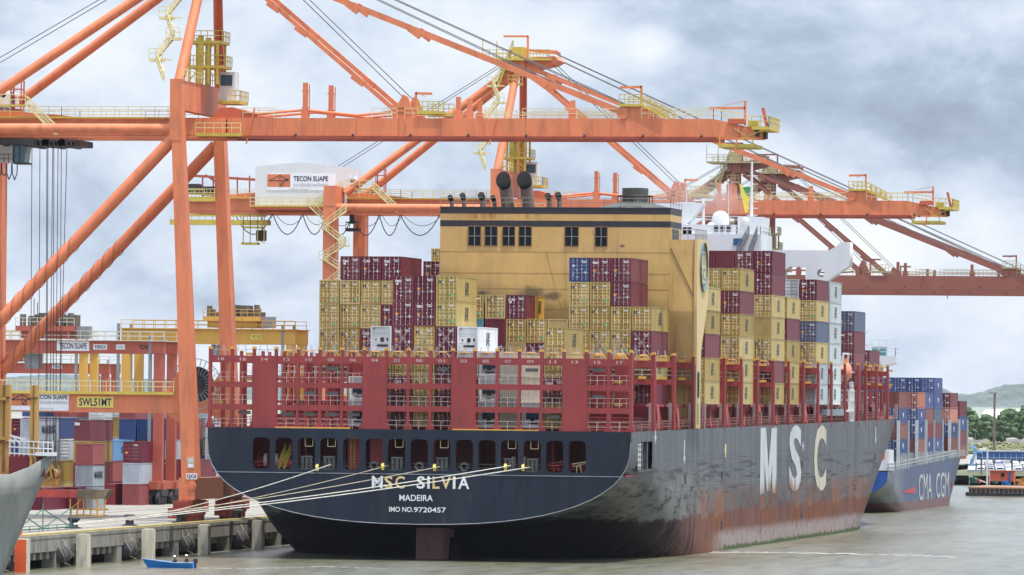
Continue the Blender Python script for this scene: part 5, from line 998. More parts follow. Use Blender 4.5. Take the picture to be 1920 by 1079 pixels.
C1, z0, z1 = sts('nearest orange quay crane, over the stern, with a sign SWL51MT', 40.5, 0, 0, ORANGE, ORANGE2, YEL)
C2, _a, _b = sts('second orange quay crane with a white machinery house, boom behind the funnel', 238, -3.4, 1.8, ORANGE, ORANGE2, YEL, tip=31.0, xl=-59.6)
sts('brown quay crane far behind, the nearer of the brown pair', 474, -10.0, 0, BROWN, BROWN, pbr('brown crane rail', (.36, .30, .16), .6, .1), False, tip=36)
sts('brown quay crane far behind, the farther of the brown pair', 521, -10.3, 0, BROWN, BROWN, MATS['brown crane rail'], False, tip=36)
# signs and fittings that only the nearest crane shows
yb = 29.5 - .84
k = MB(); xa, xb = at(145, 754, Y=yb).x, at(213, 754, Y=yb).x; za, zb = at(180, 764.5, Y=yb).z, at(180, 744, Y=yb).z; k.box(xa, xb, yb - .06, yb, za, zb); s = k.build('sign_board', SIGNY, C1); text('SWL51MT', (zb - za) * .72, ((xa + xb) / 2, yb - .075, (za + zb) / 2), XP, ZP, SIGNK, s, w=(xb - xa) * .89, bold=.02)
xa, xb = at(18, 754, Y=yb).x, at(129, 754, Y=yb).x; k = MB(); k.box(xa, xb, yb - .05, yb, at(70, 770, Y=yb).z, at(70, 737, Y=yb).z); s = k.build('sign_board', SIGNW, C1); za = at(70, 770, Y=yb).z
k = MB(); xm_ = at(66, 754, Y=yb).x; k.box(xa, xm_, yb - .07, yb - .05, at(40, 761, Y=yb).z, at(40, 737, Y=yb).z + .002); k.build('logo_panel', ORANGE, s)
logo(s, at(18, 750, Y=yb).x, yb - .09, at(40, 761, Y=yb).z, at(62, 750, Y=yb).x - at(18, 750, Y=yb).x, 1.45, ORANGE, False)
c = at(97, 745, Y=yb); text('TECON SUAPE', .52, (c.x - .1, yb - .08, c.z), XP, ZP, SIGNK, s, w=4.15, bold=.015); c = at(97, 754.5, Y=yb); text('SOCIEDADE ANÔNIMA', .40, (c.x - .1, yb - .08, c.z), XP, ZP, SIGNG, s, w=4.15); c = at(86, 766.5, Y=yb); text('an ICTSI Group Company', .16, (c.x, yb - .08, c.z), XP, ZP, SIGNG, s, w=2.0)
yl = 29.5 - 2.28; c = at(359.5, 893.5, Y=yl); k = MB(); k.box(c.x - .66, c.x + .66, yl - .05, yl, c.z - .36, c.z + .36); s = k.build('sign_board', SIGNW, C1); text('QC6', .5, (c.x, yl - .065, c.z), XP, ZP, SIGNK, s, w=1.15, bold=.02)
k = MB(); k.lathe((c.x + .05, yl, c.z - 1.15), [(.52, 0), (.52, -.06), (.42, -.09), (.36, -.04), (.3, -.09), (.05, -.1)], 20, YP); k.build('round_emblem', ORANGE, C1)
yp = 29.5 - 1.4; c = at(358, 868, Y=yp); k = MB(); k.box(c.x - .42, c.x + .42, yp - .12, yp, c.z - .66, c.z + .66); s = k.build('notice_plate', pbr('notice plate grey', (.48, .46, .38), .6, .2), C1); k = MB(); k.box(c.x - .3, c.x + .3, yp - .14, yp - .12, c.z - .55, c.z - .15); k.box(c.x - .3, c.x + .3, yp - .14, yp - .12, c.z + .1, c.z + .2); k.box(c.x - .3, c.x + .3, yp - .14, yp - .12, c.z + .3, c.z + .4); k.build('notice_print', SIGNW, s)
# cable reel behind the near leg
c = at(368, 721, Y=33.5); k = MB(); k.lathe((c.x, 33.3, c.z), [(2.15, 0), (2.15, .5)], 32, YP); rl_ = k.build('cable_reel', DARK, C1)
k = MB()
for a in range(28): t_ = a * math.pi / 14; k.bar((c.x + 1.2 * math.cos(t_), 33.2, c.z + 1.2 * math.sin(t_)), (c.x + 3.1 * math.cos(t_), 33.1, c.z + 3.1 * math.sin(t_)), .07)
pts = [(c.x + 3.1 * math.cos(a * math.pi / 20), 33.1, c.z + 3.1 * math.sin(a * math.pi / 20)) for a in range(41)]; k.path(pts, .06, 4); k.build('reel_spokes', STEEL, rl_)
# trolley and cab of the nearest crane over the yard
k = MB(); k.box(-63, -55.2, 35.5, 45.5, 49.0, 49.75); k.box(-55.5, -50.3, 36, 45, 48.95, 49.7)
for x in (-62, -59, -56.5, -54, -52): k.tube((x, 36, 49.3), (x, 45, 49.3), .5, 10)
for j in range(9): k.box(-55 + j * .55, -54.75 + j * .55, 36, 36.4, 48.7, 49.4)
tr = k.build('trolley', DARK, C1)
k = MB(); k.box(-60.9, -58.2, 37, 39.4, 46.9, 49.3); cb = k.build('driver_cab', pbr('cab pale panel', (.5, .5, .48), .5, .1), C1); k = MB(); k.prism([(-58.2, 36.95, 46.9), (-56.9, 36.95, 46.9), (-56.6, 36.95, 49.2), (-58.2, 36.95, 49.2)], (0, 2.5, 0)); k.build('cab_window', GLASSB, cb); k = MB(); k.box(-58.3, -58.15, 36.9, 36.95, 46.9, 49.2); k.box(-57.5, -57.4, 36.9, 36.94, 46.9, 49.2); k.box(-58.2, -56.6, 36.9, 39.5, 46.7, 46.9); k.rail([(-61, 36.6, 46.7), (-58.2, 36.6, 46.7)], 1.2, .6, .04); k.build('cab_frame', DARK, cb)
k = MB()
for x in (-60.2, -59.5, -58.9, -58.2): k.path([(x - .35, 37.5, 46.8), (x - .3, 37.5, 45.6), (x, 37.5, 45.0 - .3 * math.sin(x * 7)), (x + .3, 37.5, 45.6), (x + .3, 37.5, 46.8)], .07, 5)
k.build('hanging_cable', ROPE, cb)
k = MB()
for u0, u1 in ((60, 57), (75, 72), (88, 84), (90, 88), (99, 93), (101, 96), (109, 102), (115, 110), (126, 113)):
    a_ = at(u0, 262, Y=40.5); b_ = at(u1 if u1 < 112 else u1 - 4, 872, Y=40.5); k.tube(a_, (b_.x, 40.5 + (u0 % 3) * .5, 9.9), .045, 4)
k.build('hoist_rope', ROPE, C1)
sx = at(92, 890, Y=40.5); k = MB(); k.box(sx.x - 1.3, sx.x + 1.3, 39.6, 41.4, 7.4, 8.3); k.tube((sx.x - .8, 39.4, 9.0), (sx.x - .8, 41.6, 9.0), .7, 14); k.tube((sx.x + .7, 39.4, 8.9), (sx.x + .7, 41.6, 8.9), .6, 14)
for q in (-1.1, -.4, .3, 1.0): k.bar((sx.x + q, 39.5, 8.2), (sx.x + q * .6, 39.5, 9.9), .2)
k.box(sx.x - 2, sx.x - 1.2, 39.8, 41.2, 7.0, 7.8); hb = k.build('headblock', pbr('headblock ochre', (.40, .22, .06), .6, .4, .4, 1.5), C1)
k = MB(); xa, xb = at(58, 930, Y=40.5).x, at(147, 930, Y=40.5).x; k.box(xa, xb, 39.3, 41.7, 6.05, 6.95)
for q in range(6): xx = xa + (xb - xa) * q / 5; k.box(xx - .1, xx + .1, 39.2, 39.32, 6.0, 7.0)
k.build('spreader_beam', pbr('spreader red', (.50, .08, .06), .5, .2, .15), C1)
k = MB(); x2 = at(205, 930, Y=40.5).x; k.prism([(xb + .02, 39.3, 7.05), (x2 + .3, 39.3, 7.05), (x2 - .4, 39.3, 5.9), (xb + .02, 39.3, 5.9)], (0, 2.4, 0)); k.build('spreader_end', pbr('spreader weathered', (.20, .16, .10), .7, .3, .3), C1)
k = MB(); xc = at(136, 950, Y=40.5).x; xd = at(199, 950, Y=40.5).x
for q in range(6): xx = xc + (xd - xc) * q / 5; k.bar((xx, 39.4, 3.9), (xx + .2 * (q % 2), 39.4, 5.9), .14)
for z in (3.85, 4.6): k.bar((xc, 39.4, z), (xd, 39.4, z), .16); k.bar((xc, 41.6, z), (xd, 41.6, z), .16)
k.bar((xc, 39.4, 4.6), (xc + 1.5, 39.4, 5.9), .1); k.bar((xd, 39.4, 4.6), (xd - 1.2, 39.4, 5.9), .1); k.build('spreader_cage', YEL2, C1)
# second crane: festoon cables, hanging platforms, leg stairs
k = MB(); hang = [(440, 400), (511, 400), (567, 400), (612, 402), (661, 402), (711, 402), (750, 402), (825, 402), (900, 402)]
for (a, va), (b_, vb) in zip(hang, hang[1:]):
    for dy, dp in ((0, 40), (1.2, 22)):
        p = [at(a + (b_ - a) * j / 10 + dy * 4, va + dp * (1 - (2 * j / 10 - 1) ** 2), Y=235.2 + dy) for j in range(11)]; k.cut().path(p, .075 if dy == 0 else .045, 4)
k.many('festoon_cable', ROPE, C2)
def px_box(m, u0, v0, u1, v1, Y, d):
    a_, b_ = at(u0, v1, Y=Y), at(u1, v0, Y=Y); m.box(a_.x, b_.x, Y, Y + d, a_.z, b_.z)
k = MB(); px_box(k, 318, 413, 500, 421, 233.5, 3); px_box(k, 340, 403, 500, 406, 233.5, .1)
for u in (455, 468, 482, 494): px_box(k, u, 400, u + 2, 458, 233.5, .2)
px_box(k, 452, 455, 482, 459, 233.5, 2); px_box(k, 455, 425, 492, 428, 233.5, 2)
for u in range(320, 500, 13): px_box(k, u, 404, u + 1, 414, 233.5, .08)
k.build('maintenance_platform', YEL, C2)
k = MB(); px_box(k, 480, 432, 496, 452, 234.5, 1.5); px_box(k, 490, 400, 492, 455, 234, .2); px_box(k, 375, 398, 415, 404, 234, 2); k.build('trolley', DARK, C2)
k = MB(); px_box(k, 647, 428, 672, 434, 234.5, 2)
for u in (648, 655, 664, 671): px_box(k, u, 415, u + 1, 432, 234.5, .1)
px_box(k, 648, 416, 672, 418, 234.5, .1); px_box(k, 655, 402, 662, 420, 234.5, 1); k.build('service_cage', DARK, C2)
k = MB(); yy = 225.2
zz = [(648, 396), (606, 428), (646, 460), (606, 486), (646, 512), (608, 540), (646, 566)]
for (a, va), (b_, vb) in zip(zz, zz[1:]):
    k.stair(at(a, va, Y=yy), at(b_, vb, Y=yy), .8); px_box(k, b_ - 8, vb, b_ + 8, vb + 3, yy, 1); p = at(b_ - 8, vb, Y=yy); q = at(b_ + 8, vb, Y=yy); k.rail([p, q], 1.2, .8, .05)
k.build('leg_stair', CREAM, C2)
k = MB(); px_box(k, 352, 345, 372, 363, 236, 3); px_box(k, 380, 350, 405, 360, 236, 3); px_box(k, 376, 362, 405, 366, 236, 3); k.bar(at(378, 366, Y=236), at(410, 350, Y=236), .5); k.build('drive_unit', DARK, C2)
k = MB(); px_box(k, 352, 372, 410, 378, 233.5, 3)
for u in range(352, 412, 7): px_box(k, u, 355, u + 1, 372, 233.5, .1)
px_box(k, 352, 355, 380, 356.5, 233.5, .1); px_box(k, 352, 364, 412, 365.5, 233.5, .1); k.build('drive_platform', YEL, C2)
k = MB()
for u, v in ((380, 330), (400, 333), (445, 332), (468, 330)): k.bar(at(u, v, Y=238), at(u, 372, Y=238), .2)
k.bar(at(362, 330, Y=238), at(490, 338, Y=238), .4); k.bar(at(385, 328, Y=238), at(410, 345, Y=238), .3); k.build('rear_frame', REDC, C2)
# ================================================================== YARD BEHIND THE QUAY
GY = 'containers stacked in the yard'
def yx(u, Y): return at(u, 900, Y=Y).x
def ystack(u, Y, s, desc, L=12.19, side=None, h=2.9, z0=ZQ):
    """s runs from the ground up; the near end face starts at bearing u"""
    x = yx(u, Y) + 1.22; n = len(s)
    for i, ch in enumerate(s):
        if ch == '.': continue
        col, st = K[ch]; tier = 'ground level' if i == 0 else ('top' if i == n - 1 else ORD[i] + ' up')
        container(x, Y, z0 + h * i, col, st if st != 'door' or i % 2 else st, L, lb(CN[col], 'container,', tier, 'of', desc), GY, (side or {}).get(i), detail=1)
MK = ('MAERSK', 1.1, 7.5)
ystack(137, 128, 'mRYM', 'the yard stack right of the lone red and white pair', side={3: None})
rot_child(txt('tex', .5, .8, PLW, bold=.02), LASTC(), (-.7, -.01, 2.35), XP, ZP)
ystack(230, 128, 'RGm', 'the low yard stack left of the red yard crane legs'); ystack(183, 128.0, 'R', 'the long red row on the yard ground')
ystack(141, 100, '.Gp', 'the short pair standing before the yard stack', 6.06, {1: ('MAERSK', .9, 4.6)}, 2.75, ZQ + .2); ystack(141, 100.01, 'G', 'the short stack behind the yellow spreader cage', 6.06, None, 2.9)
ystack(37, 128, 'YYGG', 'the grey yard stack behind the grey bow', side={2: MK, 3: MK}); ystack(68, 141, 'YY', 'the olive yard pair right of the grey bow'); ystack(100, 155, 'mYi', 'the yard stack with a white top beside the grey one')
ystack(20, 150, 'mmBm', 'the maroon yard stack left of the mooring bow'); ystack(76, 170, 'YmmB', 'the blue topped yard stack behind the grey one')
ystack(180, 150, 'mRS', 'the yard stack with a sky blue top', side={2: ('SK', .9, 3)}); ystack(222, 165, 'mmMBp', 'the five high yard stack left of the crane legs'); ystack(256, 165, 'YmMB', 'the blue topped yard stack left of the crane legs')
ystack(288, 172, 'YmGR', 'the red topped yard stack right of the crane legs'); ystack(312, 180, 'YmBR', 'the red topped yard stack nearest the orange crane leg', side={3: ('dfs', 1.0, 3.0, PLW)})
ystack(338, 178, 'ym', 'the yard pair half hidden by the orange crane leg'); ystack(384, 190, 'yiii', 'the white yard stack between crane leg and stern')
for i, (u, Y, s) in enumerate(((40, 210, 'mBYiB'), (70, 215, 'YmGiB'), (100, 210, 'gYmGR'), (130, 220, 'mmYGi'), (165, 215, 'YmYii'), (196, 220, 'BmGYi'), (228, 225, 'mYRMi'), (262, 220, 'mmYRG'), (295, 228, 'BYmiR'), (325, 232, 'mmBGi'), (372, 240, 'mBYi'))): ystack(u, Y, s, 'the ' + ORD[i] + ' rear yard stack from the left')
ystack(46, 84, 'M', 'the low lone box left of the spreader', h=1.5) if 0 else None
container(yx(46, 84) + 1.3, 84, ZQ - .9 + .9, 'maroon', 'plain', 12.19, 'long maroon container lying left below the red spreader beam', GY, None, detail=1)
container(yx(112, 96) + 1.3, 96, ZQ, 'maroon', 'plain', 6.06, 'short maroon container left of the yellow spreader cage', GY, None, detail=1)
def rtg(label, xl, xr, Y, dY, z0, z1, mat, rail, labels=(), tr=None, legs_w=1.3):
    o = empty('yard_gantry_crane', ((xl + xr) / 2, Y, ZQ), label, 'crane', 'rubber tyred yard cranes')
    for y in (Y, Y + dY):
        m = MB(); m.box(xl, xr, y, y + 1.1, z0, z1); go = m.build('girder', mat, o)
        r = MB(); r.rail([(xl, y - .3, z1 + .05), (xr, y - .3, z1 + .05)], 1.3, 1.7, .045); r.box(xl - .3, xr + .2, y - .4, y + 1.5, z1 + .003, z1 + .12); r.build('walkway_rail', rail, go)
        for x in (xl + .7, xr - .8):
            m = MB(); m.bar((x, y + .55, ZQ + 2), (x, y + .55, z0), legs_w, .9); m.bar((x, y + .55, ZQ + 1.9), (x, y + .55, ZQ + 3), legs_w + .7, 1.3); m.build('leg', mat, o)
            b = MB(); b.box(x - 1.1, x + 1.1, y - 1.4, y + 2.4, ZQ + 1.2, ZQ + 2.1); b.build('truck', DARK, o)
            for yy in (y - 1.0, y + .6, y + 2.0): b = MB(); [b.lathe((x + dx, yy, ZQ + .9), [(.4, -.28), (.86, -.24), (.9, 0), (.86, .24), (.4, .28)], 16, XP) for dx in (-.55, .55)]; b.build('wheel', RUBBER, o, True)
            p = MB(); p.bar((x - legs_w * .9, y + .2, ZQ + 2), (x - legs_w * .9, y + .2, z1 + .8), .42); p.build('cable_duct', STEEL, o)
    for x in (xl + .7, xr - .8): m = MB(); m.box(x - .6, x + .6, Y - 2, Y + dY + 2.5, ZQ + 2.1, ZQ + 3.2); m.build('sill_beam', mat, o)
    for tx, uc, w, h, bg, fg in labels:
        c = at(uc[0], uc[1], Y=Y); k = MB()
        if bg: k.box(c.x - w / 2, c.x + w / 2, Y - .06, Y - .004, c.z - h / 2, c.z + h / 2); s = k.build('sign_board', bg, go if 0 else o)
        else: s = o
        text(tx, h * (.6 if bg else 1), (c.x, Y - .075, c.z), XP, ZP, fg, s, w=w * .85 if bg else w, bold=.02)
    if tr:
        m = MB(); a, b_ = tr; m.box(a, b_, Y - .5, Y + dY + 1.2, z1 + 1.3, z1 + 2.0); m.box(a + .6, b_ - .6, Y, Y + dY, z1 + .3, z1 + 1.3); m.build('trolley_frame', mat, o)
        m = MB(); rnd = random.Random(int(Y)); 
        for i in range(16): x = rnd.uniform(a + .4, b_ - .8); m.box(x, x + rnd.uniform(.4, 1.3), Y + rnd.uniform(-.4, 3), Y + rnd.uniform(3.2, 5), z1 + 2.0, z1 + 2 + rnd.uniform(.5, 1.9))
        m.tube((a + .9, Y + .2, z1 + 2), (a + .9, Y + .2, z1 + 3.6), .45, 10); m.tube((b_ - .7, Y + .2, z1 + 2), (b_ - .7, Y + .2, z1 + 3.8), .45, 10); m.bar((a + 3, Y, z1 + 2), (a + 3, Y, z1 + 5.2), .1); m.bar((a + 2.5, Y, z1 + 2), (a + 2.5, Y, z1 + 5.8), .1); m.build('hoist_machinery', pbr('hoist machinery mix', (.12, .10, .085), .6, .5, .3, 1.2) if 'hoist machinery mix' not in MATS else MATS['hoist machinery mix'], o)
        m = MB(); m.rail([(a, Y - .5, z1 + 2), (b_, Y - .5, z1 + 2)], 1.1, 1, .045); m.build('trolley_rail', rail, o)
        m = MB(); m.box(b_ + .2, b_ + 2.0, Y, Y + 1.6, z1 + .3, z1 + 2.0); m.build('control_box', STEEL, o)
        m = MB(); m.box(a + 1, a + 3, Y + 1, Y + 3, z0 - 2.2, z0 - .1); m.build('driver_cab', STEEL, o)
    return o
PR = pbr('yard crane handrail', (.55, .53, .42), .6, .1)
rtg('red yard crane with white sign boards and YC10 on its girder', -95, -63.0, 135, 7.6, 24.3, 26.0, REDC, PR,
    (('YC10', (269, 651), 1.25, .62, None, SIGNK), ('SWL', (55, 648), 1.3, .55, None, SIGNK), ('TEREX', (188, 651), 1.95, .75, SIGNW, SIGNK), ('NORELL', (226, 651), 1.25, .7, SIGNW, SIGNG), ('TECON SUAPE', (137, 649), 4.6, 1.35, SIGNW, SIGNK)), (-84, -75.6))
rtg('yellow yard crane with YC15 on its girder', -92.9, -65.6, 230, 8, 26.5, 28.7, YEL2, YEL2, (('YC15', (480, 632), 1.6, .8, SIGNY, SIGNK),), (-80, -71), 1.35)
rtg('smaller red yard crane farther back in the yard', -150, -120.1, 330, 7, 22.0, 23.7, REDC, PR, (('TEREX', (107, 688), 1.7, .65, SIGNW, SIGNK),), (-142, -134))
rtg('yellow yard crane half hidden behind the red YC10 crane', -146, -116.2, 300, 7, 25.2, 27.4, YEL2, YEL2, (), None)
# containers and sheds far off in the yard, seen under the girders
rnd = random.Random(12)
for i in range(14):
    u = 30 + i * 27; Y = 620 + (i % 3) * 60; s = 'YGiYemG'[i % 7] + 'GiGYiYe'[i % 7]
    ystack(u, Y, s, 'the ' + ORD[i] + ' far stack from the left')
# quay furniture
for i, (u, v) in enumerate(((138, 991), (243, 986), (338, 981), (445, 975))):
    c = at(u, v, Z=ZQ); o = empty('bollard', (c.x, c.y, ZQ), ['black bollard beside the green gate frame', 'black bollard with two white lines in mid quay', 'black bollard left of the crane leg QC6', 'black bollard below the crane bogies'][i], 'bollard', 'mooring bollards')
    k = MB(); k.lathe((c.x, c.y, ZQ), [(.75, 0), (.75, .12), (.5, .2), (.46, .75), (.7, .95), (.72, 1.15), (.5, 1.3)], 18); k.build('post', DARK, o, True); k = MB(); k.box(c.x - .8, c.x + .8, c.y - .8, c.y + .8, ZQ, ZQ + .1); k.build('base_plate', DARK, o)
c = at(320.5, 972, Z=ZQ); o = empty('marker_post', (c.x, c.y, ZQ), 'red and white banded marker post on the quay', 'post')
for i in range(5): k = MB(); k.tube((c.x, c.y, ZQ + .25 * i), (c.x, c.y, ZQ + .25 * i + .25), .42, 14); k.build('band', MATS['spreader red'] if i % 2 == 0 else WHITE, o, True)
c = at(30, 1007, Z=ZQ); k = MB(); k.box(c.x - .55, c.x + .55, c.y - .5, c.y + .5, ZQ, ZQ + .95); k.box(c.x - .5, c.x + .5, c.y - .45, c.y + .45, ZQ + .95, ZQ + 1.0); k.box(c.x - .6, c.x - .4, c.y - .55, c.y + .55, ZQ, ZQ + .15); o = k.build('barrier_block', ORANGEB, None, org=(c.x, c.y, ZQ)); tag(o, 'orange barrier block on the quay edge by the grey bow', 'barrier'); k = MB(); k.box(c.x - .2, c.x + .2, c.y - .53, c.y - .502, ZQ + .3, ZQ + .6); k.build('reflector', WHITE, o)
a_, b_ = at(30, 999, Z=ZQ), at(133, 992, Z=ZQ); o = empty('gate_frame', a_, 'green tube gate frame with crossed braces on the quay', 'gate')
k = MB(); mid = a_.lerp(b_, .48)
for p in (a_, b_): k.bar(p, p + UP * 2.5, .1)
k.bar(mid, mid + UP * 3.1, .1)
for p, q in ((a_, mid), (mid, b_)): k.bar(p + UP * .25, q + UP * 2.4, .09); k.bar(p + UP * 2.4, q + UP * .25, .09); k.bar(p + UP * .2, q + UP * .2, .09)
k.build('tube_frame', GREEN, o); k = MB(); k.rail([a_ + V((.6, -.5, 0)), b_ + V((.6, -.5, 0))], .6, 3.5, .04); k.build('low_rail', GREEN, o)
# mooring lines
def mline(u0, v0, bu, mat, r, lab, sag=.45, n=18):
    r *= .66
    a = at(u0, v0, Y=-.25); b_ = at(bu[0], bu[1], Z=ZQ + .8); o = []
    for i in range(n + 1): f = i / n; p = a.lerp(b_, f); o.append(p - UP * (4 * f * (1 - f)) * sag)
    k = MB(); k.path([(a.x + .1, .6, a.z + .05)] + o, r, 6); tag(k.build('mooring_line', mat, None, True, org=b_), lab, 'rope', 'mooring lines at the stern')
B1, B2 = (243, 976), (138, 982)
mline(618, 872, B1, LINE, .085, 'topmost white mooring line, from the leftmost fairlead'); mline(725, 874, B1, LINE2, .075, 'tan mooring line second from the top at the stern'); mline(822, 876, B2, LINE2, .075, 'tan mooring line in the middle of the five')
mline(955, 874, B2, LINE, .095, 'upper of the two lowest thick white mooring lines'); mline(990, 877, (138, 984), LINE, .095, 'lowest thick white mooring line across the ship name')
for u, v in ((725, 874), (822, 876), (955, 875), (988, 876), (602, 876)): c = at(u - 7, v + 1, Y=-.25); k = MB(); k.lathe((c.x, -.3, c.z), [(.28, -.15), (.28, .15), (.2, .15)], 10, XP); k.box(c.x - .15, c.x + .15, -.35, -.2, c.z - .4, c.z + .4); k.build('rat_guard', SIGNY, SHIP)
# small blue boat with two people
bl = at(268, 1064, Z=0); bx = at(362, 1066, Z=0); LB_ = bx.x - bl.x; by = (bl.y + bx.y) / 2
o = empty('boat', (bl.x, by, 0), 'small open blue motor boat carrying two people with white helmets', 'boat')
k = MB(); n = 12
for i in range(n + 1):
    f = i / n; w = .82 * (1 - (1 - f) ** 2.4) + .02; zt_ = .95 - .42 * min(1, f * 1.6) + .06 * f; x = bl.x + LB_ * f; xb = bl.x + .75 * (1 - f) + LB_ * f
    k.v += [(x, by - w, zt_), (xb, by - w * .62, -.12), (xb, by + w * .62, -.12), (x, by + w, zt_), (x, by + w - .06, zt_ - .02), (xb, by + w * .55, .05), (xb, by - w * .55, .05), (x, by - w + .06, zt_ - .02)]
for i in range(n):
    for j in range(8): a = i * 8 + j; b2 = i * 8 + (j + 1) % 8; k.f.append((a, b2, b2 + 8, a + 8))
k.f += [tuple(range(8)), tuple(range(n * 8, n * 8 + 8))]
k.build('hull', BOATB, o, False)
k = MB()
for f0 in range(n):
    f = f0 / n; f1 = (f0 + 1) / n; P = lambda f, s: V((bl.x + LB_ * f, by + s * (.82 * (1 - (1 - f) ** 2.4) + .03), .95 - .42 * min(1, f * 1.6) + .06 * f + .02))
    for s in (-1, 1): k.bar(P(f, s), P(f1, s), .07)
k.build('gunwale', pbr('gunwale pale blue', (.45, .58, .72), .5, .1), o)
k = MB()
for f in (.42, .72): k.box(bl.x + LB_ * f - .16, bl.x + LB_ * f + .16, by - .68, by + .68, .28, .34)
k.build('thwart', BOATB, o)
k = MB(); k.box(bx.x - .05, bx.x + .35, by - .2, by + .2, .55, 1.02); k.box(bx.x, bx.x + .22, by - .1, by + .1, -.3, .6); k.build('outboard_motor', DARK, o)
k = MB(); k.box(bl.x + .55, bl.x + 1.25, by - .62, by - .6, .45, .62) if 0 else None
text('SUAPE', .2, (bl.x + LB_ * .2, by - .60, .42), XP, V((0, -.3, 1)), PLW, o, w=.8) if 0 else None
def person(x, y, z, lab, vest, lean):
    me = bpy.data.meshes.new('person'); vs, es, rs = [], [], []
    def pt(p, r, par=None): vs.append((p[0], p[1], p[2])); rs.append(r); (es.append((par, len(vs) - 1)) if par is not None else None); return len(vs) - 1
    a = pt((0, 0, .12), .17); b_ = pt((-.02 - lean * .3, 0, .34), .17, a); c = pt((-.04 - lean, 0, .56), .19, b_); d = pt((-.05 - lean, 0, .66), .075, c); e = pt((-.07 - lean, 0, .74), .07, d); f_ = pt((-.09 - lean, 0, .83), .105, e); pt((-.09 - lean, 0, .90), .085, f_)
    for s in (-1, 1):
        sh = pt((-.04 - lean, s * .2, .57), .085, c); el = pt((-.12 - lean, s * .29, .34), .06, sh); ha = pt((-.34 - lean, s * .22, .28), .045, el)
        hp = pt((-.05, s * .11, .08), .1, a); kn = pt((-.46, s * .13, .12), .075, hp); ft = pt((-.48, s * .13, -.26), .05, kn); pt((-.62, s * .13, -.28), .045, ft)
    me.from_pydata(vs, es, []); ob = bpy.data.objects.new('person', me); COL.objects.link(ob)
    md = ob.modifiers.new('s', 'SKIN'); md.use_smooth_shade = True; 
    for v, r in zip(me.skin_vertices[0].data, rs): v.radius = (r, r)
    me.skin_vertices[0].data[0].use_root = True
    sb = ob.modifiers.new('d', 'SUBSURF'); sb.levels = 1; sb.render_levels = 1
    m2 = bpy.data.meshes.new_from_object(ob.evaluated_get(bpy.context.evaluated_depsgraph_get())); bpy.data.objects.remove(ob)
    m2.name = 'person'; m2.materials.clear(); m2.materials.append(CLOTH); m2.materials.append(SKIN)
    for p in m2.polygons:
        if p.center.z > .68 or (p.center.x < -.28 - lean and p.center.z > .2 and abs(p.center.y) > .17): p.material_index = 1
    ob = bpy.data.objects.new('person', m2); COL.objects.link(ob); ob.location = (x, y, z); tag(ob, lab, 'person', None); ORG[ob.name] = V((x, y, z))
    k = MB(); k.lathe((x - .09 - lean, y, z + .86), [(.155, -.02), (.15, .03), (.125, .1), (.07, .15), (.01, .165)], 14); k.build('helmet', HELM, ob, True)
    k = MB(); k.lathe((x - .03 - lean * .8, y, z + .3), [(.2, 0), (.215, .12), (.2, .26), (.13, .3)], 12); k.build('life_vest', vest, ob, True)
person(bl.x + LB_ * .645, by - .02, .36, 'person with white helmet sitting in the middle of the blue boat', CLOTH, .03)
person(bl.x + LB_ * .87, by + .02, .46, 'person in brown vest and white helmet at the stern of the blue boat', ORGVEST, .04)
FOAM = pbr('wake foam', (.62, .62, .56), .8, .15, 0, 1)
def foam(pts, w, seed, name='wake_foam'):
    rnd = random.Random(seed); k = MB(); n = 60
    for i in range(n):
        f = i / n; s = f * (len(pts) - 1); j = min(int(s), len(pts) - 2); p = V(pts[j]).lerp(V(pts[j + 1]), s - j); q = p + V((rnd.uniform(-.4, .4), rnd.uniform(-w, w), 0)); L = rnd.uniform(.3, 1.1) * (pts[-1][0] - pts[0][0]) / 26; ww = rnd.uniform(.08, .3) * w
        k.add([(q.x - L, q.y, .03), (q.x - L * .3, q.y - ww, .032), (q.x + L, q.y + rnd.uniform(-ww, ww), .034), (q.x + L * .2, q.y + ww, .033)], [(0, 1, 2, 3)])
    tag(k.build(name, FOAM), kind='stuff')
foam([(bx.x + .2, by, 0), (at(460, 1067, Z=0)), (at(600, 1063, Z=0)), (at(720, 1067, Z=0))], .8, 3)
foam([at(1335, 1036, Z=0), at(1450, 1037, Z=0), at(1620, 1040, Z=0), at(1800, 1045, Z=0)], 3.0, 5, 'eddy_foam')
# ================================================================== SECOND CONTAINER SHIP AHEAD
S2 = empty('feeder_ship', (-6.5, 338, 0), 'blue hulled container ship moored ahead, large white letters on its side', 'container ship')
cx2, B2_ = -6.5, 18.5
def zt2(y): return 7.0 + (y - 338) * .017
def bf2(y, z):
    s = max(0, min(1, z / 8.5)); y0 = 418 + 22 * s; L = 72 - 10 * s; t_ = (y - y0) / L
    return 1 if t_ <= 0 else max(0, 1 - t_ ** 2.1)
k = MB(); yy2 = [338, 340, 344, 350, 356, 362, 370, 380, 400, 420, 428, 436, 444, 450, 456, 462, 470, 478, 486, 494, 502]; rows = []
for y in yy2:
    d = y - 338; zb = lerpt([(0, 1.6), (8, -.8), (30, -7), (300, -7)], d); zk = lerpt([(0, 6.2), (12, 3.6), (28, -1), (40, -4), (300, -4)], d); sec = []
    for j in range(10): a = j / 9 * math.pi / 2; sec.append((B2_ * math.sin(a) ** .85, zk - (zk - zb) * math.cos(a) ** .85))
    for j in range(1, 6): sec.append((B2_, zk + (zt2(y) - zk) * j / 5))
    sec = [(x * bf2(y, z), z) for x, z in sec]; rows.append(sec); k.v += [(cx2 - x, y, z) for x, z in sec[::-1]] + [(cx2 + x, y, z) for x, z in sec[1:]]
w_ = 2 * 15 - 1
for i in range(len(yy2) - 1):
    for j in range(w_ - 1): a = i * w_ + j; k.f.append((a, a + 1, a + w_ + 1, a + w_))
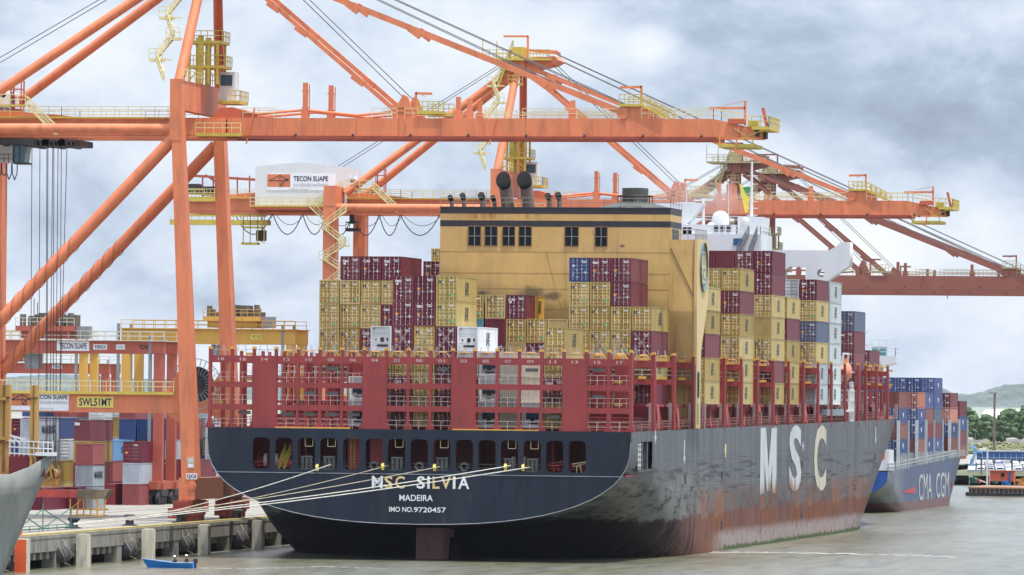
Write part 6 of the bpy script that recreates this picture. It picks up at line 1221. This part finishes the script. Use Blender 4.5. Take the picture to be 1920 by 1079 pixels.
t = CMABLUE.node_tree; b = t.nodes['Principled BSDF']; src = b.inputs['Base Color'].links[0].from_socket; g = nd(t, 'ShaderNodeNewGeometry'); sx = nd(t, 'ShaderNodeSeparateXYZ'); t.links.new(g.outputs['Position'], sx.inputs[0])
aft2 = mth(t, 'MULTIPLY', lr(sx.outputs['Y'], 366, 346), lr(nz(1, (.15, .15, .2)), .35, .6)); src = mix(t, aft2, src, (.17, .18, .17))
t.links.new(mix(t, lr(sx.outputs['Z'], 1.65, 1.55), src, (.13, .04, .045)), b.inputs['Base Color'])
k.build('hull', CMABLUE, S2, True)
k = MB(); k.prism([(cx2 - x, 337.95, z) for x, z in rows[0][::-1]] + [(cx2 + x, 337.95, z) for x, z in rows[0][1:]], (0, -.04, 0)); k.build('transom', CMABLUE2, S2)
k = MB()
for y in yy2: x = B2_ * bf2(y, zt2(y)); k.v += [(cx2 - x, y, zt2(y) - .1), (cx2 + x, y, zt2(y) - .1)]
for i in range(len(yy2) - 1): k.f.append((2 * i, 2 * i + 1, 2 * i + 3, 2 * i + 2))
k.build('deck', STEEL, S2)
XS = cx2 + B2_
for wd, u0, u1, v0, v1 in (('CMA', 1723, 1747.5, 888.5, 938.5), ('CGM', 1755.5, 1779.5, 886, 933.5)):
    a_, b_ = at(u0, (v0 + v1) / 2, X=XS + .05), at(u1, (v0 + v1) / 2, X=XS + .05); z1_, z0_ = at((u0 + u1) / 2, v0, X=XS + .05).z, at((u0 + u1) / 2, v1, X=XS + .05).z
    text(wd, z1_ - z0_, (XS + .05, (a_.y + b_.y) / 2, (z0_ + z1_) / 2), YP, ZP, pbr('feeder lettering', (.42, .43, .42), .55, .2, .2, .5, 4) if 'feeder lettering' not in MATS else MATS['feeder lettering'], S2, w=b_.y - a_.y, bold=.0)
k = MB()
for tri in (((1688, 923), (1715, 913), (1715, 926)), ((1784, 905), (1785, 916), (1797, 910))): k.cut().prism([V((cx2 + B2_ * bf2(p.y, p.z) + .06, p.y, p.z)) for p in [at(u, v, X=XS + .03) for u, v in tri]], (.012, 0, 0))
k.many('red_chevron', pbr('red chevron', (.42, .05, .05), .5, .2), S2)
k = MB(); 
for y in range(342, 352): pass
a_ = at(1684, 650, X=XS + .5); k.box(cx2 - 14, cx2 + 9, 341, 352, zt2(345), 27); k.box(cx2 - 19, XS + .5, a_.y - 3, a_.y, 25.2, 26.4); k.prism([(XS + .5, a_.y - 3, 25.2), (XS - 3, a_.y - 3, 23.9), (cx2 + 9, a_.y - 3, 23.9), (cx2 + 9, a_.y - 3, 25.2)], (0, 3, 0)); ac2 = k.build('accommodation_block', WHITE2, S2)
k = MB(); k.rail([(cx2, a_.y - 3, 26.4), (XS + .4, a_.y - 3, 26.4), (XS + .4, a_.y, 26.4)], 1.3, 1.5, .06); k.cut().rail([(XS - 5, a_.y - 3, 27.4), (XS + .4, a_.y - 3, 27.4)], 1.6, 1.5, .05); k.many('handrail', WHITE, ac2)
k = MB(); k.box(XS - 3.6, XS - 1.2, a_.y - 2.5, a_.y - 1, 26.4, 27.9); k.build('wing_console', MATS['teal canvas'], ac2)
k = MB(); k.box(XS - 2.4, XS - .2, 341, 347.5, 7.2, 10.6); k.rail([(XS - 3, 339, 7.2), (XS - .1, 339, 7.2), (XS - .1, 348, 7.2)], 1.2, 1.2, .06); k.box(XS - 2.8, XS - 1, 338.6, 340, 7.2, 8.6); k.build('stern_house', WHITE2, S2)
k = MB(); k.tube((XS - 1.2, 340, 9), (XS - 1.2, 340, 13.4), .45, 10); k.bar((XS - 1.2, 340, 13), (XS - 2.2, 340, 16), .3); k.build('provision_crane', MATS['spreader red'], S2)
ZC2 = 9.95
KB = []
for u0, tops, n_ in ((1686.5, 4, 0), (1721, 4, 1), (1736, 4, 0), (1752.3, 5, 0), (1782.5, 4, 1), (1799.5, 3.45, 1)): KB.append((at(u0, 790, X=XS).y, tops, n_))
fill = [['dbdb', ('mqbb',)], ['qbbd', ('bbbb', 'bdbm')], ['bdRb', ()], ['bbsmb', ('bbb', 'bqb', 'bbm', 'bmb')], ['mqbd', ('mbbd', 'bmd')], ['mbmd', ('mbq',)]]
dn = ['aftmost', 'second', 'third', 'tallest', 'fifth', 'foremost']
for (y, tops, n_), (s, inn), d in zip(KB, fill, dn):
    for r, ss in enumerate((s,) + tuple(inn)):
        for i, ch in enumerate(ss):
            col, st = K[ch]; z = ZC2 + 2.62 * (tops - i - 1) - .29
            container(XS - 1.3 - 2.5 * r, y, z, col, st, 12.19, lb(CN[col], 'container,', OT[i], 'in', d, 'bay,' if d != 'tallest' else 'bay', ('outboard row' if r == 0 else 'row ' + ORD[r] + ' inboard') + ', on feeder ship'), 'containers on the blue ship ahead', None, detail=2)
            if ch == 'b' and r == 0: rot_child(txt('M', .9, 1.0, PLW, bold=.02), LASTC(), (CW_ / 2 + .004, 6, 1.5), YP, ZP)
k = MB()
for y, tops, n_ in KB:
    for dy in (-.6, 12.7): k.cut().bar((XS - .1, y + dy, zt2(y)), (XS - .1, y + dy, ZC2 + 5.6), .5)
    for dy in (3, 6, 9): k.cut().bar((XS - .2, y + dy, zt2(y)), (XS - .2, y + dy, ZC2), .5)
k.cut().rail([(XS - .1, 350, zt2(350)), (XS - .1, 440, zt2(440))], 1.2, 1.8, .06); k.many('deck_stanchion', pbr('pale stanchion', (.42, .45, .47), .6, .15, .1), S2)
k = MB(); k.box(cx2 - 15, XS - .6, 354, 448, 7.2, ZC2 - .05); k.build('hatch_cover', pbr('feeder hatch grey', (.16, .18, .20), .6, .2), S2)
# ================================================================== GREY SHIP AT THE LEFT EDGE (its bow only)
YG = -300.0
tip = at(100, 857, Y=YG); low = at(5, 1079, Y=YG)
S3 = empty('moored_ship', (tip.x, YG, 0), 'weathered pale grey ship bow with rusty ochre masts and maroon deck', 'ship')
k = MB(); n = 26; zl = 0.0; slope = (tip.x - low.x) / (tip.z - low.z)
near = at(40, 890, Y=YG).z
for i in range(n + 1):
    d = 52 * (i / n) ** 1.5
    for j in range(9):
        f = j / 8; ztop_ = tip.z if d < .7 else (tip.z - (tip.z - near) * min(1, (d - .7) / .7)); z = -1 + (ztop_ + 1) * f; xs_ = tip.x - (tip.z - z) * slope - (1.2 if z < 0 else 0); fl = .30 + .7 * f ** 1.6
        b_ = 8.5 * fl * (1 - math.exp(-d / (9.5))) + (8.5 * (1 - fl)) * (1 - math.exp(-(max(0, d - 3)) / 14)); k.v += [(xs_ - d, YG - b_, z)]
for i in range(n):
    for j in range(8): a = i * 9 + j; k.f.append((a, a + 9, a + 10, a + 1))
m0 = list(k.v); o0 = len(k.v); k.v += [(x, 2 * YG - y, z) for x, y, z in m0]; k.f += [tuple(v + o0 for v in f) for f in k.f]
hl3 = k.build('hull', GREYSHIP, S3, True); md = hl3.modifiers.new('shell', 'SOLIDIFY'); md.thickness = .06
dk3 = MB(); zz = near - .9
for i in range(n + 1): d = 52 * (i / n) ** 1.5; b_ = 8.4 * (1 - math.exp(-d / 10)); x = tip.x - (tip.z - zz) * slope - d; dk3.v += [(x, YG - b_, zz), (x, YG + b_, zz)]
for i in range(n): dk3.f.append((2 * i, 2 * i + 1, 2 * i + 3, 2 * i + 2))
dk3.build('deck', DKRED, S3)
def gbox(m, u0, v0, u1, v1, Y, d): a_, b_ = at(u0, v1, Y=Y), at(u1, v0, Y=Y); m.box(a_.x, b_.x, Y, Y + d, a_.z, b_.z)
k = MB(); gbox(k, 13, 853, 84, 893, YG - .2, .2); c = at(80, 872, Y=YG + 1.4); k.lathe((c.x, YG - .25, c.z), [(.52, 0), (.52, .2)], 20, YP); k.build('breakwater', pbr('maroon bulwark', (.16, .02, .03), .6, .2, .1), S3)
for u0, u1, v0 in ((-4, 18, 722), (55, 70, 723)):
    k = MB(); gbox(k, u0, v0, u1, 893 if u0 < 0 else 882, YG - .3, .5); p_ = k.build('mast_post', RUSTY, S3); k = MB(); gbox(k, u0 + (u1 - u0) * .38, v0, u0 + (u1 - u0) * .62, 885, YG - .34, .06); gbox(k, u0, v0 + 22, u1 + 1, v0 + 25, YG - .36, .08); gbox(k, u0 - 1, 828, u1 + 1, 831, YG - .36, .08); k.build('rust_flange', pbr('post rust strip', (.16, .07, .025), .7, .3), p_)
k = MB(); a_ = at(66, 830, Y=YG); b_ = at(76, 880, Y=YG); k.bar(at(66, 800, Y=YG), b_, .25); gbox(k, -5, 745, 10, 751, YG - .5, .3); gbox(k, -5, 820, 8, 825, YG - .5, .3); k.build('mast_stay', RUSTY, S3)
k = MB()
for v in (826, 838, 850): k.bar(at(16, v, Y=YG - .6), at(70, v + 3, Y=YG - .6), .07); k.bar(at(70, v + 3, Y=YG - .6), at(98, v + 4, Y=YG), .07)
for u in range(18, 100, 9): k.bar(at(u, 827, Y=YG - .5), at(u, 856, Y=YG - .5), .06)
for u in range(16, 56, 10): k.bar(at(u, 822, Y=YG), at(u + 12, 832, Y=YG), .1)
k.bar(at(14, 816, Y=YG), at(60, 828, Y=YG), .12); gbox(k, 66, 849, 101, 855, YG - .6, .8); k.build('forecastle_rail', WHITE, S3)
k = MB()
for u in (-8, -2, 4, 10, 16, 22, 36, 44, 58, 63): gbox(k, u, 913 - (u - 10) * .04, u + 4, 919 - (u - 10) * .04, YG - 3.3 if u < 30 else YG - 2.2, .05) if 0 else None
# ================================================================== FAR SHORE AT THE RIGHT
BG = empty('work_barge', (14, 545, 0), 'low dark work barge with an orange deck edge and tyre fenders', 'barge')
k = MB(); k.box(2.5, 40, 545, 575, -.5, 1.5); k.build('hull', pbr('barge dark hull', (.05, .055, .075), .6, .2, .1), BG)
k = MB(); k.box(2.3, 40.2, 544.7, 575, 1.5, 1.75); k.build('deck_edge', pbr('barge edge orange', (.30, .16, .09), .6, .15), BG)
k = MB(); x = 3.0
while x < 40: k.cut().box(x, x + .14, 544.75, 544.98, .55, 1.5); x += .92
k.many('bulwark_rib', MATS['barge edge orange'], BG)
for i, u in enumerate((1814, 1861, 1869, 1878, 1896, 1912)): c = at(u, 926, Y=544.6); k = MB(); prof = [(.32 + .13 * math.cos(a * math.pi / 4), .13 * math.sin(a * math.pi / 4)) for a in range(9)]; k.lathe((c.x, 544.6, .35), prof, 14, YP); k.build('tyre_fender', RUBBER, BG, True)
def tbox(name, u0, v0, u1, v1, Y, d, mat, lab, cat, extra=None):
    a_, b_ = at(u0, v1, Y=Y), at(u1, v0, Y=Y); o = empty(name, (a_.x, Y, a_.z), lab, cat); k = MB(); k.box(a_.x, b_.x, Y, Y + d, a_.z, b_.z); k.box(a_.x - .08, b_.x + .08, Y - .08, Y + d + .08, b_.z, b_.z + .12); k.build('body', mat, o)
    if extra: extra(o, a_, b_)
    return o
def off(o, a_, b_):
    k = MB(); k.box(b_.x - 1.1, b_.x - .6, 545.9 + 6, 545.96 + 6, a_.z, b_.z - .1); k.build('door', pbr('office door blue', (.05, .08, .2), .5, .1), o); k = MB(); k.box((a_.x + b_.x) / 2 - .1, (a_.x + b_.x) / 2 + .6, 545.9 + 6, 545.96 + 6, a_.z + 1.0, a_.z + 1.7); k.build('window', GLASS, o)
tbox('site_office', 1855, 884, 1901, 903, 552, 3, pbr('site office orange', (.42, .09, .045), .5, .15, .1), 'orange site office cabin on the dark work barge', 'cabin', off)
o = empty('barge_mast', (at(1851, 900, Y=550).x, 550, 1.75), 'white lattice mast standing on the work barge', 'mast'); k = MB(); c = at(1851, 905, Y=550); k.bar((c.x, 550, 1.75), (c.x, 550, at(1851, 841, Y=550).z), .32); k.bar((c.x, 550, at(1851, 842, Y=550).z), (c.x + .6, 550, at(1851, 836, Y=550).z), .15); k.build('pole', WHITE, o); k = MB(); k.bar((c.x + .5, 550, 1.75), (c.x + .5, 550, 6.5), .08); [k.bar((c.x, 550, 2 + j * .5), (c.x + .5, 550, 2.2 + j * .5), .06) for j in range(9)]; k.build('ladder', WHITE, o); k = MB(); k.bar((c.x - .2, 550, 2.6), (c.x - 3.6, 550, 3.9), .25); k.bar((c.x - 3.6, 550, 1.75), (c.x - 3.6, 550, 4.2), .12); k.build('boom', WHITE, o)
def clut(name, u0, v0, u1, v1, Y, mat, lab, cat, seed):
    a_, b_ = at(u0, v1, Y=Y), at(u1, v0, Y=Y); o = empty(name, ((a_.x + b_.x) / 2, Y, a_.z), lab, cat); rnd = random.Random(seed); W_, H_ = b_.x - a_.x, b_.z - a_.z
    k = MB(); k.box(a_.x, b_.x, Y, Y + 1.2, a_.z, a_.z + H_ * .45); k.box(a_.x + W_ * .2, a_.x + W_ * .7, Y + .1, Y + 1, a_.z + H_ * .45, a_.z + H_ * .8); k.build('body', mat, o)
    k = MB()
    for i in range(5): x = rnd.uniform(a_.x, b_.x); k.bar((x, Y - .05, a_.z), (x + rnd.uniform(-.4, .4), Y - .05, b_.z), .09)
    k.build('frame', mat, o); k = MB(); k.tube((a_.x + W_ * .3, Y - .1, a_.z + H_ * .3), (a_.x + W_ * .3, Y + .3, a_.z + H_ * .3), H_ * .25, 10); k.build('drum', DARK, o)
clut('winch', 1818, 892, 1832, 906, 549, pbr('winch green', (.03, .17, .10), .6, .2), 'green winch on the left end of the work barge', 'winch', 2); clut('pump_unit', 1832, 898, 1838, 906, 548.5, MATS['spreader red'], 'small red pump unit on the work barge', 'pump', 3)
clut('skiff', 1878, 900, 1894, 910, 549, BOATB, 'blue skiff lying on the work barge deck', 'boat', 4); clut('pipe_rack', 1901, 896, 1919, 910, 549, pbr('rack ochre', (.50, .25, .07), .6, .2), 'ochre pipe rack on the right of the work barge', 'rack', 5); clut('generator', 1862, 900, 1870, 907, 548, MATS['winch green'], 'green generator before the orange site office', 'generator', 6)
# conveyor gallery with its bent end
cy = 720; o = empty('conveyor_gallery', (at(1830, 865, Y=cy).x, cy, 2.2), 'long blue conveyor gallery on posts behind the work barge', 'conveyor'); a_ = at(1831, 862, Y=cy); b_ = at(1831, 847, Y=cy)
k = MB(); k.box(a_.x, a_.x + 60, cy, cy + 3, a_.z, b_.z); k.build('gallery', pbr('gallery blue', (.035, .10, .32), .5, .15), o); k = MB(); k.box(a_.x - .3, a_.x + 60, cy - .2, cy + 3.2, b_.z + .003, b_.z + .3); k.box(a_.x, a_.x + 60, cy - .06, cy - .004, a_.z + .45, a_.z + .55); [k.box(a_.x + j * 1.3, a_.x + j * 1.3 + .1, cy - .05, cy - .004, a_.z, b_.z - .4) for j in range(46)]; k.build('roof_trim', pbr('gallery trim', (.42, .46, .50), .5, .1), o)
k = MB(); [k.bar((a_.x + 1 + j * 7, cy + 1, 2), (a_.x + 1 + j * 7, cy + 1, a_.z), .35) for j in range(9)]; k.build('support_post', STEEL, o)
k = MB(); q = [at(1820, 835, Y=cy), at(1828, 841, Y=cy), at(1829, 850, Y=cy), at(1823, 862, Y=cy), at(1821, 872, Y=cy)]; [k.bar(p, r_, .8, .5) for p, r_ in zip(q, q[1:])]; k.bar(at(1829, 846, Y=cy), at(1842, 848, Y=cy), .5); k.build('chute', pbr('chute light blue', (.20, .38, .66), .5, .1), o)
# lamp posts
for (u, v0, v1, Y, r, lab, hd) in ((1865, 738, 880, 840, .38, 'tall brown floodlight mast on the far shore', 6), (1828.5, 807, 850, 900, .1, 'slim grey street lamp beside the conveyor end', 2.2), (1909, 832, 865, 880, .08, 'short double arm street lamp over the conveyor', 2.4)):
    c = at(u, v0, Y=Y); o = empty('lamp_post', (c.x, Y, 2.2), lab, 'lamp post'); k = MB(); k.tube((c.x, Y, 2.2), (c.x, Y, c.z), r, 8, r * .7); k.build('pole', pbr('mast brown', (.16, .12, .10), .7, .2) if r > .2 else STEEL, o); k = MB(); k.box(c.x - hd * .22, c.x + hd * .12, Y - .4, Y + .4, c.z - .12, c.z + .25); k.build('lamp_head', STEEL, o)
# parked cars of the far lot
cm = [pbr('car white', (.42, .42, .44), .3, .03), pbr('car silver', (.38, .4, .43), .3, .05), pbr('car dark', (.04, .045, .06), .3, .05), pbr('car blue', (.05, .09, .2), .3, .05)]
def carbody(m_):
    k = MB(); k.prism([(-.85, -2.1, .35), (-.85, 2.1, .35), (-.85, 2.15, .8), (-.85, 1.2, .95), (-.85, .6, 1.42), (-.85, -1.2, 1.45), (-.85, -1.9, .98), (-.85, -2.15, .85)], (1.7, 0, 0)); o = k.build('parked_car', m_); d = o.data; bpy.data.objects.remove(o); return d
k = MB(); k.prism([(-.87, 1.1, .98), (-.87, .55, 1.36), (-.87, -1.1, 1.38), (-.87, -1.7, 1.0)], (1.74, 0, 0)); k.box(-.7, .7, -1.92, -1.6, 1.02, 1.32); o = k.build('windows', GLASS); wm = o.data; bpy.data.objects.remove(o)
cms = [carbody(m_) for m_ in cm]; rnd = random.Random(9)
for r_ in range(8):
    for i in range(15):
        Y = 745 + r_ * 22; x = at(1823, 880, Y=Y).x + i * 1.0 * (2.75 if r_ < 9 else 3) * .8; c = rnd.choice([0, 0, 0, 1, 1, 2, 3]); u_ = 0
        if x > at(1935, 880, Y=Y).x: continue
        o = bpy.data.objects.new('parked_car', cms[c]); COL.objects.link(o); o.location = (x, Y, 2.2); o.rotation_euler.z = rnd.choice([0, math.pi]) + rnd.uniform(-.05, .05); tag(o, 'one of the ' + ['white', 'silver', 'dark', 'blue'][c] + ' cars packed in the far car lot', 'car', 'cars in the far lot'); w2 = bpy.data.objects.new('windows', wm); COL.objects.link(w2); w2.parent = o
# woodland on the far shore
LEAF = pbr('woodland leaves', (.045, .085, .028), .8, .55, 0, .35)
def clump_field(name, spec, seed, mat):
    rnd = random.Random(seed); k = MB(); bm = bmesh.new(); bmesh.ops.create_icosphere(bm, subdivisions=1, radius=1); tv = [v.co.copy() for v in bm.verts]; tf = [tuple(v.index for v in f.verts) for f in bm.faces]; bm.free()
    for (c, r) in spec(rnd):
        q = rnd.uniform(0, 6); ca, sa = math.cos(q), math.sin(q); vs = []
        for p in tv: s = r * rnd.uniform(.65, 1.25); vs.append((c[0] + (p.x * ca - p.y * sa) * s * 1.15, c[1] + (p.x * sa + p.y * ca) * s * 1.15, c[2] + p.z * s * .8))
        k.add(vs, tf)
    return tag(k.build(name, mat), kind='stuff')
def wood(rnd):
    out = []
    for i in range(1500):
        u = rnd.uniform(1690, 1990); d = rnd.uniform(0, 1); Y = 1560 + d * 260; hgt = 11.2 + 2.2 * math.sin(u * .043) + 1.6 * math.sin(u * .17 + 1) + (1.8 if 1862 < u < 1905 else 0); c = at(u, 800, Y=Y); out.append(((c.x, Y, 2.2 + hgt * rnd.uniform(.15, 1.0) ** .7), rnd.uniform(.7, 2.0)))
    return out
clump_field('woodland', wood, 3, LEAF)
def scrub(rnd): return [((at(u, 840, Y=Y).x, Y, 2.6 + rnd.uniform(0, 1.6)), rnd.uniform(.4, 1.3)) for u, Y in [(rnd.uniform(1815, 1960), rnd.uniform(1080, 1500)) for _ in range(420)]]
clump_field('shore_scrub', scrub, 5, pbr('scrub leaves', (.14, .15, .06), .85, .5, 0, .3))
a_ = at(1842, 790, Y=1900); b_ = at(1990, 777, Y=1900); o = empty('shed', (a_.x, 1900, 2.2), 'long pale roofed shed behind the far woodland', 'shed'); k = MB(); k.box(a_.x, b_.x, 1900, 1940, 2.2, a_.z + 1); k.build('wall', CC['silver'], o); k = MB(); k.prism([(a_.x - 1, 1899, a_.z + 1), (b_.x, 1899, a_.z + 1), (b_.x, 1920, b_.z + 1.2), (a_.x - 1, 1920, b_.z + 1.2)], (0, 0, .4)); k.build('roof', WHITE, o)

# ================================================================== AIR
hz = MB(); hz.box(-9100, 9100, -1300, 17300, -1.0, 150); ho = hz.build('haze', LEAF); ho.data.materials.clear(); tag(ho, kind='stuff')
hmat = bpy.data.materials.new('haze air'); hmat.use_nodes = True; t = hmat.node_tree; t.nodes.clear(); pv_ = nd(t, 'ShaderNodeVolumePrincipled'); pv_.inputs['Color'].default_value = (.80, .88, 1.0, 1); pv_.inputs['Density'].default_value = .0000125; ot = nd(t, 'ShaderNodeOutputMaterial'); t.links.new(pv_.outputs[0], ot.inputs['Volume']); ho.data.materials.append(hmat)
c = at(1300, 372, Y=58); bm = bmesh.new(); bmesh.ops.create_uvsphere(bm, u_segments=24, v_segments=16, radius=1); me = bpy.data.meshes.new('smoke'); bm.to_mesh(me); bm.free(); so_ = bpy.data.objects.new('smoke', me); COL.objects.link(so_); so_.location = c; so_.scale = (10.5, 4, 3.3); so_.rotation_euler = (0, R(6), 0); tag(so_, kind='stuff')
sm_ = bpy.data.materials.new('exhaust smoke'); sm_.use_nodes = True; t = sm_.node_tree; t.nodes.clear(); pv_ = nd(t, 'ShaderNodeVolumePrincipled'); pv_.inputs['Color'].default_value = (.85, .84, .84, 1); ot = nd(t, 'ShaderNodeOutputMaterial'); t.links.new(pv_.outputs[0], ot.inputs['Volume']); me.materials.append(sm_)
tcx = nd(t, 'ShaderNodeTexCoord'); ln_ = nd(t, 'ShaderNodeVectorMath', operation='LENGTH'); t.links.new(tcx.outputs['Object'], ln_.inputs[0]); g = nd(t, 'ShaderNodeNewGeometry')
dn_ = mth(t, 'MULTIPLY', mth(t, 'MULTIPLY', lr(ln_.outputs['Value'], 1.0, .1), lr(nz(1, (.16, .3, .3), 4), .36, .62)), .2); t.links.new(dn_, pv_.inputs['Density'])
